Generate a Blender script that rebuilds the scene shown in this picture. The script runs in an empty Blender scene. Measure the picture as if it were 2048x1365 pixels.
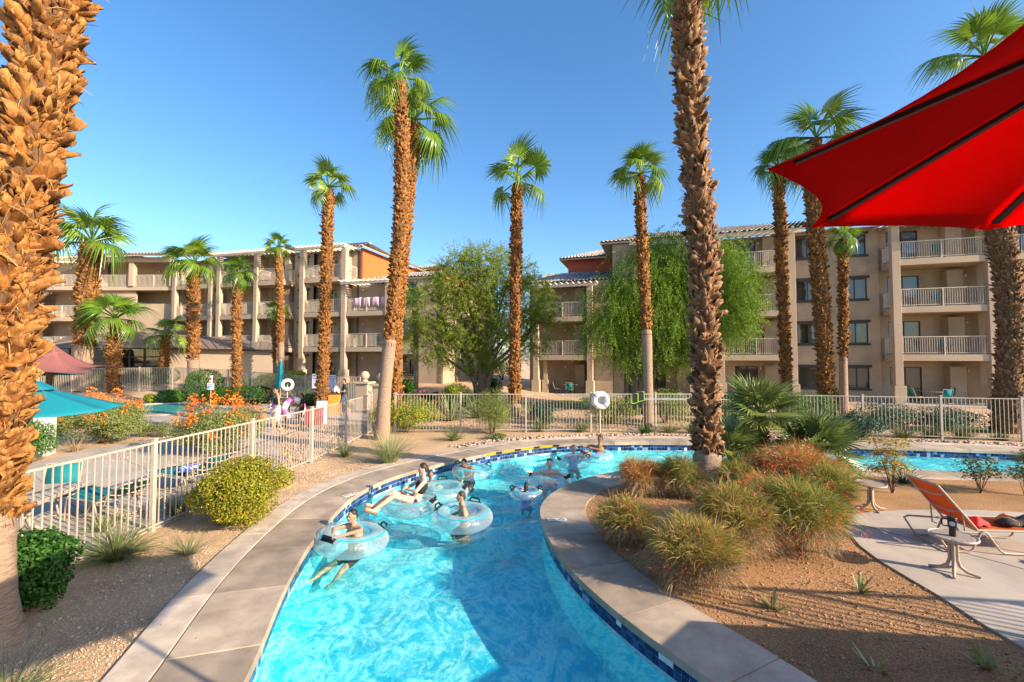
import bpy, math, random
import numpy as np
from mathutils import Vector, Matrix, Euler, Quaternion
from mathutils.geometry import tessellate_polygon

rng = np.random.default_rng(11)
random.seed(11)
SC = bpy.context.scene
COL = SC.collection
R = math.radians

# ---------------------------------------------------------------- camera, sky, sun, exposure
H = 2.87                      # eye height over the paving
FPX = 890.0                   # focal length in pixels of a 2048 px wide frame
PITCH = math.atan(32.5 / FPX)
cam = bpy.data.cameras.new('camera'); camo = bpy.data.objects.new('camera', cam); COL.objects.link(camo)
cam.sensor_width = 36.0; cam.lens = FPX / 2048 * 36.0; cam.clip_start = 0.05; cam.clip_end = 2000
camo.location = (0, 0, H); camo.rotation_euler = (math.pi / 2 + PITCH, 0, 0)
SC.camera = camo

SHX, SHY, SUN_EL = -0.888, 0.46, R(23.0)         # horizontal direction shadows fall in, elevation
sun_vec = Vector((-SHX * math.cos(SUN_EL), -SHY * math.cos(SUN_EL), math.sin(SUN_EL))).normalized()
world = bpy.data.worlds.new('World'); SC.world = world; world.use_nodes = True
wn = world.node_tree; wn.nodes.clear()
sky = wn.nodes.new('ShaderNodeTexSky'); sky.sky_type = 'NISHITA'; sky.sun_disc = False
sky.sun_elevation = SUN_EL; sky.sun_rotation = math.atan2(sun_vec.x, sun_vec.y)
sky.altitude = 0; sky.air_density = 1.0; sky.dust_density = 1.1; sky.ozone_density = 3.0
hsv = wn.nodes.new('ShaderNodeHueSaturation'); hsv.inputs['Saturation'].default_value = 1.2
bgn = wn.nodes.new('ShaderNodeBackground'); bgn.inputs['Strength'].default_value = 0.135
wo = wn.nodes.new('ShaderNodeOutputWorld')
wn.links.new(sky.outputs[0], hsv.inputs['Color']); wn.links.new(hsv.outputs[0], bgn.inputs[0]); wn.links.new(bgn.outputs[0], wo.inputs[0])

sl = bpy.data.lights.new('sun', 'SUN'); slo = bpy.data.objects.new('sun', sl); COL.objects.link(slo)
sl.energy = 4.9; sl.angle = R(0.5); sl.color = (1.0, 0.82, 0.60)
slo.rotation_euler = (-sun_vec).to_track_quat('-Z', 'Y').to_euler()
slo.location = (20, -10, 30)
vs = SC.view_settings
vs.view_transform = 'Standard'; vs.look = 'None'; vs.exposure = 1.1; vs.gamma = 1.0; vs.use_curve_mapping = False
SC.cycles.use_denoising = True
SC.cycles.max_bounces = 10; SC.cycles.transparent_max_bounces = 24
SC.cycles.diffuse_bounces = 3; SC.cycles.glossy_bounces = 3; SC.cycles.transmission_bounces = 8
SC.cycles.sample_clamp_indirect = 6.0
SC.cycles.caustics_refractive = False; SC.cycles.caustics_reflective = False

# ---------------------------------------------------------------- helpers: photo measurements to places
CT, ST = math.cos(PITCH), math.sin(PITCH)
def ray(px, py):
    u = (px - 1024) / FPX; v = (682.5 - py) / FPX
    return u, CT - v * ST, ST + v * CT
def sstep(t):
    t = np.clip(t, 0, 1); return t * t * (3 - 2 * t)
def gz(x, y):
    """ground height: flat garden, rising gently under the far left building"""
    return float(-0.03 + 0.85 * sstep((y - 28.5) / 7.0) * sstep((6.0 - x) / 10.0))
def G(px, py, z=0.0):
    dx, dy, dz = ray(px, py); t = (z - H) / dz
    return Vector((dx * t, dy * t, z))
def D(px, py, Y):
    dx, dy, dz = ray(px, py); t = Y / dy
    return Vector((dx * t, Y, H + dz * t))

# ---------------------------------------------------------------- materials
MATS = {}
def nodes_of(name):
    m = bpy.data.materials.new(name); m.use_nodes = True
    nt = m.node_tree; nt.nodes.clear()
    out = nt.nodes.new('ShaderNodeOutputMaterial')
    return m, nt, out
def N(nt, typ, **kw):
    n = nt.nodes.new(typ)
    for k, v in kw.items():
        if k in n.inputs: n.inputs[k].default_value = v
        else: setattr(n, k, v)
    return n
def rgba(c): return (c[0], c[1], c[2], 1.0)
def M(name, col, rough=0.7, var=0.12, scale=6.0, bump=0.0, bscale=60.0, spec=0.5, metal=0.0, col2=None, big=0.0, bigscale=0.5, per='none', mixlo=0.35, mixhi=0.65, detail=6.0, stretch=None, sat=0.0, transl=0.0, coat=0.0):
    """procedural surface: two tones mixed by noise, optional broad weathering, relief, tint by object or island"""
    if name in MATS: return MATS[name]
    m, nt, out = nodes_of(name)
    b = N(nt, 'ShaderNodeBsdfPrincipled', Roughness=rough, Metallic=metal)
    b.inputs['Specular IOR Level'].default_value = spec
    if coat: b.inputs['Coat Weight'].default_value = coat
    pos = N(nt, 'ShaderNodeNewGeometry')
    src = pos.outputs['Position']
    if stretch:
        mp = N(nt, 'ShaderNodeMapping'); mp.inputs['Scale'].default_value = stretch
        nt.links.new(src, mp.inputs['Vector']); src = mp.outputs['Vector']
    nz = N(nt, 'ShaderNodeTexNoise', Scale=scale, Detail=detail, Roughness=0.6)
    nt.links.new(src, nz.inputs['Vector'])
    c2 = col2 if col2 else tuple(max(0, c * (1 - 2.2 * var)) for c in col)
    mr = N(nt, 'ShaderNodeMapRange'); mr.inputs[1].default_value = mixlo; mr.inputs[2].default_value = mixhi
    nt.links.new(nz.outputs[0], mr.inputs[0])
    mx = N(nt, 'ShaderNodeMix', data_type='RGBA'); mx.inputs[6].default_value = rgba(col); mx.inputs[7].default_value = rgba(c2)
    nt.links.new(mr.outputs[0], mx.inputs[0])
    cur = mx.outputs[2]
    if big:
        n2 = N(nt, 'ShaderNodeTexNoise', Scale=bigscale, Detail=4.0); nt.links.new(pos.outputs['Position'], n2.inputs['Vector'])
        r2 = N(nt, 'ShaderNodeMapRange'); r2.inputs[1].default_value = 0.3; r2.inputs[2].default_value = 0.7
        r2.inputs[3].default_value = 1 - big; r2.inputs[4].default_value = 1 + big
        nt.links.new(n2.outputs[0], r2.inputs[0])
        h2 = N(nt, 'ShaderNodeHueSaturation'); nt.links.new(cur, h2.inputs['Color']); nt.links.new(r2.outputs[0], h2.inputs['Value']); cur = h2.outputs[0]
    if per != 'none':
        if per == 'object': pr = N(nt, 'ShaderNodeObjectInfo').outputs['Random']
        else: pr = pos.outputs['Random Per Island']
        r3 = N(nt, 'ShaderNodeMapRange'); r3.inputs[3].default_value = 0.72; r3.inputs[4].default_value = 1.2
        nt.links.new(pr, r3.inputs[0])
        h3 = N(nt, 'ShaderNodeHueSaturation'); nt.links.new(cur, h3.inputs['Color']); nt.links.new(r3.outputs[0], h3.inputs['Value']); cur = h3.outputs[0]
    nt.links.new(cur, b.inputs['Base Color'])
    if bump:
        n4 = N(nt, 'ShaderNodeTexNoise', Scale=bscale, Detail=5.0, Roughness=0.65); nt.links.new(src, n4.inputs['Vector'])
        bp = N(nt, 'ShaderNodeBump', Strength=bump, Distance=0.02); nt.links.new(n4.outputs[0], bp.inputs['Height']); nt.links.new(bp.outputs[0], b.inputs['Normal'])
    if transl:
        tr = N(nt, 'ShaderNodeBsdfTranslucent'); nt.links.new(cur, tr.inputs['Color'])
        ms = N(nt, 'ShaderNodeMixShader'); ms.inputs[0].default_value = transl
        nt.links.new(b.outputs[0], ms.inputs[1]); nt.links.new(tr.outputs[0], ms.inputs[2]); nt.links.new(ms.outputs[0], out.inputs[0])
    else:
        nt.links.new(b.outputs[0], out.inputs[0])
    MATS[name] = m; return m

def leafmat(name, cols, transl=0.3, rough=0.45, spec=0.35, per='island'):
    """leaves: colours picked leaf by leaf, a little light let through"""
    if name in MATS: return MATS[name]
    m, nt, out = nodes_of(name)
    geo = N(nt, 'ShaderNodeNewGeometry')
    rp = N(nt, 'ShaderNodeValToRGB')
    el = rp.color_ramp.elements
    while len(el) < len(cols): el.new(0.5)
    for i, c in enumerate(cols):
        el[i].position = i / max(1, len(cols) - 1); el[i].color = rgba(c)
    if per == 'island': nt.links.new(geo.outputs['Random Per Island'], rp.inputs[0])
    else:
        oi = N(nt, 'ShaderNodeObjectInfo')
        ad = N(nt, 'ShaderNodeMath', operation='MULTIPLY_ADD'); ad.inputs[1].default_value = 0.5
        md = N(nt, 'ShaderNodeMath', operation='MULTIPLY'); md.inputs[1].default_value = 0.5
        nt.links.new(oi.outputs['Random'], md.inputs[0]); nt.links.new(geo.outputs['Random Per Island'], ad.inputs[0]); nt.links.new(md.outputs[0], ad.inputs[2])
        nt.links.new(ad.outputs[0], rp.inputs[0])
    b = N(nt, 'ShaderNodeBsdfPrincipled', Roughness=rough); b.inputs['Specular IOR Level'].default_value = spec
    tr = N(nt, 'ShaderNodeBsdfTranslucent'); ms = N(nt, 'ShaderNodeMixShader'); ms.inputs[0].default_value = transl
    nt.links.new(rp.outputs[0], b.inputs['Base Color']); nt.links.new(rp.outputs[0], tr.inputs['Color'])
    nt.links.new(b.outputs[0], ms.inputs[1]); nt.links.new(tr.outputs[0], ms.inputs[2]); nt.links.new(ms.outputs[0], out.inputs[0])
    MATS[name] = m; return m

def schlick(nt, f0=.03, scale=1.0, normal=None):
    """share of light mirrored at the surface, the same from both sides"""
    lw_ = N(nt, 'ShaderNodeLayerWeight', Blend=.5); pw_ = N(nt, 'ShaderNodeMath', operation='POWER'); pw_.inputs[1].default_value = 5.0
    ma_ = N(nt, 'ShaderNodeMath', operation='MULTIPLY_ADD'); ma_.inputs[1].default_value = scale * (1 - f0); ma_.inputs[2].default_value = f0
    nt.links.new(lw_.outputs['Facing'], pw_.inputs[0]); nt.links.new(pw_.outputs[0], ma_.inputs[0]); return ma_.outputs[0]
def glassmat(name, tint=(0.5, 0.56, 0.58), refl=0.04):
    if name in MATS: return MATS[name]
    m, nt, out = nodes_of(name)
    tp = N(nt, 'ShaderNodeBsdfTransparent'); tp.inputs[0].default_value = rgba(tint)
    gl = N(nt, 'ShaderNodeBsdfGlossy', Roughness=0.02); gl.inputs[0].default_value = (0.9, 0.95, 1, 1)
    ms = N(nt, 'ShaderNodeMixShader'); nt.links.new(schlick(nt, .05 + refl), ms.inputs[0])
    nt.links.new(tp.outputs[0], ms.inputs[1]); nt.links.new(gl.outputs[0], ms.inputs[2]); nt.links.new(ms.outputs[0], out.inputs[0])
    MATS[name] = m; return m

# ---------------------------------------------------------------- objects
def link(o, parent=None):
    COL.objects.link(o)
    if parent is not None: o.parent = parent
    return o
def tag(o, label=None, cat=None, group=None, kind=None):
    if label: o['label'] = label
    if cat: o['category'] = cat
    if group: o['group'] = group
    if kind: o['kind'] = kind
    return o
def thing(name, label, cat, loc=(0, 0, 0), rotz=0.0, group=None, kind=None):
    o = bpy.data.objects.new(name, None); o.empty_display_size = 0.2
    o.location = loc; o.rotation_euler = (0, 0, rotz); link(o)
    return tag(o, label, cat, group, kind)
def mesh_np(name, V, F, smooth=False):
    V = np.ascontiguousarray(V, dtype=np.float32); F = np.ascontiguousarray(F, dtype=np.int32)
    me = bpy.data.meshes.new(name); nf, k = F.shape
    me.vertices.add(len(V)); me.vertices.foreach_set('co', V.ravel())
    me.loops.add(nf * k); me.loops.foreach_set('vertex_index', F.ravel())
    me.polygons.add(nf); me.polygons.foreach_set('loop_start', np.arange(0, nf * k, k, dtype=np.int32))
    me.update(calc_edges=True)
    if smooth: me.polygons.foreach_set('use_smooth', np.ones(nf, dtype=bool))
    return me
def obj_np(name, V, F, mat, parent=None, smooth=False, loc=None):
    me = mesh_np(name, V, F, smooth); me.materials.append(mat)
    o = bpy.data.objects.new(name, me)
    if loc is not None: o.location = loc
    return link(o, parent)
def inst(name, me, parent=None, mat4=None):
    o = bpy.data.objects.new(name, me); link(o, parent)
    if mat4 is not None: o.matrix_local = mat4
    return o

class MB:
    """collects faces; build() links them as one mesh object"""
    def __init__(s): s.v = []; s.f = []; s.sm = []; s.mi = []; s.cur = 0
    def add(s, vs, fs, smooth=False):
        k = len(s.v); s.v.extend([tuple(p) for p in vs])
        for f in fs: s.f.append([i + k for i in f]); s.sm.append(smooth); s.mi.append(s.cur)
        return s
    def hexa(s, c):          # 8 corners: bottom 4 then top 4, ccw from above
        return s.add(c, [(3, 2, 1, 0), (4, 5, 6, 7), (0, 1, 5, 4), (1, 2, 6, 5), (2, 3, 7, 6), (3, 0, 4, 7)])
    def box(s, x0, x1, y0, y1, z0, z1):
        return s.hexa([(x0, y0, z0), (x1, y0, z0), (x1, y1, z0), (x0, y1, z0), (x0, y0, z1), (x1, y0, z1), (x1, y1, z1), (x0, y1, z1)])
    def bar(s, a, b, w, h, up=(0, 0, 1)):
        a = Vector(a); b = Vector(b); d = (b - a).normalized(); upv = Vector(up)
        if abs(d.dot(upv)) > 0.98: upv = Vector((0, 1, 0))
        x = d.cross(upv).normalized() * (w / 2); y = x.cross(d).normalized() * (h / 2)
        c = [a - x - y, a + x - y, b + x - y, b - x - y, a - x + y, a + x + y, b + x + y, b - x + y]
        return s.hexa(c)
    def tube(s, pts, rad, n=8, cap=True, smooth=True):
        pts = [Vector(p) for p in pts]; m = len(pts)
        if not hasattr(rad, '__len__'): rad = [rad] * m
        k = len(s.v); prev = None; rows = []
        for i, p in enumerate(pts):
            d = (pts[min(i + 1, m - 1)] - pts[max(i - 1, 0)]).normalized()
            if prev is None:
                u = d.orthogonal().normalized()
                if abs(d.z) < .9: u = d.cross(Vector((0, 0, 1))).normalized()
            else:
                u = (prev - d * prev.dot(d)).normalized()
            prev = u; w = d.cross(u)
            row = []
            for j in range(n):
                a = 2 * math.pi * j / n
                row.append(p + (u * math.cos(a) + w * math.sin(a)) * rad[i])
            rows.extend(row)
        fs = []
        for i in range(m - 1):
            for j in range(n):
                j2 = (j + 1) % n
                fs.append((i * n + j, i * n + j2, (i + 1) * n + j2, (i + 1) * n + j))
        s.add(rows, fs, smooth)
        if cap:
            s.add(rows[:n], [tuple(range(n - 1, -1, -1))]); s.add(rows[-n:], [tuple(range(n))])
        return s
    def lathe(s, prof, n=16, c=(0, 0, 0), smooth=True, ang=2 * math.pi):
        c = Vector(c); rows = []
        for r, z in prof:
            for j in range(n):
                a = ang * j / n; rows.append((c.x + r * math.cos(a), c.y + r * math.sin(a), c.z + z))
        fs = []
        for i in range(len(prof) - 1):
            for j in range(n):
                j2 = (j + 1) % n; fs.append((i * n + j, i * n + j2, (i + 1) * n + j2, (i + 1) * n + j))
        return s.add(rows, fs, smooth)
    def torus(s, Rr, r, n=32, m=10, c=(0, 0, 0), sz=1.0, axis='Z', squash=1.0):
        rows = []
        for i in range(n):
            a = 2 * math.pi * i / n
            for j in range(m):
                b = 2 * math.pi * j / m
                q = Rr + r * math.cos(b); p = (q * math.cos(a), q * math.sin(a) * squash, r * math.sin(b) * sz)
                if axis == 'Y': p = (p[0], p[2], p[1])
                if axis == 'X': p = (p[2], p[0], p[1])
                rows.append((c[0] + p[0], c[1] + p[1], c[2] + p[2]))
        fs = [(i * m + j, ((i + 1) % n) * m + j, ((i + 1) % n) * m + (j + 1) % m, i * m + (j + 1) % m) for i in range(n) for j in range(m)]
        if axis == 'Y': fs = [f[::-1] for f in fs]
        return s.add(rows, fs, True)
    def ball(s, c, r, n=12, m=8, rot=None):
        if not hasattr(r, '__len__'): r = (r, r, r)
        rows = []; c = Vector(c)
        for i in range(m + 1):
            t = math.pi * i / m
            for j in range(n):
                a = 2 * math.pi * j / n
                p = Vector((r[0] * math.sin(t) * math.cos(a), r[1] * math.sin(t) * math.sin(a), -r[2] * math.cos(t)))
                if rot is not None: p = rot @ p
                rows.append(c + p)
        fs = [(i * n + j, i * n + (j + 1) % n, (i + 1) * n + (j + 1) % n, (i + 1) * n + j) for i in range(m) for j in range(n)]
        return s.add(rows, fs, True)
    def capsule(s, a, b, ra, rb, n=10):
        a = Vector(a); b = Vector(b); d = b - a
        if d.length < 1e-5: return s.ball(a, max(ra, rb), n, 6)
        d.normalize(); u = d.orthogonal().normalized(); w = d.cross(u); rows = []
        lv = [(a - d * ra * math.cos(t), ra * math.sin(t)) for t in (0.05, .5, 1.05)] + [(a, ra), (b, rb)] + [(b + d * rb * math.cos(t), rb * math.sin(t)) for t in (1.05, .5, 0.05)]
        for p, r in lv:
            for j in range(n):
                q = 2 * math.pi * j / n; rows.append(p + (u * math.cos(q) + w * math.sin(q)) * r)
        fs = [(i * n + j, i * n + (j + 1) % n, (i + 1) * n + (j + 1) % n, (i + 1) * n + j) for i in range(len(lv) - 1) for j in range(n)]
        s.add(rows, fs, True); s.add(rows[:n], [tuple(range(n - 1, -1, -1))], True); s.add(rows[-n:], [tuple(range(n))], True)
        return s
    def poly(s, pts2, z, flip=False):
        tri = tessellate_polygon([[Vector((p[0], p[1], 0)) for p in pts2]])
        vs = [(p[0], p[1], z) for p in pts2]; fs = []
        for t in tri:
            a, b, c = [Vector(vs[i]) for i in t]
            fs.append(t if ((b - a).cross(c - a).z > 0) != flip else t[::-1])
        return s.add(vs, fs)
    def prism(s, pts2, z0, z1):
        ar = sum(pts2[i][0] * pts2[(i + 1) % len(pts2)][1] - pts2[(i + 1) % len(pts2)][0] * pts2[i][1] for i in range(len(pts2)))
        if ar < 0: pts2 = pts2[::-1]
        s.poly(pts2, z1); s.poly(pts2, z0, True); n = len(pts2)
        vs = [(p[0], p[1], z0) for p in pts2] + [(p[0], p[1], z1) for p in pts2]
        return s.add(vs, [(i, (i + 1) % n, n + (i + 1) % n, n + i) for i in range(n)])
    def build(s, name, mat, parent=None, bevel=0.0, loc=None, rot=None, share=None):
        me = bpy.data.meshes.new(name); me.from_pydata(s.v, [], s.f)
        me.polygons.foreach_set('use_smooth', s.sm)
        for mm in (mat if isinstance(mat, (list, tuple)) else [mat]): me.materials.append(mm)
        if isinstance(mat, (list, tuple)): me.polygons.foreach_set('material_index', s.mi)
        me.update()
        o = bpy.data.objects.new(name, me); link(o, parent)
        if loc is not None: o.location = loc
        if rot is not None: o.rotation_euler = rot
        if bevel:
            b = o.modifiers.new('bevel', 'BEVEL'); b.width = bevel; b.segments = 2; b.limit_method = 'ANGLE'; b.angle_limit = R(40)
        return o

def copy_tree(o, parent=None):
    c = o.copy(); COL.objects.link(c); c.parent = parent
    for ch in list(o.children): copy_tree(ch, c)
    return c

def catmull(pts, step):
    """smooth curve through points, resampled to even steps"""
    P = [Vector(p) for p in pts]; P = [P[0] * 2 - P[1]] + P + [P[-1] * 2 - P[-2]]
    out = []
    for i in range(1, len(P) - 2):
        p0, p1, p2, p3 = P[i - 1], P[i], P[i + 1], P[i + 2]
        n = max(2, int((p2 - p1).length / step * 2))
        for j in range(n):
            t = j / n
            out.append(0.5 * ((2 * p1) + (p2 - p0) * t + (2 * p0 - 5 * p1 + 4 * p2 - p3) * t * t + (3 * p1 - p0 - 3 * p2 + p3) * t ** 3))
    out.append(P[-2])
    return resample(out, step=step)
def resample(pts, step=None, n=None):
    A = np.array([tuple(p) for p in pts], float); seg = np.linalg.norm(np.diff(A, axis=0), axis=1); L = np.concatenate([[0], np.cumsum(seg)])
    if n is None: n = max(2, int(L[-1] / step) + 1)
    t = np.linspace(0, L[-1], n)
    return np.stack([np.interp(t, L, A[:, k]) for k in range(A.shape[1])], 1)
def relax(C, n):
    C = np.array(C, float)
    for _ in range(n): C[1:-1] = .25 * C[:-2] + .5 * C[1:-1] + .25 * C[2:]
    return C
def inside(poly, X, Y):
    """points in polygon, vectorised"""
    poly = np.asarray(poly); res = np.zeros(X.shape, bool); n = len(poly); j = n - 1
    for i in range(n):
        xi, yi = poly[i, 0], poly[i, 1]; xj, yj = poly[j, 0], poly[j, 1]
        c = ((yi > Y) != (yj > Y)) & (X < (xj - xi) * (Y - yi) / (yj - yi + 1e-12) + xi)
        res ^= c; j = i
    return res
def offset2(C, d):
    """shift an open 2D curve sideways (left of travel is positive)"""
    C = np.asarray(C)[:, :2]; T = np.gradient(C, axis=0); T /= np.linalg.norm(T, axis=1)[:, None] + 1e-9
    return C + np.stack([-T[:, 1], T[:, 0]], 1) * d
# ================================================================ the setting
def struct(o, label, cat):
    return tag(o, label, cat, None, 'structure')

concrete = M('deck_concrete', (0.46, 0.36, 0.265), rough=0.85, var=0.15, scale=2.6, detail=9.0, bump=0.25, bscale=140, big=0.24, bigscale=1.1, per='object')
concrete_pale = M('band_concrete', (0.60, 0.49, 0.38), rough=0.85, var=0.16, scale=3.0, detail=9.0, bump=0.3, bscale=120, big=0.14, bigscale=1.3, per='object')
mortar = M('joint_filler', (0.22, 0.17, 0.13), rough=0.95, var=0.1)
patio_mat = M('patio_concrete', (0.46, 0.39, 0.325), rough=0.85, var=0.08, scale=2.2, bump=0.2, bscale=150, big=0.14, bigscale=0.6)
gravel_mat = M('gravel', (0.67, 0.45, 0.25), rough=0.95, col2=(0.36, 0.24, 0.14), scale=55.0, detail=8, bump=0.9, bscale=90, big=0.16, bigscale=0.7, mixlo=0.38, mixhi=0.66)
soil_mat = M('island_soil', (0.50, 0.275, 0.115), rough=0.95, col2=(0.25, 0.12, 0.05), scale=48.0, detail=8, bump=1.0, bscale=80, big=0.25, bigscale=0.8, mixlo=0.4, mixhi=0.62)
grass_mat = M('lawn', (0.10, 0.19, 0.03), rough=0.9, var=0.25, scale=12, bump=0.6, bscale=80, big=0.2)
plaster = M('pool_plaster', (0.28, 0.86, 0.86), rough=0.7, var=0.05, scale=1.5, big=0.08, bigscale=0.7)

OUT_PX = [(512, 1335), (530, 1270), (562, 1190), (605, 1110), (656, 1041), (708, 990), (775, 957), (849, 936), (912, 920), (970, 908), (1040, 897), (1110, 889), (1200, 886), (1300, 885), (1450, 887), (1600, 890), (1750, 894), (1900, 899), (2048, 905)]
ISL_PX = [(1430, 1365), (1330, 1300), (1240, 1230), (1170, 1170), (1115, 1110), (1086, 1055), (1077, 1020), (1086, 1000), (1120, 975), (1170, 956), (1240, 942), (1330, 933), (1450, 928), (1600, 930), (1760, 938), (1900, 942), (2048, 947)]
o_pts = [Vector((-1.6, -5, 0)), Vector((-1.85, -1, 0)), Vector((-2.02, 1.5, 0)), Vector((-2.17, 2.9, 0))] + [G(*p) for p in OUT_PX]
o_pts += [o_pts[-1] + Vector((4, -1.3, 0)), o_pts[-1] + Vector((10, -3.4, 0))]
i_pts = [Vector((5.2, -5, 0)), Vector((3.6, -1, 0)), Vector((2.9, 1.2, 0)), Vector((2.4, 2.6, 0))] + [G(*p) for p in ISL_PX]
i_pts += [i_pts[-1] + Vector((4, -1.3, 0)), i_pts[-1] + Vector((10, -3.4, 0))]
OUT = relax(catmull(o_pts, 0.12)[:, :2], 50); ISL = relax(catmull(i_pts, 0.12)[:, :2], 20)
POOL = np.concatenate([OUT, ISL[::-1]])
POOL_WIDE = np.concatenate([offset2(OUT, 0.45), offset2(ISL, -0.45)[::-1]])

# ground sheet, with the river left open
xs = np.concatenate([[-900, -300, -120], np.arange(-60, -12, 2.0), np.arange(-12, 24, 0.25), np.arange(24, 62, 2.0), [120, 300, 900]])
ys = np.concatenate([[-300, -60, -20], np.arange(-8, 18, 0.25), np.arange(18, 48, 1.0), np.arange(48, 90, 4.0), [150, 400, 1200]])
XX, YY = np.meshgrid(xs, ys)
ZZ = -0.03 + 0.85 * sstep((YY - 28.5) / 7.0) * sstep((6.0 - XX) / 10.0) + 0.008 * np.sin(XX * 2.1 + 1.3 * np.sin(YY * 1.7)) * np.cos(YY * 2.6)
nx, ny = len(xs), len(ys)
idx = np.arange(nx * ny).reshape(ny, nx)
cells = np.stack([idx[:-1, :-1], idx[:-1, 1:], idx[1:, 1:], idx[1:, :-1]], -1).reshape(-1, 4)
cxm = (XX[:-1, :-1] + XX[1:, 1:]).ravel() / 2; cym = (YY[:-1, :-1] + YY[1:, 1:]).ravel() / 2
keep = ~inside(POOL_WIDE, cxm, cym)
ground = obj_np('ground', np.stack([XX, YY, ZZ], -1).reshape(-1, 3), cells[keep], gravel_mat, smooth=True)
struct(ground, 'tan gravel ground of the resort garden', 'ground')

# pool basin: floor and walls
FLOOR_Z, WATER_Z = -0.78, -0.27
OW = offset2(OUT, 0.05); IW = offset2(ISL, -0.05)
mb = MB()
gx = np.arange(-6, 27, 0.5); gy = np.arange(-6, 17, 0.5)
PW = np.concatenate([offset2(OUT, 0.6), offset2(ISL, -0.6)[::-1]])
FX, FY = np.meshgrid(gx, gy); fi = np.arange(FX.size).reshape(FX.shape)
fc = np.stack([fi[:-1, :-1], fi[:-1, 1:], fi[1:, 1:], fi[1:, :-1]], -1).reshape(-1, 4)
kk = inside(PW, (FX[:-1, :-1] + .25).ravel(), (FY[:-1, :-1] + .25).ravel())
mb.add(np.stack([FX, FY, np.full(FX.shape, FLOOR_Z)], -1).reshape(-1, 3).tolist(), fc[kk].tolist())
for W, fl in ((OW, False), (IW, True)):
    n = len(W); vs_ = [(p[0], p[1], FLOOR_Z - .02) for p in W] + [(p[0], p[1], -0.02) for p in W]
    fs_ = [(i, i + 1, n + i + 1, n + i) for i in range(n - 1)]
    mb.add(vs_, [f[::-1] for f in fs_] if not fl else fs_, True)
basin = struct(mb.build('pool_basin', plaster), 'pale blue plastered basin of the winding river pool', 'pool')

# water surface: rippled mesh without refraction; sun caustics are painted into its transparent colour
m_w, nt, out = nodes_of('water')
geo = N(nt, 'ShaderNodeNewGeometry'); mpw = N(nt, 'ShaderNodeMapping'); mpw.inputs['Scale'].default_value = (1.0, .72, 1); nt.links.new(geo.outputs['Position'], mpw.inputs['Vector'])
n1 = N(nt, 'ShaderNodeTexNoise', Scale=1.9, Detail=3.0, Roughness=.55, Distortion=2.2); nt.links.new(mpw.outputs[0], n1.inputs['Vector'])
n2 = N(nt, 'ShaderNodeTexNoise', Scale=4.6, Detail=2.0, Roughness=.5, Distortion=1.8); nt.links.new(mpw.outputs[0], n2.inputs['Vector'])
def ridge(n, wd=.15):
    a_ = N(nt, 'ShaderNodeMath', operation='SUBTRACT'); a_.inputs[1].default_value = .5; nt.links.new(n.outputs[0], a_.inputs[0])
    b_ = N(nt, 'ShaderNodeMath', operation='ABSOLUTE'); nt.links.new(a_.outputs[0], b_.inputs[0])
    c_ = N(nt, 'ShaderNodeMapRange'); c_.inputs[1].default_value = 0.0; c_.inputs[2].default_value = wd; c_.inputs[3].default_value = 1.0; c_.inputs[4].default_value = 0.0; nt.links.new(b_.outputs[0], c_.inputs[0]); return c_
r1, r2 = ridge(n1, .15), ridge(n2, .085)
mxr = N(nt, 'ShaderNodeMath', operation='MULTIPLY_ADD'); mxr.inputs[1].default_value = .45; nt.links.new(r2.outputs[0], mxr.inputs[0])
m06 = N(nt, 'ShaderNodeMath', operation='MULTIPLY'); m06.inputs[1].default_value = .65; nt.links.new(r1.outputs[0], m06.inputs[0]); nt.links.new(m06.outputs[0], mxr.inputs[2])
rpw = N(nt, 'ShaderNodeValToRGB'); rpw.color_ramp.elements[0].color = (.18, .72, .86, 1); rpw.color_ramp.elements[1].color = (1, 1, 1, 1); rpw.color_ramp.elements[0].position = .22; rpw.color_ramp.elements[1].position = .8; nt.links.new(mxr.outputs[0], rpw.inputs[0])  # bright noise ridges painted as lines of focused sunlight
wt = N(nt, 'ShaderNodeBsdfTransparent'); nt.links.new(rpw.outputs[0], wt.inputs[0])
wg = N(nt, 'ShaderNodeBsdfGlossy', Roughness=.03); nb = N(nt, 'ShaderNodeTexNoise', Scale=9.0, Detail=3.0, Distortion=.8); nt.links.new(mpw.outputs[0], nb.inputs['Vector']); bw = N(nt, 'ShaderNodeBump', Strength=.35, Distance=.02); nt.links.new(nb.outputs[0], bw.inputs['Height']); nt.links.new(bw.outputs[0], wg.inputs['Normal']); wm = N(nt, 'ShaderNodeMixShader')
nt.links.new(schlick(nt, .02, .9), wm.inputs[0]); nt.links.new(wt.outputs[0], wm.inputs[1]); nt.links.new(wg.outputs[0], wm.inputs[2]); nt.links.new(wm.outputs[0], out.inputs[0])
st = 0.06
gx = np.arange(-5, 23, st); gy = np.arange(1.5, 16, st)
WX, WY = np.meshgrid(gx, gy)
def ripples(X, Y):
    Z = np.zeros_like(X); r = np.random.default_rng(5)
    wx = X + 0.22 * np.sin(0.9 * Y + 1) + 0.12 * np.sin(2.3 * X + 1.7 * Y); wy = Y + 0.2 * np.sin(1.1 * X + 2) + 0.1 * np.sin(2.9 * Y - 1.1 * X)
    for k in range(26):
        lam = 0.22 + 1.15 * r.random() ** 1.6; a = r.random() * 2 * np.pi; ph = r.random() * 6.3
        amp = 0.0066 * lam ** 1.05
        q = 2 * np.pi / lam
        Z += amp * np.sin(q * (np.cos(a) * wx + np.sin(a) * wy) + ph + 0.8 * np.sin(0.7 * wx + k))
    return Z
WZ = WATER_Z + ripples(WX, WY) * (0.55 + 0.45 * np.sin(0.6 * WX - 0.45 * WY) ** 2)
wi = np.arange(WX.size).reshape(WX.shape)
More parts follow.
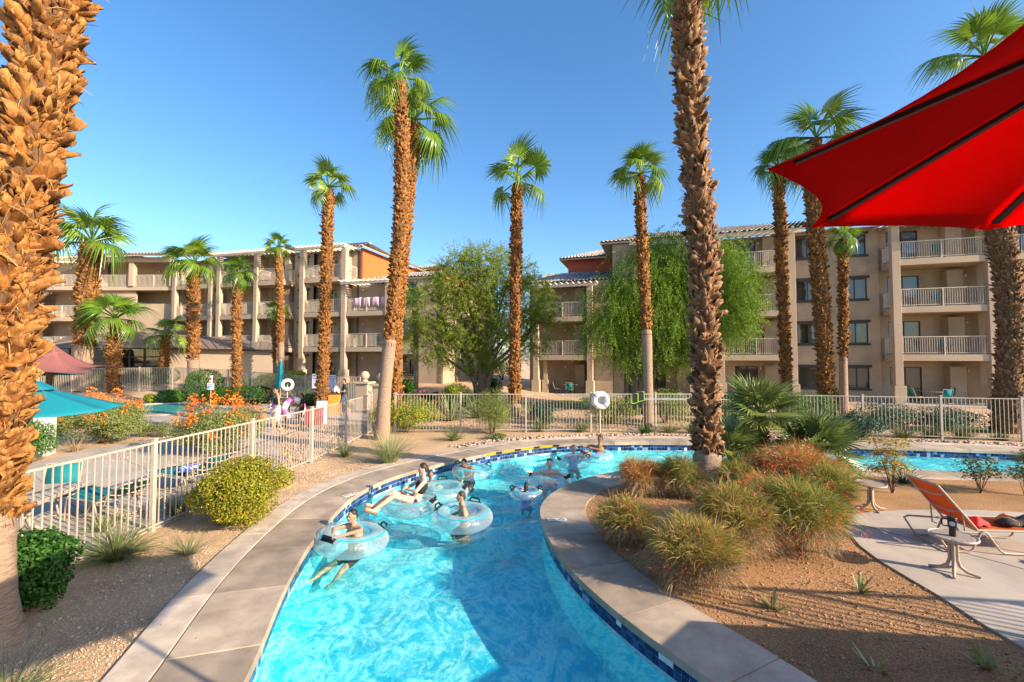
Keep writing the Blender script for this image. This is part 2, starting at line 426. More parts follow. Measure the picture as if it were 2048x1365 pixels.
wc = np.stack([wi[:-1, :-1], wi[:-1, 1:], wi[1:, 1:], wi[1:, :-1]], -1).reshape(-1, 4)
PWW = np.concatenate([offset2(OUT, 0.12), offset2(ISL, -0.12)[::-1]])
kk = inside(PWW, (WX[:-1, :-1] + st / 2).ravel(), (WY[:-1, :-1] + st / 2).ravel())
wc = wc[kk]; used = np.unique(wc); remap = np.zeros(WX.size, int); remap[used] = np.arange(len(used))
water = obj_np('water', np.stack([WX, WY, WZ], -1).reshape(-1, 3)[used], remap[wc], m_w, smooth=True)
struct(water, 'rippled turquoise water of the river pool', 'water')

# slabs of the pool edge and the walkway, each its own piece
def slabs(base, inner, outer, per, mat, z1, th, gap=0.007, lo=0, hi=None, jitter=0.003):
    hi = len(inner) - 1 if hi is None else hi; i = lo
    while i < hi:
        j = min(i + per, hi)
        A = inner[i:j + 1].copy(); B = outer[i:j + 1].copy()
        for X in (A, B):
            L = np.linalg.norm(X[1] - X[0]) + 1e-6; X[0] = X[0] + (X[1] - X[0]) * min(.9, gap / 2 / L)
            L = np.linalg.norm(X[-1] - X[-2]) + 1e-6; X[-1] = X[-1] + (X[-2] - X[-1]) * min(.9, gap / 2 / L)
        n = len(A); z = z1 + random.uniform(-jitter, jitter)
        v = [(p[0], p[1], z) for p in A] + [(p[0], p[1], z) for p in B] + [(p[0], p[1], z - th) for p in A] + [(p[0], p[1], z - th) for p in B]
        f = []
        for k in range(n - 1):
            f += [(k, k + 1, n + k + 1, n + k), (2 * n + k, 3 * n + k, 3 * n + k + 1, 2 * n + k + 1), (k + 1, k, 2 * n + k, 2 * n + k + 1), (n + k, n + k + 1, 3 * n + k + 1, 3 * n + k)]
        f += [(0, n, 3 * n, 2 * n), (n - 1, 2 * n - 1 + 0, 4 * n - 1, 3 * n - 1)[::-1]]
        a = Vector((A[0][0], A[0][1])); b = Vector((A[1][0], A[1][1])); c = Vector((B[0][0], B[0][1]))
        if (b - a).cross(c - a) < 0: f = [q[::-1] for q in f]
        m = MB(); m.add(v, f); m.build('slab', mat, base, bevel=0.008)
        i = j
def strip_bed(name, inner, outer, z, label):
    n = len(inner); v = [(p[0], p[1], z) for p in inner] + [(p[0], p[1], z) for p in outer]
    f = [(k, k + 1, n + k + 1, n + k) for k in range(n - 1)]
    a, b, c = (Vector(v[0]), Vector(v[1]), Vector(v[n]))
    if (b - a).cross(c - a).z < 0: f = [q[::-1] for q in f]
    m = MB(); m.add(v, f); return struct(m.build(name, mortar), label, 'paving')
O1 = offset2(OUT, 0.82); O1b = offset2(OUT, 0.835); O2 = offset2(OUT, 1.24)
walk = strip_bed('walkway', offset2(OUT, 0.02), offset2(OUT, 1.22), -0.022, 'curved concrete walkway along the outer pool edge')
slabs(walk, OUT, O1, 10, concrete, 0.0, 0.09)
slabs(walk, O1b, O2, 15, concrete_pale, 0.0, 0.10)
I1 = offset2(ISL, -0.85)
edge = strip_bed('pool_edging', offset2(ISL, -0.02), offset2(ISL, -0.83), -0.022, 'curved concrete edging of the planted island')
slabs(edge, ISL, I1, 10, concrete, 0.0, 0.09)

# waterline tiles
tile_mats = [M('tile_navy', (0.012, 0.03, 0.11), rough=0.12, var=0.2, scale=30), M('tile_blue', (0.022, 0.08, 0.24), rough=0.12, var=0.2, scale=30),
             M('tile_royal', (0.03, 0.10, 0.40), rough=0.12, var=0.2, scale=30), M('tile_pale', (0.28, 0.40, 0.52), rough=0.15, var=0.15, scale=30), M('tile_white', (0.80, 0.80, 0.78), rough=0.2, var=0.05)]
grout = M('tile_grout', (0.62, 0.66, 0.66), rough=0.8, var=0.1)
tile_me = []
for m_ in tile_mats:
    t = MB(); t.box(-.043, .043, -.008, 0.0, -.043, .043)
    me = bpy.data.meshes.new('tile'); me.from_pydata(t.v, [], t.f); me.materials.append(m_); tile_me.append(me)
def tile_band(C, side, weights, own):
    """two rows of 9 cm tiles just under the coping; side=+1 when the pool lies left of travel"""
    L = resample(np.c_[C, np.zeros(len(C))], step=0.093)[:, :2]
    g = MB(); n = len(L); IN = offset2(L, side * 0.003)
    v = [(p[0], p[1], -0.32) for p in IN] + [(p[0], p[1], -0.085) for p in IN]
    f = [(i, i + 1, n + i + 1, n + i) for i in range(n - 1)]
    g.add(v, f if side < 0 else [q[::-1] for q in f]); g.build('tile_grout', grout, basin)
    T = []
    for i in range(n - 1):
        mid = (L[i] + L[i + 1]) / 2; d = L[i + 1] - L[i]; a = math.atan2(d[1], d[0])
        for row in (0, 1):
            T.append((math.hypot(mid[0], mid[1]), mid, a, -0.135 - 0.092 * row, int(rng.choice(5, p=weights))))
    return T
TT = [(t, +1) for t in tile_band(IW, +1, [.45, .3, .13, .09, .03], 0)] + [(t, -1) for t in tile_band(OW, -1, [.42, .33, .13, .10, .02], 0)]
vis = [x for x in TT if x[0][1][1] > 2.5 and abs(x[0][1][0]) < 1.2 * x[0][1][1] + .5]
vis.sort(key=lambda x: x[0][0])
jm = [MB() for _ in tile_mats]
for k, ((dist, mid, a, z, ci), side) in enumerate(vis):
    mt = Matrix.Translation((mid[0], mid[1], z)) @ Matrix.Rotation(a + (math.pi if side > 0 else 0), 4, 'Z')
    if k < 290: inst('tile', tile_me[ci], basin, mt)
    else:
        t = tile_me[ci]; jm[ci].add([mt @ v.co for v in t.vertices], [tuple(p.vertices) for p in t.polygons])
for m_, q in zip(tile_mats, jm):
    if q.v: tag(q.build('waterline_tiles', m_, basin), kind='stuff')

# planted island bed, its patio, and the patio beyond the near fence
def sheet(name, pts, z, mat, label, cat='ground', th=0.0):
    m = MB()
    if th: m.prism([(p[0], p[1]) for p in pts], z - th, z)
    else: m.poly([(p[0], p[1]) for p in pts], z)
    return struct(m.build(name, mat, bevel=0.006 if th else 0), label, cat)
ib = offset2(ISL, -0.80)
k0 = int(np.argmin(abs(ib[:, 1] - 1.0) + 100 * (ib[:, 0] > 6)))
bed = np.concatenate([ib[k0:-20], [[ib[-21][0], -2.0]]])
sheet('island_bed', bed[::2], -0.018, soil_mat, 'brown gravel bed of the planted island')
pat = [G(*p) for p in [(1690, 1036), (1697, 1065), (1720, 1092), (1760, 1122), (1815, 1155), (1880, 1193), (1960, 1245), (2048, 1296)]]
pat = [Vector((12.5, 2.6, 0)), Vector((14.5, 8.2, 0))] + [G(*p) for p in [(2048, 1026), (1960, 1021), (1880, 1020), (1800, 1021), (1740, 1025), (1705, 1030)]] + pat + [Vector((5.6, 3.6, 0)), Vector((7.0, 2.4, 0))]
pat2 = [(p.x, p.y) for p in pat]
patio = sheet('patio', pat2, 0.004, patio_mat, 'rounded concrete patio under the orange lounger', 'patio', th=0.05)
for a, b in (((1690, 1041), (2120, 1158)), ((1690, 1098), (2100, 1080))):
    m = MB(); A = G(*a, z=.0065); B = G(*b, z=.0065)
    if a[1] == 1098: continue
    m.bar(A, B, 0.012, 0.004); m.build('joint', mortar, patio)
lp = [G(*p) for p in [(-60, 960), (45, 935), (150, 903), (300, 880), (420, 864), (545, 852)]] + [Vector((-5.75, 11.5, 0)), Vector((-6.2, 5.0, 0)), Vector((-6.4, 1.0, 0)), Vector((-20, 1.0, 0)), Vector((-20, 9.5, 0))]
lpatio = sheet('side_patio', [(p.x, p.y) for p in lp], 0.0, patio_mat, 'grey concrete patio behind the near railing fence', 'patio', th=0.05)
m = MB()
for a, b in (((100, 1010), (420, 935)), ((60, 945), (250, 1090)), ((200, 900), (420, 990))):
    m2 = MB(); m2.bar(G(*a, z=.002), G(*b, z=.002), 0.012, 0.004); m2.build('joint', mortar, lpatio)
# small second pool with its deck, far left
dk = [(-19.5, 19.6), (-7.2, 19.6), (-6.2, 22), (-6.4, 29.0), (-24.5, 29.4), (-25.5, 21.0)]
deck2 = sheet('pool_deck', dk, -0.012, patio_mat, 'pale concrete deck round the small far pool', 'paving')
wp = [G(275, 830), G(392, 826), G(410, 815), G(395, 808), G(300, 809), G(262, 818)]
m_p, nt, out = nodes_of('far_pool_water')
pb = N(nt, 'ShaderNodeBsdfPrincipled', Roughness=0.06); pb.inputs['Base Color'].default_value = (0.10, 0.50, 0.52, 1)
nzz = N(nt, 'ShaderNodeTexNoise', Scale=3.0, Detail=3.0); bpp = N(nt, 'ShaderNodeBump', Strength=0.25, Distance=0.05)
nt.links.new(nzz.outputs[0], bpp.inputs['Height']); nt.links.new(bpp.outputs[0], pb.inputs['Normal']); nt.links.new(pb.outputs[0], out.inputs[0])
wpc = catmull(wp + [wp[0]], 0.3)[:-1]
pw = sheet('pool_water', [(p[0], p[1]) for p in wpc], -0.002, m_p, 'teal water of the small far pool', 'water')
m = MB(); ce = sum((Vector(p) for p in wpc), Vector()) / len(wpc); n = len(wpc)
inn = [Vector(p) for p in wpc]; ou = [ce + (p - ce) * 1.0 + (p - ce).normalized() * .4 for p in inn]
m.add([(p.x, p.y, .03) for p in inn] + [(p.x, p.y, .03) for p in ou] + [(p.x, p.y, -.05) for p in inn] + [(p.x, p.y, -.05) for p in ou],
      sum([[(i, (i + 1) % n, n + (i + 1) % n, n + i), (i, 2 * n + i, 2 * n + (i + 1) % n, (i + 1) % n), (n + i, n + (i + 1) % n, 3 * n + (i + 1) % n, 3 * n + i)] for i in range(n)], []))
m.build('rim', concrete_pale, pw)
sheet('lawn', [(-6, 24), (0, 23), (9, 27.5), (6, 30), (3, 40), (-6, 33.5)], -0.02, grass_mat, 'green lawn between the two buildings', 'lawn')
sheet('lawn', [(17, 17.5), (30, 14), (34, 20), (20, 21)], -0.02, grass_mat, 'green lawn strip behind the fence at far right', 'lawn')
sheet('footpath', [(1.2, 29), (2.6, 28.6), (1.6, 46), (-.6, 46)], -0.012, patio_mat, 'grey path leading between the two buildings', 'path')
# pale rock bank in front of the building on the right and crushed rock by the gate
rock_mat = M('river_rock', (0.52, 0.36, 0.26), rough=0.9, var=0.2, scale=14, bump=0.5, bscale=60, per='island', col2=(0.34, 0.25, 0.21))
def rocks(name, pts, n, size, label, z=-0.03, mat=rock_mat, jz=1.0, flat=.7):
    """loose stones scattered inside an outline"""
    P = np.array([(p[0], p[1]) for p in pts]); lo = P.min(0); hi = P.max(0)
    q = rng.uniform(lo, hi, (n * 4, 2)); q = q[inside(P, q[:, 0], q[:, 1])][:n]
    n = len(q)
    base = np.array([(1, 0, 0), (-1, 0, 0), (0, 1, 0), (0, -1, 0), (0, 0, 1), (0, 0, -1)], float)
    F = np.array([(0, 2, 4), (2, 1, 4), (1, 3, 4), (3, 0, 4), (2, 0, 5), (1, 2, 5), (3, 1, 5), (0, 3, 5)])
    s = size * rng.uniform(.5, 1.25, (n, 1, 1)); V = base[None] * rng.uniform(.6, 1.2, (n, 6, 1)) * s
    V[:, :, 2] *= flat
    a = rng.uniform(0, 6.3, n); c, s_ = np.cos(a), np.sin(a)
    X = V[:, :, 0] * c[:, None] - V[:, :, 1] * s_[:, None]; Y = V[:, :, 0] * s_[:, None] + V[:, :, 1] * c[:, None]
    tx = rng.uniform(-.6, .6, n); Z = V[:, :, 2] + X * tx[:, None] * .5
    gzv = np.array([gz(x, y) for x, y in q]) + 0.03 + z
    V = np.stack([X + q[:, 0:1], Y + q[:, 1:2], Z + gzv[:, None] + (s[:, :, 0] * .25 * jz)], -1).reshape(-1, 3)
    F = (F[None] + 6 * np.arange(n)[:, None, None]).reshape(-1, 3)
    o = obj_np(name, V, F, mat); return tag(o, label, 'rocks', None, 'stuff')
fr1 = offset2(OUT, 1.25); fr2 = offset2(OUT, 1.75)
ka = int(np.argmin(np.hypot(OUT[:, 0] + 1.3, OUT[:, 1] - 13.7))); kb = int(np.argmin(np.hypot(OUT[:, 0] - 17, OUT[:, 1] - 13)))
rocks('rocks', np.concatenate([fr1[ka:kb:4], fr2[ka:kb:4][::-1]]), 1500, 0.075, 'band of reddish river rocks along the far walkway')
rocks('rocks', [(-12, 12.2), (-5.6, 11.4), (-5.4, 17), (-6.4, 19.4), (-13, 18.8)], 5200, 0.05, 'loose tan stones behind the near fence by the gate')
rocks('rocks', [(11, 20.5), (26, 16.6), (30, 21.5), (14, 26)], 2600, 0.09, 'salmon coloured stones banked against the building at right', mat=M('salmon_rock', (0.62, 0.40, 0.26), rough=.9, var=.15, per='island'))
rocks('rocks', [(-4.5, 18), (8, 18), (8, 27), (-4.5, 27)], 1500, 0.06, 'scattered tan stones behind the long fence', mat=rock_mat)
chip = M('gravel_chip', (0.62, 0.47, 0.33), rough=.9, var=.2, per='island', col2=(0.40, 0.28, 0.19))
chip2 = M('soil_chip', (0.56, 0.36, 0.19), rough=.9, var=.2, per='island', col2=(0.32, 0.18, 0.09))
lb = offset2(OUT, 1.27)
k1 = int(np.argmin(abs(lb[:, 1] - 2.6) + 100 * (lb[:, 0] > 0))); k2 = int(np.argmin(np.hypot(lb[:, 0] + 3.0, lb[:, 1] - 13.0)))
rocks('gravel', np.concatenate([lb[k1:k2:6], [[-5.35, 13.0], [-5.85, 6.0], [-7, 3.0], [-6, 2.6]]]), 26000, 0.0095, 'fine tan gravel of the bed along the walkway', z=-.03, mat=chip)
bedc = np.concatenate([ib[k0:k0 + 130:5], [[5.9, 9.6], [6.0, 7.5], [5.8, 6.3], [6.6, 4.8], [5.8, 3.4]]])
rocks('gravel', bedc, 2200, 0.019, 'coarse brown pebbles in the island bed', z=-.018, mat=chip2)
rocks('gravel', np.concatenate([lb[k1:k2:6], [[-5.35, 13.0], [-5.85, 6.0], [-7, 3.0], [-6, 2.6]]]), 1800, 0.019, 'coarse tan pebbles in the bed along the walkway', z=-.03, mat=chip)
rocks('gravel', bedc, 30000, 0.009, 'fine brown gravel of the island bed', z=-.018, mat=chip2)
# ================================================================ buildings
stucco = M('stucco_tan', (0.44, 0.335, 0.235), rough=0.92, var=0.06, scale=25, bump=0.25, bscale=90, big=0.18, bigscale=0.6)
stucco_lt = M('stucco_trim', (0.49, 0.38, 0.275), rough=0.92, var=0.06, scale=25, bump=0.25, bscale=90, big=0.09, bigscale=0.35)
stucco_or = M('stucco_orange', (0.52, 0.14, 0.035), rough=0.92, var=0.05, scale=20, bump=0.2, bscale=90, big=0.08)
stucco_rd = M('stucco_red', (0.46, 0.10, 0.055), rough=0.92, var=0.05, scale=20, bump=0.2, bscale=90, big=0.08)
dark_trim = M('window_trim', (0.035, 0.030, 0.028), rough=0.5, var=0.1)
cream = M('cream_paint', (0.62, 0.53, 0.42), rough=0.55, var=0.06, scale=8, big=0.05)
rail_paint = M('railing_paint', (0.62, 0.54, 0.44), rough=0.5, var=0.08, scale=6)
roof_tile = M('roof_tile', (0.40, 0.36, 0.33), rough=0.85, var=0.22, scale=2.2, per='island', big=0.1, col2=(0.56, 0.51, 0.46))
pane = glassmat('window_glass')
curtain_m = M('curtain', (0.42, 0.43, 0.42), rough=0.9, var=0.08, scale=3)
room_m = M('dark_room', (0.03, 0.027, 0.025), rough=0.9, var=0.1)
lamp_m = M('lamp_glass', (0.75, 0.74, 0.72), rough=0.3, var=0.03)
metal_roof = M('metal_roof', (0.21, 0.17, 0.145), rough=0.45, var=0.08, scale=2, big=0.06)

class Fac:
    """a facade line seen from the garden: s runs to the right, n towards the viewer"""
    def __init__(f, ox, oy, ex, ey):
        f.o = Vector((ox, oy)); f.e = Vector((ex, ey)).normalized(); f.n = Vector((f.e.y, -f.e.x))
    def P(f, s, n, z):
        q = f.o + f.e * s + f.n * n; return (q.x, q.y, z)
    def box(f, m, s0, s1, n0, n1, z0, z1):      # n0 < n1
        return m.hexa([f.P(s0, n1, z0), f.P(s1, n1, z0), f.P(s1, n0, z0), f.P(s0, n0, z0), f.P(s0, n1, z1), f.P(s1, n1, z1), f.P(s1, n0, z1), f.P(s0, n0, z1)])
    def wall(f, m, s0, s1, z0, z1, n, holes=(), depth=0.2):
        S = sorted({s0, s1, *[h[0] for h in holes], *[h[1] for h in holes]}); Z = sorted({z0, z1, *[h[2] for h in holes], *[h[3] for h in holes]})
        for a, b in zip(S[:-1], S[1:]):
            for c, d in zip(Z[:-1], Z[1:]):
                if any(h[0] <= a and b <= h[1] and h[2] <= c and d <= h[3] for h in holes): continue
                m.add([f.P(a, n, c), f.P(b, n, c), f.P(b, n, d), f.P(a, n, d)], [(0, 1, 2, 3)])
        for a, b, c, d in holes:
            v = [f.P(a, n, c), f.P(b, n, c), f.P(b, n, d), f.P(a, n, d)] + [f.P(a, n - depth, c), f.P(b, n - depth, c), f.P(b, n - depth, d), f.P(a, n - depth, d)]
            m.add(v, [(0, 4, 5, 1), (1, 5, 6, 2), (2, 6, 7, 3), (3, 7, 4, 0)])
    def window(f, par, s0, s1, z0, z1, n, name='window', trim=True, curt=None):
        """frame > pane, curtain, sill; set back in its opening"""
        q = n - 0.10; fr = MB(); t = 0.055
        f.box(fr, s0, s0 + t, q, q + .05, z0, z1); f.box(fr, s1 - t, s1, q, q + .05, z0, z1)
        f.box(fr, s0 + t, s1 - t, q, q + .05, z1 - t, z1); f.box(fr, s0 + t, s1 - t, q, q + .05, z0, z0 + t)
        sm = (s0 + s1) / 2; f.box(fr, sm - .03, sm + .03, q + .002, q + .045, z0 + t, z1 - t)
        w = fr.build(name, dark_trim, par)
        g = MB(); g.add([f.P(s0, q + .02, z0), f.P(s1, q + .02, z0), f.P(s1, q + .02, z1), f.P(s0, q + .02, z1)], [(0, 1, 2, 3)]); g.build('pane', pane, w)
        if trim:
            l = MB(); f.box(l, s0 - .13, s1 + .13, n + .002, n + .07, z1 + .005, z1 + .17); l.build('lintel', dark_trim, w)
            if name == 'window':
                l = MB(); f.box(l, s0 - .1, s1 + .1, n + .002, n + .08, z0 - .13, z0 - .005); l.build('sill', dark_trim, w)
        b = MB()
        f.box(b, s0 - .3, s1 + .3, q - 1.7, q - 1.6, z0 - .3, z1 + .3); f.box(b, s0 - .3, s0 - .22, q - 1.6, q - .15, z0 - .3, z1 + .3); f.box(b, s1 + .22, s1 + .3, q - 1.6, q - .15, z0 - .3, z1 + .3)
        f.box(b, s0 - .3, s1 + .3, q - 1.6, q - .15, z1 + .3, z1 + .36); f.box(b, s0 - .3, s1 + .3, q - 1.6, q - .15, z0 - .36, z0 - .3)
        b.build('room', room_m, w)
        if curt is None: curt = random.random()
        if curt < .45:
            lo, hi = ((s0, s0 + (s1 - s0) * .45), (s0 + (s1 - s0) * .5, s1), (s0, s1))[int(curt * 6.6)]
            c = MB(); k = int((hi - lo) / .05) + 2
            for i in range(k):
                a = lo + (hi - lo) * i / k; bb = lo + (hi - lo) * (i + 1) / k; o1 = .03 * (i % 2); o2 = .03 * ((i + 1) % 2)
                c.add([f.P(a, q - .14 - o1, z0), f.P(bb, q - .14 - o2, z0), f.P(bb, q - .14 - o2, z1), f.P(a, q - .14 - o1, z1)], [(0, 1, 2, 3)])
            c.build('curtain', curtain_m, w)
        return w
    def lamp(f, par, s, n, z):
        m = MB(); f.box(m, s - .06, s + .06, n, n + .03, z - .1, z + .1); w = m.build('wall_lamp', cream, par)
        m = MB(); p = f.P(s, n + .08, z); m.ball(p, (.07, .07, .11), 8, 6); m.build('lamp_shade', lamp_m, w)

def railing(par, pts, z, h=1.07, sp=0.115, brackets=True, bth=0.021):
    """rails and posts, with the thin balusters as one piece under them"""
    m = MB(); bl = MB()
    for a, b in zip(pts[:-1], pts[1:]):
        a = Vector(a[:2]); b = Vector(b[:2]); L = (b - a).length; d = (b - a) / L
        m.bar((a.x, a.y, z + h), (b.x, b.y, z + h), .055, .045); m.bar((a.x, a.y, z + .10), (b.x, b.y, z + .10), .035, .035)
        k = max(1, round(L / 2.4)); 
        for i in range(k + 1):
            p = a + (b - a) * (i / k); lo = z + .0
            if brackets and 0 < i < k: lo = z - .28; p = p + Vector((d.y, -d.x)) * .03
            m.bar((p.x, p.y, lo), (p.x, p.y, z + h - .025), .06, .06, up=(d.x, d.y, 0))
        k = int(L / sp)
        for i in range(1, k):
            p = a + d * (L * i / k); bl.bar((p.x, p.y, z + .117), (p.x, p.y, z + h - .022), bth, bth, up=(d.x, d.y, 0))
    r = m.build('railing', rail_paint, par)
    tag(bl.build('balusters', rail_paint, r), kind='stuff'); return r

def roof(par, a, b, c, d, name='roof', pitch=.3, course=.38, gut=True):
    """barrel tiles over a sloping quad a-b (eave) c-d (ridge, c above b)"""
    a, b, c, d = (np.array(v, float) for v in (a, b, c, d)); w = np.linalg.norm(b - a); l = (np.linalg.norm(d - a) + np.linalg.norm(c - b)) / 2
    nr = max(1, int(w / pitch)); nc = max(1, int(l / course)); prof = [(0, 0), (.18, .035), (.34, .062), (.5, .072), (.66, .062), (.82, .035), (.9, .0), (1.0, -.012)]
    nrm = np.cross(b - a, d - a); nrm /= np.linalg.norm(nrm); nrm = nrm if nrm[2] > 0 else -nrm
    V = []; F = []; kp = len(prof)
    uu = np.array([(i + p[0]) / nr for i in range(nr) for p in prof]); hh = np.array([p[1] for i in range(nr) for p in prof])
    for r_ in range(nc):
        for t, lift in ((r_ / nc, .035), ((r_ + 1) / nc, .0)):
            L = a + (d - a) * t; Rr = b + (c - b) * t
            V.append(L[None] + (Rr - L)[None] * uu[:, None] + nrm[None] * (hh + lift)[:, None])
    W = len(uu); V = np.concatenate(V)
    sel = np.array([i for i in range(W - 1) if (i + 1) % kp])
    for r_ in range(nc):
        q = 2 * r_ * W
        F.append(np.stack([q + sel, q + sel + 1, q + W + sel + 1, q + W + sel], 1))
    o = obj_np(name, V, np.concatenate(F), roof_tile, par, smooth=True); tag(o, kind='stuff')
    m = MB(); A, B, C_, D_ = (tuple(v - nrm * .05) for v in (a, b, c, d)); up = tuple(nrm * -.12)
    m.hexa([tuple(np.add(A, up)), tuple(np.add(B, up)), tuple(np.add(C_, up)), tuple(np.add(D_, up)), A, B, C_, D_]); m.build('eave', dark_trim if not gut else stucco, par)
    return o

def pergola(par, f, s0, s1, nb, nf, z, sp=.42):
    m = MB(); f.box(m, s0, s1, nf - .45, nf - .31, z - .2, z - .001); b = m.build('pergola_beam', cream, par)
    k = int((s1 - s0) / sp)
    for i in range(k + 1):
        s = s0 + .05 + (s1 - s0 - .1) * i / k; m = MB()
        m.hexa([f.P(s - .04, nf, z + .05), f.P(s + .04, nf, z + .05), f.P(s + .04, nb, z), f.P(s - .04, nb, z), f.P(s - .04, nf, z + .13), f.P(s + .04, nf, z + .13), f.P(s + .04, nb, z + .14), f.P(s - .04, nb, z + .14)])
        m.build('rafter', cream, b)
def pillar(par, f, s, n, z0, z1, w=.42, base=True):
    m = MB(); f.box(m, s - w / 2, s + w / 2, n - w, n, z0 + (1.05 if base else 0), z1)
    if base: f.box(m, s - w / 2 - .09, s + w / 2 + .09, n - w - .09, n + .09, z0 - .3, z0 + 1.05)
    m.build('pillar', stucco_lt, par, bevel=.02)
def balcony(par, f, s0, s1, levels, z0, n_back=-1.9, door=(.25, .62), parapet=(), left=True, right=True, lampside=.8, top=None, ground=True, fh=2.9):
    """stacked balconies: slabs, railings, back walls with sliding doors"""
    zs = [z0] + list(levels)
    for k, z in enumerate(zs):
        zt = zs[k + 1] - .38 if k + 1 < len(zs) else top
        d0 = s0 + (s1 - s0) * door[0]; d1 = s0 + (s1 - s0) * door[1]
        m = MB(); f.wall(m, s0, s1, z, zt, n_back, [(d0, d1, z + .04, z + 2.15)])
        f.box(m, s0 + .02, s0 + .14, n_back + .002, -.55, z, zt) if k >= 0 and left == 'wall' else None
        w = m.build('wall', stucco, par)
        f.window(par, d0, d1, z + .04, z + 2.15, n_back, name='door', trim=False)
        f.lamp(par, s0 + (s1 - s0) * lampside, n_back, z + 2.0)
        m = MB(); f.box(m, s0 + (s1 - s0) * .68, s0 + (s1 - s0) * .86, n_back + .01, n_back + .65, z, min(zt, z + 2.3) if k else min(zt, z + 2.2)); m.build('closet', stucco, par)
        if k == 0: continue
        m = MB(); f.box(m, s0 - .1, s1 + .1, n_back, 0, z - .38, z); m.build('slab', stucco_lt, par, bevel=.015)
        if k in parapet:
            m = MB(); f.box(m, s0, s1, -.16, -.012, z, z + 1.05); m.build('parapet', stucco_lt, par)
        else:
            pts = [f.P(s0 + .05, -.12, 0), f.P(s1 - .05, -.12, 0)]
            if left is True: pts = [f.P(s0 - .02, n_back + .1, 0)] + [f.P(s0 - .02, -.12, 0)] + pts[1:]
            if right is True: pts = pts[:-1] + [f.P(s1 + .02, -.12, 0), f.P(s1 + .02, n_back + .1, 0)]
            railing(par, pts, z)
def flat(par, f, s0, s1, z0, z1, n, wins, nd=-8):
    m = MB(); f.wall(m, s0, s1, z0, z1, n, wins)
    m.build('wall', stucco, par)
    for w in wins: f.window(par, *w, n)

# ---- building on the right
RB = Fac(0, 34.53, .9515, -.3078)
rb = thing('hotel_building', 'tan stucco hotel with stacked balconies and grey tile roof at right', 'building', (0, 0, 0))
Z0 = 0.1; LV = [3.03, 5.93, 8.83]
# three-storey end
balcony(rb, RB, 1.9, 6.0, LV[:2], Z0, top=8.5, door=(.55, .78), lampside=.47)
m = MB(); RB.wall(m, .9, 1.9, Z0 - .3, 8.5, -1.9); RB.wall(m, 6.0, 7.6, Z0 - .3, 8.5, -.6); RB.box(m, 6.0, 6.2, -1.9, -.62, Z0, 8.5); m.build('wall', stucco, rb)
m = MB(); RB.box(m, 0.9, 7.6, -9, -1.92, Z0 - .3, 8.48); m.build('block', stucco, rb)
for s in (1.9, 6.0): pillar(rb, RB, s, .05, Z0, 8.3)
pillar(rb, RB, 2.55, -.4, Z0, 3.0, .3)
pergola(rb, RB, 1.3, 6.6, -1.8, .65, 8.3)
roof(rb, RB.P(.6, -.5, 8.62), RB.P(8.2, -.5, 8.62), RB.P(8.2, -6, 10.3), RB.P(1.6, -6, 10.3))
# red tower behind it
m = MB(); RB.box(m, 3.2, 9.6, -13, -6.5, 8, 11.6); m.build('tower_wall', stucco_rd, rb)
q = [RB.P(2.5, -5.8, 11.62), RB.P(10.3, -5.8, 11.62), RB.P(10.3, -13.6, 11.62), RB.P(2.5, -13.6, 11.62)]; ap = RB.P(6.4, -9.7, 13.1); ap2 = RB.P(6.5, -9.7, 13.1)
roof(rb, q[0], q[1], ap2, ap); roof(rb, q[3], q[0], ap, ap2)
# four-storey part
balcony(rb, RB, 9.2, 13.4, LV, Z0, top=11.3, door=(.2, .5), left='wall')
flat(rb, RB, 7.6, 9.2, Z0 - .3, 11.3, -1.0, [])
flat(rb, RB, 13.4, 14.9, Z0 - .3, 11.3, -1.9, [])
balcony(rb, RB, 14.9, 19.0, LV, Z0, top=11.3, door=(.25, .6), lampside=.64)
flat(rb, RB, 19.0, 24.4, Z0 - .3, 11.4, -1.7, [(s, s + 1.35, z + .75, z + 2.1) for s in (19.75, 22.4) for z in [Z0] + LV])
for z in LV:
    m = MB(); RB.box(m, 19.0, 24.4, -1.7, -1.685, z - .42, z - .39); m.build('band', stucco_lt, rb)
balcony(rb, RB, 24.7, 29.1, LV, Z0, top=11.3, door=(.05, .43), lampside=.95)
balcony(rb, RB, 29.9, 35, LV, Z0, top=11.3, door=(.2, .5))
m = MB(); RB.wall(m, 24.4, 24.7, Z0, 11.3, -1.9); RB.wall(m, 29.1, 29.9, Z0, 11.3, -1.2); RB.wall(m, 35, 44, Z0, 11.3, -1.2); m.build('wall', stucco, rb)
for s in (13.1, 14.8, 19.05): pillar(rb, RB, s, .06, Z0, 11.0, base=True)
for s in (24.6, 29.15, 29.9): pillar(rb, RB, s, .06, Z0, 11.0)
for a, b in ((8.9, 13.6), (14.6, 19.5), (24.0, 29.5), (29.8, 35)): pergola(rb, RB, a, b, -1.8, .75, 11.05)
m = MB(); RB.box(m, 7.6, 44, -14, -2.15, Z0 - .3, 11.38); m.build('block', stucco, rb)
roof(rb, RB.P(6.7, -.75, 11.5), RB.P(44, -.75, 11.5), RB.P(44, -7, 13.5), RB.P(9.8, -7, 13.5))
roof(rb, RB.P(6.7, -14, 11.5), RB.P(6.7, -.75, 11.5), RB.P(9.8, -7, 13.5), RB.P(9.8, -8, 13.5))

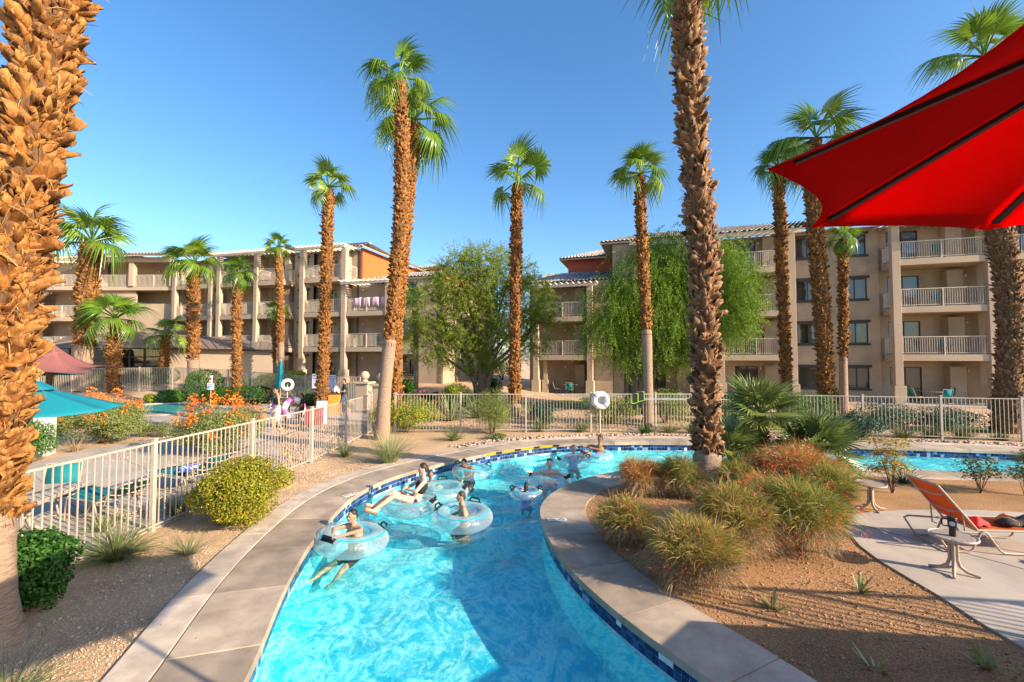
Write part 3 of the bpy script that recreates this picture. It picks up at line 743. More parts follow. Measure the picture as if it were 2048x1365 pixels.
# ---- building on the left
LB = Fac(-31.7, 41.2, .9647, -.2634)
lb_ = thing('hotel_building', 'long tan stucco hotel with orange gable wall and pergolas at left', 'building', (0, 0, 0))
Y0 = 0.8; LW = [3.7, 6.6, 9.5]
balcony(lb_, LB, .35, 4.76, LW, Y0, top=12.1, door=(.55, .8), left='wall')
flat(lb_, LB, 4.76, 5.7, Y0 - .6, 12.2, -1.9, [])
balcony(lb_, LB, 5.7, 9.6, LW, Y0, top=12.1, door=(.6, .85), lampside=.2)
balcony(lb_, LB, 9.7, 12.4, LW, Y0, top=12.1, door=(.1, .5), lampside=.6)
flat(lb_, LB, 12.4, 14.4, Y0 - .6, 12.2, -1.5, [(12.9, 13.9, z + .7, z + 2.15) for z in [Y0] + LW])
balcony(lb_, LB, 14.5, 18.5, LW, Y0, top=12.1, door=(.22, .5), lampside=.1)
balcony(lb_, LB, 18.7, 22.6, LW[:2], Y0, top=9.2, door=(.78, .98), lampside=.12)
flat(lb_, LB, 22.6, 26.9, Y0 - .6, 9.2, -.8, [(23.5, 24.7, z + .7, z + 2.15) for z in [Y0] + LW[:2]])
for s in (.35, 4.6, 5.55, 9.65): pillar(lb_, LB, s, .06, Y0, 12.0, .38)
for s in (14.45, 18.55): pillar(lb_, LB, s, .06, Y0, 11.95, .42)
pillar(lb_, LB, 22.6, .06, Y0, 9.0, .42)
for a, b in ((5.2, 12.8), (14.2, 18.9)): pergola(lb_, LB, a, b, -1.8, .8, 12.0)
pergola(lb_, LB, 18.4, 23.0, -1.8, .6, 9.0)
m = MB(); LB.box(m, -.5, 18.9, -13, -2.1, Y0 - .6, 12.28); m.build('block', stucco, lb_)
m = MB(); LB.box(m, 18.9, 27.0, -14, -2.1, Y0 - .6, 9.18); LB.box(m, 26.5, 27.05, -2.1, -.8, Y0 - .6, 9.18); m.build('block', stucco, lb_)
m = MB(); LB.box(m, 18.82, 19.0, -12.5, -1.95, 9.0, 12.3); m.build('gable_wall', stucco_or, lb_)
m = MB(); LB.box(m, 17.2, 21.6, -22, -13.5, 8.5, 12.6); m.build('tower_wall', stucco_or, lb_)
roof(lb_, LB.P(-1, .2, 12.35), LB.P(19.0, -1.4, 12.35), LB.P(17.2, -6, 13.9), LB.P(-1, -6, 13.9))
roof(lb_, LB.P(19.6, -1.0, 12.35), LB.P(19.6, -13, 12.35), LB.P(16.8, -12, 13.6), LB.P(16.8, -5.8, 13.9))
roof(lb_, LB.P(20.8, -.6, 9.3), LB.P(27.6, -.6, 9.3), LB.P(26, -5, 10.5), LB.P(22.4, -5, 10.5))
roof(lb_, LB.P(27.6, -.6, 9.3), LB.P(27.6, -13, 9.3), LB.P(26, -12, 10.7), LB.P(26, -6, 10.7))
q = [LB.P(16.5, -12.8, 12.62), LB.P(22.3, -12.8, 12.62), LB.P(22.3, -22.6, 12.62)]; ap = LB.P(19.4, -17, 13.9); ap2 = LB.P(19.4, -17.1, 13.9)
roof(lb_, q[0], q[1], ap, ap2); roof(lb_, q[1], q[2], ap2, ap)
LC = Fac(-50, 41.2, 1, 0)
balcony(lb_, LC, 5.6, 10.6, LW, Y0, top=12.1, door=(.4, .72), lampside=.3)
m = MB(); LC.wall(m, 10.6, 18.4, Y0 - .6, 9.12, -.5, [(14.6, 17.9, 7.9, 9.1)]); m.build('wall', stucco, lb_)
m = MB(); LC.wall(m, 10.6, 18.4, 9.5, 12.2, -2.3); LC.wall(m, 10.6, 18.4, 6.6, 9.3, -2.3); LC.box(m, 10.6, 18.4, -2.3, -.2, 9.13, 9.5); LC.box(m, 10.7, 18.3, -.45, .0, 11.75, 12.2); m.build('loggia', stucco_lt, lb_)
railing(lb_, [LC.P(10.8, -.3, 0), LC.P(14.3, -.3, 0)], 9.5); railing(lb_, [LC.P(14.6, -.3, 0), LC.P(18.2, -.3, 0)], 9.5)
for s in (10.7, 14.45, 18.25): pillar(lb_, LC, s, -.05, 9.5, 11.75, .45, False)
for s in (15.4, 16.3): LC.lamp(lb_, s, -2.3, 11.3)
for s in (5.6, 10.6): pillar(lb_, LC, s, .05, Y0, 12.0, .4)
m = MB(); LC.box(m, -6, 20, -14, -2.32, Y0 - .6, 12.28); LC.wall(m, -6, 5.6, Y0 - .6, 12.2, -.6); m.build('block', stucco, lb_)
pergola(lb_, LC, 5, 10.8, -1.8, .7, 12.0)
roof(lb_, LC.P(9.2, .6, 12.35), LC.P(18.9, .6, 12.35), LC.P(18, -6, 14.0), LC.P(10.4, -6, 14.0))
roof(lb_, LC.P(-6, -1.6, 12.35), LC.P(10.4, -1.6, 12.35), LC.P(10.4, -7, 13.9), LC.P(-6, -7, 13.9))

# ---- low glazed pavilion with a fanned metal roof
pv = thing('pavilion', 'low pavilion with fanned brown metal roof and dark glass walls', 'building', (0, 0, 0))
ev = [(-41.5, 38.8), (-39.5, 36.3), (-36.5, 34.7), (-33.2, 34.4), (-30.2, 35.1), (-28.6, 36.3)]
apx = Vector((-33.5, 39.6, 5.15)); apl = Vector((-41, 41, 4.8))
m = MB()
for i in range(len(ev) - 1):
    a = Vector((*ev[i], 3.62)); b = Vector((*ev[i + 1], 3.62)); m.add([a, b, apx], [(0, 1, 2)])
m.add([Vector((*ev[0], 3.62)), apx, apl], [(0, 1, 2)])
m.add([Vector((-28.6, 36.3, 3.62)), Vector((-19.5, 36.9, 3.5)), Vector((-20, 39.0, 4.25)), apx], [(0, 1, 2, 3)])
rf = m.build('roof', metal_roof, pv)
for i in range(len(ev) - 1):
    for t in np.linspace(0, 1, 6)[:-1]:
        a = Vector(ev[i]).lerp(Vector(ev[i + 1]), t); s = MB(); s.bar((a.x, a.y, 3.64), apx + Vector((0, 0, .02)), .05, .05); s.build('seam', metal_roof, rf)
for t in np.linspace(0.05, 1, 14):
    a = Vector((-28.6, 36.3, 3.64)).lerp(Vector((-19.5, 36.9, 3.52)), t); b = apx.lerp(Vector((-20, 39.0, 4.27)), t); s = MB(); s.bar(a, b, .05, .05); s.build('seam', metal_roof, rf)
m = MB()
for i in range(len(ev) - 1):
    m.bar((*ev[i], 3.56), (*ev[i + 1], 3.56), .12, .12)
m.bar((-28.6, 36.3, 3.56), (-19.5, 36.9, 3.44), .12, .12); m.build('fascia', dark_trim, pv)
gw = [(x * 1.0 + (-35 - x) * .07, y + (40 - y) * .1) for x, y in ev]
for i in range(len(gw) - 1):
    a, b = Vector(gw[i]), Vector(gw[i + 1]); n = 2
    for k in range(n):
        p = a.lerp(b, k / n); r_ = a.lerp(b, (k + 1) / n); w = MB()
        w.bar((p.x, p.y, .2), (p.x, p.y, 3.55), .12, .12); w.bar((p.x, p.y, 2.9), (r_.x, r_.y, 2.9), .08, .1); w.bar((p.x, p.y, .35), (r_.x, r_.y, .35), .1, .3)
        wi_ = w.build('window', dark_trim, pv); g = MB(); g.add([(p.x, p.y, .3), (r_.x, r_.y, .3), (r_.x, r_.y, 3.5), (p.x, p.y, 3.5)], [(0, 1, 2, 3)]); g.build('pane', pane, wi_)
m = MB(); m.prism([(-39.5, 40.4), (-28.5, 38.2), (-28.2, 37.2), (-33, 36.9), (-37, 37.4)], .2, 3.5); m.build('interior', room_m, pv)
m = MB(); m.prism([(-28.9, 36.6), (-19.8, 37.25), (-20, 39.0), (-28.9, 39.2)], .1, 3.5); m.build('wall', stucco_lt, pv)
# ================================================================ plants
def unit(n, g=rng):
    v = g.normal(size=(n, 3)); return v / np.linalg.norm(v, axis=1)[:, None]
def leaves(P, nrm, L, W, droop=0.0, g=rng, up=None):
    """rhombic leaves at P, facing about nrm; returns verts, quads"""
    n = len(P)
    d = g.normal(size=(n, 3)) if up is None else up + 0.55 * g.normal(size=(n, 3))
    d -= nrm * np.sum(d * nrm, 1)[:, None]; d[:, 2] -= droop
    d /= np.linalg.norm(d, axis=1)[:, None] + 1e-9
    s = np.cross(nrm, d); s /= np.linalg.norm(s, axis=1)[:, None] + 1e-9
    l = (L * g.uniform(.6, 1.3, n))[:, None]; w = (W * g.uniform(.7, 1.2, n))[:, None]
    V = np.stack([P, P + d * l * .5 + s * w * .5 - nrm * w * .12, P + d * l - nrm * l * .08, P + d * l * .5 - s * w * .5 - nrm * w * .12], 1)
    F = np.arange(4 * n).reshape(n, 4)
    return V.reshape(-1, 3), F
def lumpy(U, k=14, amp=.2, g=rng):
    c = unit(k, g); a = g.uniform(-.5, 1, k) * amp
    D_ = U @ c.T; return 1 + (np.exp((D_ - 1) * 7) * a[None]).sum(1)
def cloud(n, w, dpt, h, shell=.16, box=0.0, flat=.55, amp=.22, g=rng, inner=.28, lumps=0):
    U = unit(n, g)
    if lumps:
        Uc = unit(lumps, g); rd = g.uniform(.26, .5, lumps); ce = Uc * (1.0 - rd)[:, None] * g.uniform(.85, 1.1, (lumps, 1)); ix = g.choice(lumps, n, p=rd ** 2 / (rd ** 2).sum())
        r_ = 1 - np.abs(g.normal(size=n)) * shell
        P = (ce[ix] + U * (rd[ix] * r_)[:, None]) * np.array([w / 2, dpt / 2, h * .5]); P[:, 2] += h * .5
        lowm = P[:, 2] < h * .1; P[lowm, 2] = g.uniform(.02, .12, lowm.sum()) * h
        return P, U * .6 + Uc[ix] * .4

    r = lumpy(U, 16, amp, g) * (1 - np.abs(g.normal(size=n)) * shell)
    ni = int(n * inner); r[:ni] *= g.uniform(.45, .95, ni)
    Q = U.copy()
    if box: Q = np.sign(Q) * np.abs(Q) ** (1 - box); 
    P = Q * r[:, None] * np.array([w / 2, dpt / 2, h * .5]); P[:, 2] += h * .5
    lowm = P[:, 2] < h * .12
    P[lowm, 2] = g.uniform(.02, .14, lowm.sum()) * h
    return P, U
def shrub(name, label, loc, w, h, mat, n=5000, L=.05, W=.026, dpt=None, cat='shrub', group=None, box=0.0, shell=.14, amp=.22, droop=0.2, flowers=None, stems=7, twig=None, upn=.35, inner=.28, seed=None):
    """leafy shrub > foliage, stems, flowers"""
    g = np.random.default_rng(seed if seed is not None else int(abs(loc[0] * 131 + loc[1] * 17 + h * 7)) + 3)
    dpt = dpt or w * .9
    o = thing(name, label, cat, (loc[0], loc[1], gz(loc[0], loc[1])), 0, group)
    P, U = cloud(n, w, dpt, h, shell, box, amp=amp, g=g, inner=inner, lumps=0 if box else 34)
    nr = U + .75 * g.normal(size=(n, 3)); nr[:, 2] += upn; nr /= np.linalg.norm(nr, axis=1)[:, None]
    V, F = leaves(P, nr, L, W, droop, g); tag(obj_np('foliage', V, F, mat, o), kind='stuff')
    m = MB()
    for k in range(stems):
        a = g.uniform(0, 6.3); r_ = g.uniform(.15, .38) * w; zt = g.uniform(.45, .8) * h
        m.tube([(0.05 * math.cos(a), .05 * math.sin(a), -.05), (r_ * .4 * math.cos(a), r_ * .4 * math.sin(a), zt * .5), (r_ * math.cos(a + .3), r_ * math.sin(a + .3), zt)], [.02 * h + .006, .013 * h + .004, .004], 5)
    m.build('stems', twig or MATS['twig'], o)
    if flowers:
        fm, fn, fl, hi = flowers
        P, U = cloud(fn, w * 1.05, dpt * 1.05, h * 1.02, .03, amp=amp, g=g, inner=0); P = P[P[:, 2] > h * hi]
        k = 5; Pp = np.repeat(P, k, 0) + g.normal(size=(len(P) * k, 3)) * fl * .5; nr = unit(len(Pp), g)
        V, F = leaves(Pp, nr, fl, fl * .8, 0, g); tag(obj_np('flowers', V, F, fm, o), kind='stuff')
    return o
def blades(n, h, spread, w, g, curve=.5, seg=4, base=.06, up=.8):
    """arching strap leaves from one crown"""
    a = g.uniform(0, 2 * np.pi, n); t0 = g.uniform(0.02, 1, n) ** .7; el = np.pi / 2 - t0 * spread; L = h * g.uniform(.55, 1.1, n)
    dirh = np.stack([np.cos(a), np.sin(a)], 1); P0 = dirh * base * g.uniform(.1, 1, n)[:, None]
    V = np.zeros((n, (seg + 1) * 2, 3)); pos = np.concatenate([P0, np.zeros((n, 1))], 1); e = el.copy(); cv = curve * g.uniform(.4, 1.4, n)
    side = np.stack([-np.sin(a), np.cos(a), np.zeros(n)], 1)
    tw = g.normal(size=n) * .5; side = side * np.cos(tw)[:, None] + np.array([0, 0, 1.0]) * np.sin(tw)[:, None]
    for k in range(seg + 1):
        ww = w * (1 - (k / seg) ** 2 * .92) * .5
        V[:, 2 * k] = pos - side * ww; V[:, 2 * k + 1] = pos + side * ww
        d = np.concatenate([dirh * np.cos(e)[:, None], np.sin(e)[:, None]], 1); pos = pos + d * (L / seg)[:, None]; e = e - cv / seg
    F = np.array([(2 * k, 2 * k + 1, 2 * k + 3, 2 * k + 2) for k in range(seg)])
    F = (F[None] + ((seg + 1) * 2 * np.arange(n))[:, None, None]).reshape(-1, 4)
    return V.reshape(-1, 3), F
def tussock(name, label, loc, h, mat, n=160, spread=1.1, w=.014, curve=.7, cat='grass clump', group=None, base=.08, seed=None, stalk=None):
    g = np.random.default_rng(seed if seed is not None else int(abs(loc[0] * 77 + loc[1] * 29)) + 1)
    o = thing(name, label, cat, (loc[0], loc[1], gz(loc[0], loc[1]) - .0), 0, group)
    V, F = blades(n, h, spread, w, g, curve, base=base); tag(obj_np('blades', V, F, mat, o), kind='stuff')
    if stalk:
        m = MB()
        for k in range(stalk):
            a = g.uniform(0, 6.3); m.tube([(0, 0, 0), (.1 * math.cos(a), .1 * math.sin(a), h * .8), (.35 * math.cos(a), .35 * math.sin(a), h * 1.35)], [.006, .005, .003], 4)
        m.build('flower_stalk', MATS['twig'], o)
    return o
M('twig', (0.16, 0.10, 0.06), rough=.9, var=.2)
L_dark = leafmat('leaf_dark', [(0.012, 0.05, 0.008), (0.03, 0.10, 0.012), (0.06, 0.16, 0.02)], .2, .55, .2)
L_mid = leafmat('leaf_mid', [(0.03, 0.09, 0.012), (0.06, 0.17, 0.02), (0.11, 0.25, 0.03)], .3)
L_lime = leafmat('leaf_lime', [(0.08, 0.15, 0.012), (0.20, 0.30, 0.02), (0.34, 0.36, 0.03), (0.42, 0.38, 0.03)], .3)
L_lantana = leafmat('leaf_lantana', [(0.12, 0.15, 0.015), (0.24, 0.27, 0.02), (0.38, 0.36, 0.03), (0.30, 0.17, 0.05)], .28, .6, .15)
L_sage = leafmat('leaf_sage', [(0.10, 0.15, 0.04), (0.20, 0.25, 0.06), (0.32, 0.33, 0.08)], .3)
L_bird = leafmat('leaf_feathery', [(0.12, 0.17, 0.05), (0.24, 0.29, 0.08), (0.36, 0.37, 0.12)], .3)
L_blue = leafmat('leaf_bluegreen', [(0.02, 0.06, 0.035), (0.04, 0.10, 0.06), (0.07, 0.15, 0.08)], .2)
L_fire = leafmat('leaf_firecracker', [(0.14, 0.18, 0.03), (0.32, 0.30, 0.05), (0.44, 0.32, 0.08), (0.50, 0.26, 0.10)], .3)
L_fire2 = leafmat('leaf_firecracker_green', [(0.08, 0.14, 0.02), (0.21, 0.26, 0.035), (0.36, 0.35, 0.06), (0.46, 0.30, 0.09)], .3)
L_rust = leafmat('leaf_rust', [(0.20, 0.18, 0.04), (0.42, 0.27, 0.07), (0.56, 0.27, 0.09), (0.60, 0.20, 0.07)], .3)
L_straw = leafmat('leaf_straw', [(0.38, 0.25, 0.13), (0.46, 0.34, 0.19), (0.30, 0.20, 0.10)], .25)
L_yucca = leafmat('leaf_yucca', [(0.16, 0.20, 0.09), (0.26, 0.29, 0.12), (0.36, 0.36, 0.15)], .2)
L_gras = leafmat('leaf_grass', [(0.09, 0.13, 0.05), (0.17, 0.21, 0.07), (0.30, 0.31, 0.11)], .25)
L_nand = leafmat('leaf_nandina', [(0.45, 0.20, 0.02), (0.55, 0.33, 0.02), (0.38, 0.34, 0.04), (0.14, 0.20, 0.03)], .35)
L_nand2 = leafmat('leaf_nandina_green', [(0.10, 0.14, 0.04), (0.16, 0.20, 0.05), (0.30, 0.18, 0.08)], .35)
L_aloe = leafmat('leaf_aloe', [(0.22, 0.26, 0.08), (0.32, 0.34, 0.13)], .15)
F_orange = leafmat('petal_orange', [(0.70, 0.10, 0.01), (0.85, 0.22, 0.01), (0.90, 0.34, 0.03)], .3)
F_red = leafmat('petal_red', [(0.75, 0.05, 0.03), (0.85, 0.12, 0.05)], .3)
F_pink = leafmat('petal_pink', [(0.75, 0.06, 0.22), (0.80, 0.12, 0.10)], .3)
L_mesq = leafmat('leaf_mesquite', [(0.07, 0.13, 0.012), (0.18, 0.27, 0.025), (0.30, 0.38, 0.04), (0.44, 0.47, 0.07)], .45)
L_mesq2 = leafmat('leaf_mesquite_dark', [(0.06, 0.14, 0.012), (0.15, 0.28, 0.022), (0.34, 0.46, 0.04)], .45)
L_fan = leafmat('palm_leaf', [(0.05, 0.13, 0.015), (0.11, 0.22, 0.02), (0.19, 0.31, 0.03), (0.30, 0.36, 0.05)], .3, .3, .5, per='object')
L_fan2 = leafmat('fan_palm_leaf', [(0.09, 0.14, 0.04), (0.18, 0.24, 0.06), (0.38, 0.38, 0.12)], .25, .32, .5, per='object')

# ---- palms: trunk, old leaf bases, fan leaves
bark_fib = M('palm_fibre', (0.19, 0.095, 0.038), rough=.95, var=.3, scale=20, bump=.9, bscale=40, col2=(0.075, 0.036, 0.016), stretch=(1, 1, .3))
bark_ring = M('palm_bark', (0.40, 0.285, 0.20), rough=.95, var=.2, scale=14, bump=.8, bscale=22, col2=(0.21, 0.135, 0.09), stretch=(.7, .7, 5.0))
boot_m = leafmat('leaf_base', [(0.07, 0.024, 0.008), (0.21, 0.068, 0.014), (0.39, 0.15, 0.030), (0.50, 0.24, 0.065)], .06, .75, .2, per='object')
boot_far = leafmat('leaf_base_far', [(0.07, 0.024, 0.008), (0.21, 0.068, 0.014), (0.39, 0.15, 0.030), (0.50, 0.24, 0.065)], .06, .75, .2)
boot_dk = leafmat('leaf_base_dark', [(0.06, 0.023, 0.011), (0.17, 0.068, 0.026), (0.29, 0.128, 0.048), (0.38, 0.20, 0.09)], .05, .75, .2, per='object')
boot_dk2 = leafmat('leaf_base_dark_far', [(0.06, 0.023, 0.011), (0.17, 0.068, 0.026), (0.29, 0.128, 0.048), (0.38, 0.20, 0.09)], .05, .75, .2)
leafmat('loose_fibre', [(.12, .05, .02), (.28, .14, .05), (.45, .30, .15)], .1, .9, .1)
def boot_shape(k):
    """one split, curling leaf base; stands along +Z, curls towards +X"""
    g = np.random.default_rng(40 + k); L = 1.0; w0 = g.uniform(.36, .66); cur = g.uniform(-.05, .35); tip = g.uniform(.06, .6) if k % 3 else g.uniform(.5, .9); tw = g.normal() * .4
    V = []; n = 5
    for i in range(n):
        t = i / (n - 1); w = w0 * (1 - t) + tip * w0 * t; x = cur * t * t * .8; z = L * t * (1 - .12 * t); ed = .17 * (1 - t * .4)
        c, s = math.cos(tw * t), math.sin(tw * t)
        for y, dx in ((-w / 2, -ed), (0, .06 * (1 - t)), (w / 2, -ed)):
            jag = g.normal() * (.11 if i == n - 1 else .02)
            V.append((x + dx * c - y * s * .3, y * c * (1 + (g.normal() * .16 if 0 < i else 0)) + dx * s, z + jag))
    B = [(x - .045, y, z) for x, y, z in V]
    F = []
    for i in range(n - 1):
        for j in range(2):
            a = 3 * i + j; F.append((a, a + 1, a + 4, a + 3)); F.append((15 + a + 3, 15 + a + 4, 15 + a + 1, 15 + a))
        F.append((3 * i + 3, 15 + 3 * i + 3, 15 + 3 * i, 3 * i)); F.append((3 * i + 2, 15 + 3 * i + 2, 15 + 3 * i + 5, 3 * i + 5))
    F += [(12, 13, 28, 27), (13, 14, 29, 28)]
    return np.array(V + B), np.array(F)
TIP = np.array([i / 4 for i in range(5) for _ in range(3)] * 2, dtype=np.float32)
def set_tip(me, reps):
    at = me.attributes.new('tip', 'FLOAT', 'POINT'); at.data.foreach_set('value', np.tile(TIP, reps))
for bm_, pale in ((boot_m, (.52, .27, .09)), (boot_far, (.52, .27, .09)), (boot_dk, (.46, .32, .20)), (boot_dk2, (.46, .32, .20))):
    nt = bm_.node_tree; pb_ = next(n for n in nt.nodes if n.type == 'BSDF_PRINCIPLED'); src_ = pb_.inputs['Base Color'].links[0].from_socket
    at_ = N(nt, 'ShaderNodeAttribute'); at_.attribute_name = 'tip'; pw_ = N(nt, 'ShaderNodeMath', operation='POWER'); pw_.inputs[1].default_value = 2.2; nt.links.new(at_.outputs['Fac'], pw_.inputs[0])
    tc_ = N(nt, 'ShaderNodeNewGeometry'); mp_ = N(nt, 'ShaderNodeMapping'); mp_.inputs['Scale'].default_value = (1, 1, .25); nt.links.new(tc_.outputs['Position'], mp_.inputs['Vector'])
    nz_ = N(nt, 'ShaderNodeTexNoise', Scale=38.0, Detail=5.0, Roughness=.7); nt.links.new(mp_.outputs[0], nz_.inputs['Vector'])
    ml_ = N(nt, 'ShaderNodeMath', operation='MULTIPLY'); nt.links.new(pw_.outputs[0], ml_.inputs[0]); nt.links.new(nz_.outputs[0], ml_.inputs[1])
    mx_ = N(nt, 'ShaderNodeMix', data_type='RGBA'); mx_.inputs[7].default_value = rgba(pale); nt.links.new(ml_.outputs[0], mx_.inputs[0]); nt.links.new(src_, mx_.inputs[6])
    vr_ = N(nt, 'ShaderNodeMapRange'); vr_.inputs[1].default_value = .3; vr_.inputs[2].default_value = .7; vr_.inputs[3].default_value = .4; vr_.inputs[4].default_value = 1.12; nt.links.new(nz_.outputs[0], vr_.inputs[0])
    hv_ = N(nt, 'ShaderNodeHueSaturation'); nt.links.new(mx_.outputs[2], hv_.inputs['Color']); nt.links.new(vr_.outputs[0], hv_.inputs['Value']); nt.links.new(hv_.outputs[0], pb_.inputs['Base Color'])
    bb_ = N(nt, 'ShaderNodeBump', Strength=.5, Distance=.01); nt.links.new(nz_.outputs[0], bb_.inputs['Height']); nt.links.new(bb_.outputs[0], pb_.inputs['Normal'])
BOOTS = [boot_shape(k) for k in range(7)]
def boot_meshes(mat, tagn):
    out = []
    for V, F in BOOTS:
        me = mesh_np('leaf_base', V, F, False); me.materials.append(mat); set_tip(me, 1); out.append(me)
    return out
BOOT_ME = {'b': boot_meshes(boot_m, 'b'), 'd': boot_meshes(boot_dk, 'd')}

def fan_shape(k, nseg=34, petiole=.42, R_=.62, droop=.5, spreadang=128, stiff=False):
    """fan leaf along +X, top side +Z: stalk, pleated blade, hanging tips"""
    g = np.random.default_rng(70 + k); V = []; F = []
    def addq(rows):
        b = len(V); 
        for r_ in rows: V.extend(r_)
        m_ = len(rows[0])
        for i in range(len(rows) - 1):
            for j in range(m_ - 1): F.append((b + i * m_ + j, b + i * m_ + j + 1, b + (i + 1) * m_ + j + 1, b + (i + 1) * m_ + j))
    addq([[(petiole * t, -.022 * (1 - .5 * t), .02), (petiole * t, 0, -.01 - .01 * t), (petiole * t, .022 * (1 - .5 * t), .02)] for t in np.linspace(0, 1, 4)])
    hub = np.array([petiole, 0, 0.0])
    for i in range(nseg):
        al = R(-spreadang + 2 * spreadang * (i + .5) / nseg); l = R_ * (1 - .28 * (abs(al) / R(spreadang)) ** 2) * g.uniform(.9, 1.08)
        dal = R(spreadang) / nseg; rows = []
        steps = 6
        sp = g.normal() * .05 * (1 if not stiff else 1.5); dr = droop * g.uniform(.6, 1.5)
        for s in range(steps + 1):
            t = s / steps; r_ = l * t; 
            halfw = math.tan(dal) * r_ if t < .55 else math.tan(dal) * l * .55 * max(.05, (1 - (t - .55) / .45)) * (1.0 if not stiff else .85)
            if t <= .55 and stiff: halfw = min(halfw, math.tan(dal) * l * .4)
            a2 = al + sp * max(0, t - .5) * 2
            d = np.array([math.cos(a2), math.sin(a2), 0]); sd = np.array([-math.sin(a2), math.cos(a2), 0])
            z = .12 * r_ * (1 - math.cos(al)) - dr * (max(0, t - .35) ** 2) * l * 1.9 - .10 * r_ * r_
            sh = 1 - .35 * max(0, t - .55) * min(1.0, dr)
            c = hub + d * r_ * sh + np.array([0, 0, z]); f_ = halfw * .55
            rows.append([tuple(c - sd * halfw - np.array([0, 0, f_])), tuple(c), tuple(c + sd * halfw - np.array([0, 0, f_]))])
        addq(rows)
    V = np.array(V); 
    V[:, 2] -= .18 * np.clip(V[:, 0], 0, 2) ** 2 * (0 if stiff else 1)
    return V, np.array(F)
FANS = {}
def fans(kind):
    if kind in FANS: return FANS[kind]
    out = []
    for k in range(4):
        if kind == 'w': V, F = fan_shape(k, 30, .50, .52, (.55, .8, 1.1, 1.4)[k])
        else: V, F = fan_shape(10 + k, 26, .38, .62, (.02, .08, .15, .22)[k], 120, True)
        me = mesh_np('frond', V, F, True); me.materials.append(L_fan if kind == 'w' else L_fan2); out.append(me)
    FANS[kind] = out; return out
def frond_matrix(pos, az, el, L, roll=0.0):
    return Matrix.Translation(pos) @ Matrix.Rotation(az, 4, 'Z') @ Matrix.Rotation(-el, 4, 'Y') @ Matrix.Rotation(roll, 4, 'X') @ Matrix.Diagonal((L, L, L, 1))

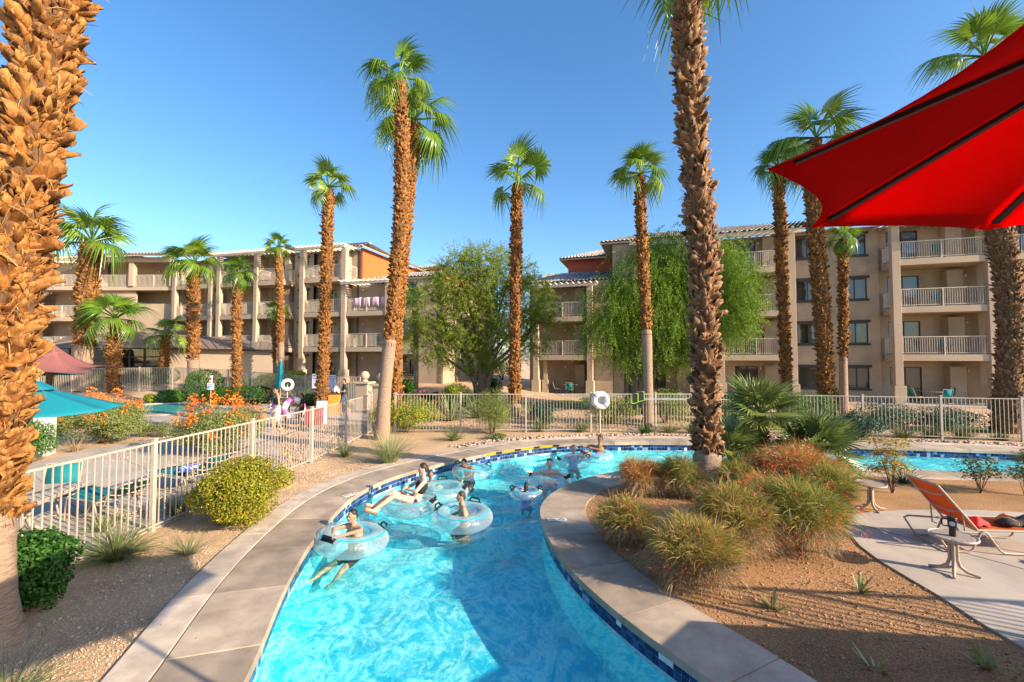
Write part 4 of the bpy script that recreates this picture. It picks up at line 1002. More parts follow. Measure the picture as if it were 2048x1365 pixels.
def palm(name, label, Y, path, rad, crown, group='tall fan palms', smooth=0.0, boots='far', nfr=24, blen=.32, density=1.0, seed=1, lo=-35, base=None, flare=1.0, cat='palm tree', split=290, tilt=(4, 30), fringe=True, bscale=.68):
    """path: photo pixels bottom to top at distance Y; rad: trunk radius in pixels (with leaf bases); crown: reach of the leaves in pixels"""
    g = np.random.default_rng(seed); P = [D(x, y, Y) for x, y in path]
    P[0].z = gz(P[0].x, P[0].y) - .02
    o = thing(name, label, cat, P[0], 0, group); org = P[0].copy()
    C = catmull(P, .12); C = C - np.array(org)[None]; n = len(C); tt = np.linspace(0, 1, n)
    blen *= bscale; k = Y / FPX; rr = np.interp(tt, np.linspace(0, 1, len(rad)), rad) * k
    ns = int(n * smooth)
    core = np.where(tt < smooth, rr, rr * .78)
    fl = 1 + (flare - 1) * np.exp(-np.arange(n) * .12 / .28)
    if smooth > 0 and ns > 3:
        m = MB(); pts = [Vector(c) for c in C[:ns + 2]]; r1 = [float(core[i] * fl[i] * (1 + .02 * math.sin(i * 2.9))) for i in range(ns + 2)]
        m.tube(pts, r1, 20); m.build('trunk', bark_ring, o)
    a0 = max(0, ns - 2)
    m = MB(); m.tube([Vector(c) for c in C[a0:]], [float(c_) * (fl[a0 + i] if smooth == 0 else 1) for i, c_ in enumerate(core[a0:])], 14); m.build('trunk' if smooth == 0 else 'upper_trunk', bark_fib, o)
    # leaf bases in a spiral
    Ltot = (n - 1) * .12; Lb = Ltot * (1 - smooth); circ = 2 * math.pi * float(rr.mean()) * .75
    cnt = int(Lb * circ / (blen * .33 * blen * .36) * density)
    T = np.linspace(smooth, .985, cnt); ang = np.arange(cnt) * 2.39996 + g.normal(size=cnt) * .25
    items = []
    for i in range(cnt):
        f = T[i] * (n - 1); j = int(min(f, n - 2)); c = C[j] + (C[j + 1] - C[j]) * (f - j); ax = Vector(C[min(j + 1, n - 1)] - C[max(j - 1, 0)]).normalized()
        rc = float(np.interp(T[i], tt, core)); a = ang[i]
        out = Vector((math.cos(a), math.sin(a), 0)); out = (out - ax * out.dot(ax)).normalized(); side = ax.cross(out)
        tl = R(g.uniform(*tilt) + (28 if g.random() < .15 else 0)); yaw = g.normal() * .85
        z = (ax * math.cos(tl) + out * math.sin(tl)); z = (z * math.cos(yaw) + side * math.sin(yaw)).normalized()
        x = (out - z * out.dot(z)).normalized(); y = z.cross(x)
        s = blen * g.uniform(.5, 1.45)
        p = Vector(c) + out * (rc * .88) - ax * s * .15
        mt = Matrix(((x.x * s, y.x * s, z.x * s, p.x), (x.y * s, y.y * s, z.y * s, p.y), (x.z * s, y.z * s, z.z * s, p.z), (0, 0, 0, 1)))
        wp = p + org; face = out.dot(Vector((-wp.x, -wp.y, 0)).normalized())
        items.append((face, (wp - Vector((0, 0, H))).length, int(g.integers(7)), mt, wp))
    joined = items
    if boots != 'far':
        seen = [it for it in items if it[0] > -.15 and it[4].z < H + .86 * it[4].y]
        seen.sort(key=lambda it: it[1]); own = seen[:split]; ids = {id(x_) for x_ in own}
        joined = [it for it in items if id(it) not in ids]
        for it in own: inst('leaf_base', BOOT_ME[boots][it[2]], o, it[3])
    if joined:
        VV = []; FF = []; b = 0
        for it in joined:
            V, F = BOOTS[it[2]]; A = np.array(it[3]); VV.append(V @ A[:3, :3].T + A[:3, 3]); FF.append(F + b); b += len(V)
        q = tag(obj_np('leaf_bases', np.concatenate(VV), np.concatenate(FF), boot_far if boots != 'd' else boot_dk2, o), kind='stuff'); set_tip(q.data, len(VV))
    if boots != 'far' and bscale > .8:          # loose fibres between the leaf bases
        nf = 1400; tf = g.uniform(smooth, .95, nf); fi_ = (tf * (n - 2)).astype(int); af = g.uniform(0, 2 * np.pi, nf); rc = np.interp(tf, tt, core)
        od = np.stack([np.cos(af), np.sin(af), np.zeros(nf)], 1); P0 = C[fi_] + od * (rc * g.uniform(1.0, 1.3, nf))[:, None]
        dv = g.normal(size=(nf, 3)) * .6 + od * .35; dv[:, 2] += np.where(g.random(nf) < .5, .9, -.9); dv /= np.linalg.norm(dv, axis=1)[:, None]
        Ls = g.uniform(.08, .26, nf)[:, None]; sd_ = np.cross(dv, od); sd_ /= np.linalg.norm(sd_, axis=1)[:, None] + 1e-6; wd_ = g.uniform(.0015, .006, nf)[:, None]; P1 = P0 + dv * Ls * .5 + od * .01; P2 = P0 + dv * Ls - np.array([0, 0, .03])
        V = np.stack([P0 - sd_ * wd_, P0 + sd_ * wd_, P1 + sd_ * wd_, P1 - sd_ * wd_, P2 + sd_ * wd_ * .3, P2 - sd_ * wd_ * .3], 1).reshape(-1, 3); F = (np.array([(0, 1, 2, 3), (3, 2, 4, 5)])[None] + 6 * np.arange(nf)[:, None, None]).reshape(-1, 4)
        tag(obj_np('fibres', V, F, MATS['loose_fibre'], o), kind='stuff')
    # crown
    nfr = max(9, int(nfr * .6)); top = Vector(C[-1]); Lf = crown * k * 1.0; fm = fans('w')
    for i in range(nfr):
        t = (i + .5) / nfr; el = R(84 - (84 - lo) * t ** 1.15 + g.normal() * 6); az = i * 2.39996 + g.normal() * .25
        v = 0 if el > R(55) else (1 if el > R(30) else (2 if el > R(0) else 3))
        inst('frond', fm[v], o, frond_matrix(top + Vector((0, 0, .05 * Lf)), az, el, Lf * g.uniform(.78, 1.08), g.normal() * .35))
    return o

palm('fan_palm', 'huge fan palm with shaggy orange trunk filling the edge beside the fence', 4.62, [(-26, 1265), (-24, 1120), (-18, 980), (2, 800), (20, 600), (55, 330), (98, 60), (130, -220), (165, -900)], [36, 38, 46, 52, 54, 55, 55, 55, 55], 420, smooth=.105, boots='b', nfr=16, blen=.23, seed=3, flare=1.75, density=1.5, tilt=(2, 32), bscale=.95)
palm('fan_palm', 'fat tall fan palm in front of the low pavilion roof', 32.5, [(163, 790), (166, 735), (170, 660), (176, 570), (184, 490)], [17, 18, 19, 20, 21], 88, seed=4, smooth=.3, blen=.55, nfr=26, lo=-20)
palm('fan_palm', 'stout short fan palm before the pavilion glass', 32.0, [(230, 790), (228, 720), (229, 690), (232, 642)], [12, 12.5, 12, 9], 70, seed=5, blen=.45, nfr=24, lo=-25)
palm('fan_palm', 'small young fan palm against the tan pavilion wall', 35.0, [(328, 760), (329, 710), (331, 672)], [8, 9, 7], 52, seed=6, blen=.35, nfr=18, lo=-35)
palm('fan_palm', 'fan palm with straight orange trunk at the inner corner of the long hotel', 33.5, [(387, 780), (387, 700), (387, 610), (388, 530)], [10, 11, 12, 12], 60, seed=7, smooth=.22, blen=.45, nfr=24, lo=-25)
palm('fan_palm', 'slim fan palm with bright drooping crown beside the clipped hedges', 28.0, [(474, 800), (473, 740), (473, 650), (476, 548)], [8, 8, 8.5, 8], 42, seed=8, blen=.34, nfr=26, lo=-55)
palm('fan_palm', 'thin fan palm rising before the narrow window column of the long hotel', 34.5, [(563, 760), (562, 700), (560, 600), (557, 497)], [6, 6, 7, 7], 36, seed=9, smooth=.3, blen=.34, nfr=22, lo=-30)
palm('fan_palm', 'thin low fan palm half hidden behind the slim trunk on the long hotel', 35.3, [(553, 760), (552, 700), (550, 625)], [6, 6, 7], 30, seed=10, smooth=.3, blen=.34, nfr=20, lo=-35)
palm('fan_palm', 'tall shaggy fan palm standing by the rules boards and orange bin', 25.6, [(641, 812), (646, 740), (650, 640), (654, 500), (657, 378)], [13, 11, 11, 11.5, 10.5], 60, seed=11, blen=.34, boots='b', nfr=22, split=250, flare=1.2, lo=-30)
palm('fan_palm', 'tallest leaning fan palm with bare grey lower trunk by the flowering bush', 15.9, [(764, 868), (769, 790), (779, 690), (788, 600), (798, 480), (804, 350), (803, 250), (800, 160)], [15, 12.5, 12.5, 14.5, 15, 15, 15, 13], 84, seed=12, smooth=.27, blen=.26, boots='b', split=280, flare=1.15, nfr=22, lo=-40)
palm('fan_palm', 'fan palm crossing behind the tallest palm, shaggy down to its foot', 19.2, [(792, 806), (790, 720), (793, 650), (801, 560), (812, 430), (821, 320), (828, 246)], [12, 12.5, 13, 14, 15.5, 16, 14], 98, seed=13, blen=.3, boots='b', split=280, nfr=26, lo=-45)
palm('fan_palm', 'fan palm with wide open crown before the gap between the hotels', 21.5, [(1030, 812), (1030, 740), (1031, 620), (1032, 480), (1035, 368)], [12.5, 11.5, 11.5, 11.5, 11], 88, seed=14, blen=.32, boots='b', split=260, nfr=17, lo=-30, smooth=.06)
palm('fan_palm', 'fan palm with bare grey lower trunk behind the rescue poles', 19.0, [(1297, 848), (1296, 760), (1293, 660), (1286, 520), (1281, 410), (1281, 352)], [11, 9, 10.5, 11, 11, 10], 70, seed=15, smooth=.38, blen=.28, boots='b', split=240, nfr=24, lo=-30)
palm('fan_palm', 'big dark shaggy fan palm rooted in the flowering island', 9.46, [(1413, 985), (1414, 930), (1414, 860), (1412, 740), (1408, 600), (1402, 460), (1388, 300), (1376, 130), (1378, -110)], [30, 22, 25, 26, 26, 27, 26, 26, 25], 190, seed=16, smooth=.075, blen=.30, boots='d', split=295, flare=1.5, nfr=26, lo=-50, density=1.0, tilt=(6, 36), bscale=.85)
palm('fan_palm', 'fan palm left of a pair, crown touching the red canopy tip', 21.0, [(1574, 795), (1571, 700), (1565, 560), (1559, 420), (1556, 340)], [9, 10, 10.5, 10.5, 10.5], 66, seed=17, blen=.3, nfr=24, lo=-35)
palm('fan_palm', 'thick curved fan palm of the pair, partly behind the red canopy', 19.8, [(1653, 800), (1649, 710), (1640, 570), (1629, 430), (1622, 320), (1632, 282)], [15, 15, 17, 17, 17, 15], 100, seed=18, blen=.3, boots='b', split=240, nfr=22, lo=-30)
palm('fan_palm', 'short thin fan palm just under the red canopy edge', 22.5, [(1687, 798), (1686, 700), (1686, 590), (1685, 480)], [8, 7, 8, 8], 42, seed=19, smooth=.33, blen=.28, nfr=26, lo=-60)
palm('fan_palm', 'heavy fan palm trunk at the far right before the balconies', 17.2, [(2014, 860), (2018, 760), (2022, 650), (2014, 550), (1998, 460), (1985, 330), (1975, 200), (1968, 120)], [28, 25, 24, 24, 25, 24, 24, 22], 110, seed=20, blen=.32, boots='d', split=280, nfr=24, lo=-30)
palm('fan_palm', 'tiny slender fan palm against the sunlit end of the long hotel', 31.5, [(832, 770), (832, 700), (830, 600)], [5, 5, 6], 34, seed=21, blen=.3, smooth=.5, nfr=18, lo=-35)

# ---- clump of low fan palms on the island
def low_palm(label, base, height, lean, Lf, n, seed):
    g = np.random.default_rng(seed)
    o = thing('fan_palm', label, 'fan palm', (base.x, base.y, -.03), 0, 'low fan palms on the island')
    top = Vector((lean[0], lean[1], height)); m = MB(); m.tube([Vector((0, 0, -.05)), Vector((lean[0] * .4, lean[1] * .4, height * .5)), top], [.10, .085, .10], 10); m.build('trunk', bark_fib, o)
    VV = []; FF = []; b = 0
    for i in range(int(height * 110)):
        t = (i + .5) / (height * 110); a = i * 2.4; c = Vector((lean[0] * t, lean[1] * t, height * t)); out = Vector((math.cos(a), math.sin(a), 0)); z = (Vector((0, 0, 1)) * .75 + out * .65).normalized(); x = (out - z * out.dot(z)).normalized(); y = z.cross(x); s = .13
        A = np.array(((x.x * s, y.x * s, z.x * s, c.x + out.x * .08), (x.y * s, y.y * s, z.y * s, c.y + out.y * .08), (x.z * s, y.z * s, z.z * s, c.z + out.z * .08)))
        V, F = BOOTS[i % 7]; VV.append(V @ A[:, :3].T + A[:, 3]); FF.append(F + b); b += len(V)
    q = tag(obj_np('leaf_bases', np.concatenate(VV), np.concatenate(FF), boot_dk2, o), kind='stuff'); set_tip(q.data, len(VV))
    fm = fans('c')
    for i in range(n):
        t = (i + .5) / n; el = R(80 - 105 * t + g.normal() * 7); az = i * 2.39996 + g.normal() * .2
        inst('frond', fm[int(g.integers(4))], o, frond_matrix(top, az, el, Lf * g.uniform(.8, 1.1), g.normal() * .4))
low_palm('low fan palm leaning left behind the dark shaggy trunk', Vector((5.35, 10.3)), .75, (-.35, .05), 1.15, 24, 31)
low_palm('tallest low fan palm in the middle of the island clump', Vector((6.0, 10.6)), 1.55, (-.05, .1), 1.15, 26, 32)
low_palm('low fan palm leaning towards the orange lounger', Vector((6.55, 10.2)), .8, (.3, -.1), 1.2, 24, 33)

# ---- two airy garden trees
def tree(label, Y, base, outline, mat, nl, seed, weep, trunks, L=.10, W=.04):
    """outline: blobs (px, py, radius px) that make the crown"""
    g = np.random.default_rng(seed); b = D(base[0], base[1], Y); b.z = gz(b.x, b.y) - .05; k = Y / FPX
    o = thing('mesquite_tree', label, 'tree', b, 0)
    m = MB(); org = b; tips = []
    for (px, py, r_) in outline:
        c = D(px, py, Y) - org; tips.append((c, r_ * k))
    for i, (c, r_) in enumerate(tips):
        t0 = trunks[i % len(trunks)]; s = Vector((t0[0], t0[1], 0)); mid1 = s.lerp(c, .33) + Vector((0, 0, .12 * c.z)); mid1.x = s.x + (c.x - s.x) * .18; off = Vector((0, g.uniform(-.5, .5) * r_ * 1.2, 0)); c2 = c + off
        m.tube([s, mid1, s.lerp(c2, .66) + Vector((0, 0, .05 * c.z)), c2], [.17, .12, .07, .02], 7)
        for q in range(7):
            e = c2 + Vector(tuple(unit(1, g)[0])) * r_ * .85; st_ = s.lerp(c2, g.uniform(.6, .95)); m.tube([st_, st_.lerp(e, .5) + Vector((0, 0, .1 * r_)), e], [.045, .025, .008], 5)
    m.build('trunk', M('mesquite_bark', (0.20, 0.14, 0.09), rough=.95, var=.25, scale=8, bump=.8, bscale=25), o)
    vol = np.array([r_ ** 2 for c, r_ in tips]); vol /= vol.sum(); VV = []; FF = []; off = 0
    for (c, r_), f in zip(tips, vol):
        ns = int(nl * f / 46)                     # sprays, each a twig of leaflets
        U = unit(ns, g); rad = lumpy(U, 12, .35, g) * (1 - np.abs(g.normal(size=ns)) * .27)
        S = np.array(c)[None] + U * rad[:, None] * r_ * np.array([1, .85, .95])
        dr = U * .6 + g.normal(size=(ns, 3)) * .5; dr[:, 2] += (.35 if weep == 0 else -1.1 * weep); dr /= np.linalg.norm(dr, axis=1)[:, None]
        ln = g.uniform(.35, .95, ns) * (1 + .5 * weep)
        t = np.tile(np.linspace(0, 1, 46), ns); P = np.repeat(S, 46, 0) + np.repeat(dr * ln[:, None], 46, 0) * t[:, None]; P[:, 2] -= (weep * .28) * t * t
        P += g.normal(size=P.shape) * .035
        nr = unit(len(P), g); up = np.repeat(dr, 46, 0)
        V, F = leaves(P, nr, L, W, .25 * weep, g, up=up); VV.append(V); FF.append(F + off); off += len(V)
    tag(obj_np('crown', np.concatenate(VV), np.concatenate(FF), mat, o), kind='stuff')
tree('airy green mesquite tree in the gap between the hotels', 27.5, (962, 785), [(930, 560, 62), (985, 545, 55), (870, 620, 58), (945, 640, 66), (1010, 610, 60), (1060, 600, 48), (860, 680, 48), (925, 705, 45), (1000, 690, 50), (1065, 660, 44), (900, 560, 40), (1020, 545, 42), (955, 530, 36), (1085, 625, 28)], L_mesq, 215000, 51, 0.1, [(0, 0), (.12, .1), (-.14, .06)], .10, .03)
tree('weeping bright green mesquite hiding the middle of the hotel at right', 23.5, (1268, 790), [(1300, 560, 75), (1360, 520, 60), (1240, 600, 62), (1420, 545, 65), (1210, 650, 45), (1330, 640, 70), (1450, 620, 55), (1480, 560, 42), (1400, 640, 48), (1260, 690, 38), (1310, 500, 40), (1345, 690, 34), (1490, 600, 34), (1440, 510, 42)], L_mesq2, 250000, 52, 1.0, [(0, 0), (.45, .1), (-.3, .2)], .10, .03)
# ---- shrubs and clumps, placed by where they stand in the garden
def W_(px, d): return px * d / FPX
def place(px, py):
    p = G(px, py); return p
def bush(label, px, py, wp, hp, mat, n=5000, L=.05, W=.026, name='shrub', Y=None, **kw):
    p = place(px, py) if Y is None else D(px, py, Y)
    d = p.y; return shrub(name, label, (p.x, p.y), W_(wp, d), W_(hp, d), mat, n, L, W, **kw)
def clump(label, px, py, hp, mat, n=160, Y=None, name='grass_clump', **kw):
    p = place(px, py) if Y is None else D(px, py, Y)
    return tussock(name, label, (p.x, p.y), W_(hp, p.y), mat, n, **kw)
# near left
bush('dark glossy green bush at the foot of the huge palm', 48, 1216, 185, 160, L_dark, 12000, .05, .03, name='bush', amp=.12, shell=.08)
clump('large fountain of grey green grass by the near fence', 232, 1118, 100, L_gras, 420, spread=1.25, curve=1.0, w=.012)
clump('small sparse grass clump on the gravel by the walkway', 375, 1106, 62, L_gras, 90, spread=1.2, curve=.9, w=.008)
clump('grass clump at the near corner of the gravel bed', 5, 1420, 150, L_gras, 160, spread=1.25, curve=1.0, w=.012)
bush('big rounded golden green lantana bush beside the fence', 488, 1046, 205, 132, L_lantana, 34000, .036, .026, name='bush', amp=.24, shell=.12, flowers=(leafmat('petal_yellow', [(.8, .55, .03), (.85, .65, .1)], .3), 160, .02, .3))
clump('tufted grass just behind the near fence post', 355, 1030, 62, L_gras, 200, spread=.9, curve=.5, w=.012)
clump('bright young grass behind the large fountain grass', 205, 1062, 55, L_yucca, 120, spread=1.0, curve=.6, w=.012)
bush('glossy green bush behind the table umbrella pole', 58, 925, 100, 92, L_mid, 6000, .05, .03, name='bush')
bush('dark small bush behind the white utility pillar', 112, 872, 45, 42, L_dark, 2500, .07, .04, name='bush')
# orange flowering shrubs
for lab, x, y, w, h, nf, sd in (('wide feathery shrub with orange flower heads behind the side patio', 205, 885, 165, 92, 42, 5), ('feathery shrub crowned with orange flowers beside the strolling woman', 440, 905, 185, 105, 44, 6)):
    o = bush(lab, x, y, w, h, L_bird, 30000, .06, .024, name='flowering_shrub', amp=.35, shell=.25, droop=.1, upn=.9, Y=None, seed=sd)
    d = place(x, y).y; g = np.random.default_rng(sd); w_, h_ = W_(w, d), W_(h, d); m = MB(); PP = []
    for i in range(nf):
        a = g.uniform(0, 6.3); r_ = g.uniform(.1, 1) ** .6 * w_ * .5; z = h_ * (1.02 - .55 * (r_ / (w_ * .5)) ** 2) + g.uniform(-.05, .28); p = Vector((r_ * math.cos(a), r_ * math.sin(a) * .8, z)); m.tube([p * .55, p * .8, p], [.008, .006, .004], 4)
        PP.append(np.array(p)[None] + unit(26, g) * (.1 + .03 * g.random()) * np.array([1, 1, 1.1]))
    m.build('flower_stalks', MATS['twig'], o); PP = np.concatenate(PP); V, F = leaves(PP, unit(len(PP), g), .07, .05, 0, g); tag(obj_np('flowers', V, F, F_orange, o), kind='stuff')
clump('dry grass clump in front of the wide orange flowered shrub', 150, 903, 45, L_straw, 90, spread=1.1, curve=.8, w=.012)
bush('low grey green mound at the side patio edge', 290, 872, 45, 30, L_sage, 2200, .05, .02)
bush('second low grey green mound between the orange flowered shrubs', 325, 872, 48, 32, L_gras, 2200, .05, .02)
# along the walkway
clump('small dark grass clump by the fence foot', 690, 912, 40, L_gras, 130, spread=1.1, curve=.6, w=.014)
clump('tall upright yellow green grass by the walkway bend', 778, 925, 78, L_yucca, 380, spread=.85, curve=.5, w=.012, base=.16)
clump('spreading grass clump on the red rocks near the bend', 908, 880, 40, L_gras, 170, spread=1.15, curve=.7, w=.016)
bush('leafy bush dotted with pink flowers at the bare grey palm trunk', 812, 862, 152, 72, L_lime, 11000, .06, .04, name='bush', flowers=(F_pink, 110, .05, .35))
bush('upright feathery sage bush before the long fence', 985, 866, 88, 92, L_sage, 15000, .07, .012, name='bush', amp=.3, shell=.2, upn=1.2, droop=-.5)
bush('flat grey green tuft at the foot of the sage bush', 990, 878, 50, 14, L_gras, 1800, .06, .02)
for i, (lab, x, y, h, mt) in enumerate((('grass tuft left of the life ring post', 1080, 862, 34, L_gras), ('bushy grass tuft below the life ring', 1162, 863, 32, L_gras), ('dark tuft below the rescue nets', 1290, 866, 28, L_dark), ('yellow green tuft below the rescue poles', 1338, 864, 28, L_yucca), ('round tuft left of the dark palm trunk', 1385, 866, 30, L_sage))):
    clump(lab, x, y, h, mt, 170, spread=1.0, curve=.45, w=.018, base=.14)
for i, (lab, x, y, h) in enumerate((('first dark grass clump right of the blue green bush', 1806, 874, 34), ('second dark grass clump right of the blue green bush', 1862, 874, 36), ('third dark grass clump right of the blue green bush', 1926, 876, 36), ('small grass clump nearest the far right palm', 2002, 879, 22))):
    clump(lab, x, y, h, L_gras, 260, spread=1.05, curve=.5, w=.016, base=.16)
bush('blue green rounded bush at the end of the low fan palms', 1722, 876, 92, 58, L_blue, 8000, .05, .03, name='bush')
# behind the long fence
for lab, x, w, h, Y, mt in (('grey green shrub behind the life ring', 1215, 130, 62, 19.6, L_sage), ('grey green shrub behind the rescue poles', 1330, 110, 70, 19.8, L_sage), ('dark hedge mound behind the fence left of the sloped stones', 1765, 120, 52, 18.6, L_blue), ('dark hedge mound behind the fence by the salmon stones', 1880, 130, 48, 18.0, L_blue), ('dark shrub behind the sage bush', 1085, 60, 45, 19.4, L_blue), ('shrub with red berries behind the low fan palms', 1625, 90, 75, 19.0, L_mid), ('olive shrub behind the fence at the island palm', 1480, 120, 60, 19.5, L_sage)):
    p = D(x, 800, Y); shrub('shrub', lab, (p.x, p.y), W_(w, Y), W_(h, Y), mt, 6000, .07, .035)
for lab, x, Y, h in (('spiky yucca behind the flowering bush', 900, 20.5, 62), ('spiky yucca near the mesquite tree', 952, 21.5, 50), ('short yucca by the gate pillars', 846, 21.5, 46), ('spiky yucca behind the life ring fence bay', 1065, 20.8, 48)):
    p = D(x, 800, Y); tussock('yucca', lab, (p.x, p.y), W_(h, Y), L_yucca, 130, spread=1.35, w=.05, curve=.35, cat='yucca', base=.12)
for lab, x, w, h, Y, mt in (('clipped golden green ball hedge under the mesquite tree', 915, 68, 50, 26.5, L_lime), ('dark clipped hedge in front of the golden ball', 925, 110, 30, 25.0, L_dark), ('dark round shrub right of the mesquite trunk', 985, 48, 44, 30, L_dark), ('tiny clipped ball by the hotel end wall', 872, 26, 22, 28.5, L_dark), ('second tiny clipped ball by the hotel end wall', 850, 24, 18, 28.8, L_dark), ('dark rounded bush right of the gate pillars', 815, 34, 58, 27.5, L_dark), ('bright green bush at the foot of the weeping mesquite', 1255, 62, 32, 22.6, L_lime), ('green bush left of the dark palm trunk', 1335, 66, 50, 22.6, L_mid), ('green bush right of the dark palm trunk', 1462, 56, 50, 22.2, L_mid), ('olive bush far back on the path between the hotels', 1005, 70, 38, 44, L_lantana), ('dark vine shrub between two palms on the hotel wall', 1664, 36, 58, 23.5, L_dark)):
    p = D(x, 800, Y); shrub('bush', lab, (p.x, p.y), W_(w, Y), W_(h, Y), mt, 5000, .09, .05, shell=.07, amp=.12)
for lab, x, w, h, Y, mt in (('dark dome hedge by the pavilion wall', 318, 62, 34, 34.6, L_dark), ('tall clipped hedge with red flowers by the sign post', 408, 62, 62, 29.3, L_mid), ('dark clipped hedge block right of the sign post', 440, 60, 34, 27.5, L_dark), ('low clipped hedge left of the sign post', 345, 46, 26, 28.5, L_mid), ('clipped hedge behind the teal loungers', 500, 80, 36, 27.8, L_dark), ('bright bush behind the closed umbrella', 545, 60, 26, 33.5, L_lime), ('bright bush against the hotel pillar', 590, 42, 30, 33.8, L_lime), ('shrub at the foot of the fat palm', 195, 50, 30, 33.2, L_lime), ('green shrubs behind the fence by the shade sail', 110, 70, 30, 33.8, L_mid), ('dark hedge behind the rules boards', 640, 60, 26, 27.0, L_dark), ('bright hedge strip behind the far fence', 470, 60, 22, 33.2, L_mid)):
    p = D(x, 790, Y); shrub('hedge', lab, (p.x, p.y), W_(w, Y), W_(h, Y), mt, 4500, .10, .055, shell=.06, amp=.1, box=.25)
p = D(605, 800, 26.6); tussock('yucca', 'large pale yucca fountain beside the small life ring', (p.x, p.y), 1.6, L_yucca, 220, spread=1.4, w=.03, curve=.5, cat='yucca', base=.2)
bush('yellow flowering small bush by the far pool corner', 300, 806, 26, 20, L_lime, 1200, .09, .05)

# island: arching firecracker shrubs
def firecracker(label, px, py, wp, hp, seed, tips=L_fire, straw=.35, red=60):
    p = place(px, py); d = p.y; w = W_(wp, d) * 1.06; h = W_(hp, d) * 1.06; g = np.random.default_rng(seed)
    o = thing('firecracker_shrub', label, 'shrub', (p.x, p.y, -.03), 0, 'firecracker shrubs on the island')
    n = int(2900 * (w / 1.0) ** 1.5) + 900
    P, U = cloud(n, w * .9, w * .85, h * .9, .3, amp=.4, g=g, lumps=26)
    dr = U * np.array([1, 1, .6]) + g.normal(size=(n, 3)) * .3; dr[:, 2] += .3; dr /= np.linalg.norm(dr, axis=1)[:, None]
    L = g.uniform(.09, .24, n) * (.6 + .4 * h) * np.where(g.random(n) < .1, 2.1, 1.0); side = np.cross(dr, unit(n, g)); side /= np.linalg.norm(side, axis=1)[:, None]
    def strips(P, dr, L, side, hang, wd):
        V = np.zeros((len(P), 8, 3)); q = P.copy(); dd = dr.copy()
        for k in range(4):
            ww = wd * (1 - k / 3.2); V[:, 2 * k] = q - side * ww; V[:, 2 * k + 1] = q + side * ww
            q = q + dd * (L / 3)[:, None]; dd = dd.copy(); dd[:, 2] -= hang; dd /= np.linalg.norm(dd, axis=1)[:, None]
        F = np.array([(0, 1, 3, 2), (2, 3, 5, 4), (4, 5, 7, 6)]); return V.reshape(-1, 3), (F[None] + 8 * np.arange(len(P))[:, None, None]).reshape(-1, 4)
    low = ((P[:, 2] < h * .46) & (g.random(n) < straw * 2.4)) | (g.random(n) < .1)
    for sel, mt, nm, hg in ((~low, tips, 'foliage', .38), (low, L_straw, 'dry_stems', .75)):
        if sel.sum() < 3: continue
        V, F = strips(P[sel], dr[sel], L[sel], side[sel], hg, .0042); V2, F2 = strips(P[sel] + g.normal(size=(sel.sum(), 3)) * .03, dr[sel] + g.normal(size=(sel.sum(), 3)) * .25, L[sel] * .8, side[sel], hg, .0038)
        tag(obj_np(nm, np.concatenate([V, V2]), np.concatenate([F, F2 + len(V)]), mt, o), kind='stuff')
    P, U = cloud(red, w * 1.02, w * .95, h, .1, amp=.4, g=g, inner=0); P = P[P[:, 2] > h * .25]; Pp = np.repeat(P, 6, 0) + g.normal(size=(len(P) * 6, 3)) * .022
    V, F = leaves(Pp, unit(len(Pp), g), .028, .012, .6, g); tag(obj_np('flowers', V, F, F_red, o), kind='stuff')
    m = MB()
    for k in range(6):
        a = g.uniform(0, 6.3); m.tube([(0, 0, -.03), (.15 * w * math.cos(a), .15 * w * math.sin(a), .4 * h), (.35 * w * math.cos(a), .35 * w * math.sin(a), .7 * h)], [.012, .008, .004], 4)
    m.build('stems', MATS['twig'], o)
firecracker('firecracker shrub at the tip of the island, left of the trunk', 1285, 988, 105, 78, 1, L_rust, .5, 30)
firecracker('firecracker mound closest to the inner pool edge', 1252, 1082, 125, 92, 2, L_fire, .5, 40)
firecracker('largest dry based firecracker mound at the front of the island', 1382, 1160, 200, 128, 3, L_fire, .6, 50)
firecracker('firecracker mound right behind the front mound', 1470, 1108, 190, 140, 4, L_fire, .4, 70)
firecracker('red flowered firecracker mound by the patio edge', 1600, 1102, 190, 150, 5, L_fire2, .35, 170)
firecracker('bright green firecracker shrub touching the trunk', 1485, 1000, 120, 85, 6, L_fire2, .1, 20)
firecracker('dark firecracker shrub just left of the trunk', 1365, 992, 90, 85, 7, L_fire2, .2, 40)
firecracker('orange tipped firecracker shrub under the low fan palms', 1590, 1000, 190, 115, 8, L_rust, .15, 110)
firecracker('green drooping firecracker shrub beside the small empty table', 1650, 1035, 130, 110, 9, L_fire2, .1, 60)
firecracker('pale firecracker shrub in the middle of the island', 1545, 1050, 150, 110, 10, L_rust, .3, 90)
for i, (lab, x, y, h, n) in enumerate((('small aloe on the sunlit island gravel', 1545, 1215, 42, 16), ('upright aloe close to the patio edge', 1718, 1180, 46, 12), ('leaning aloe at the bottom edge of the island', 1752, 1335, 50, 9), ('spread aloe near the patio corner', 1972, 1330, 52, 18))):
    p = place(x, y); tussock('aloe', lab, (p.x, p.y), W_(h, p.y), L_aloe, n, spread=1.1, w=.035, curve=.25, cat='aloe', base=.05, group='small aloes on the island')
clump('fine grass clump by the small empty table', 1722, 962, 52, L_gras, 110, spread=1.0, curve=.5, w=.008)
clump('blue green lily clump behind the orange lounger back', 1808, 965, 52, L_blue, 70, spread=1.15, curve=.7, w=.018)
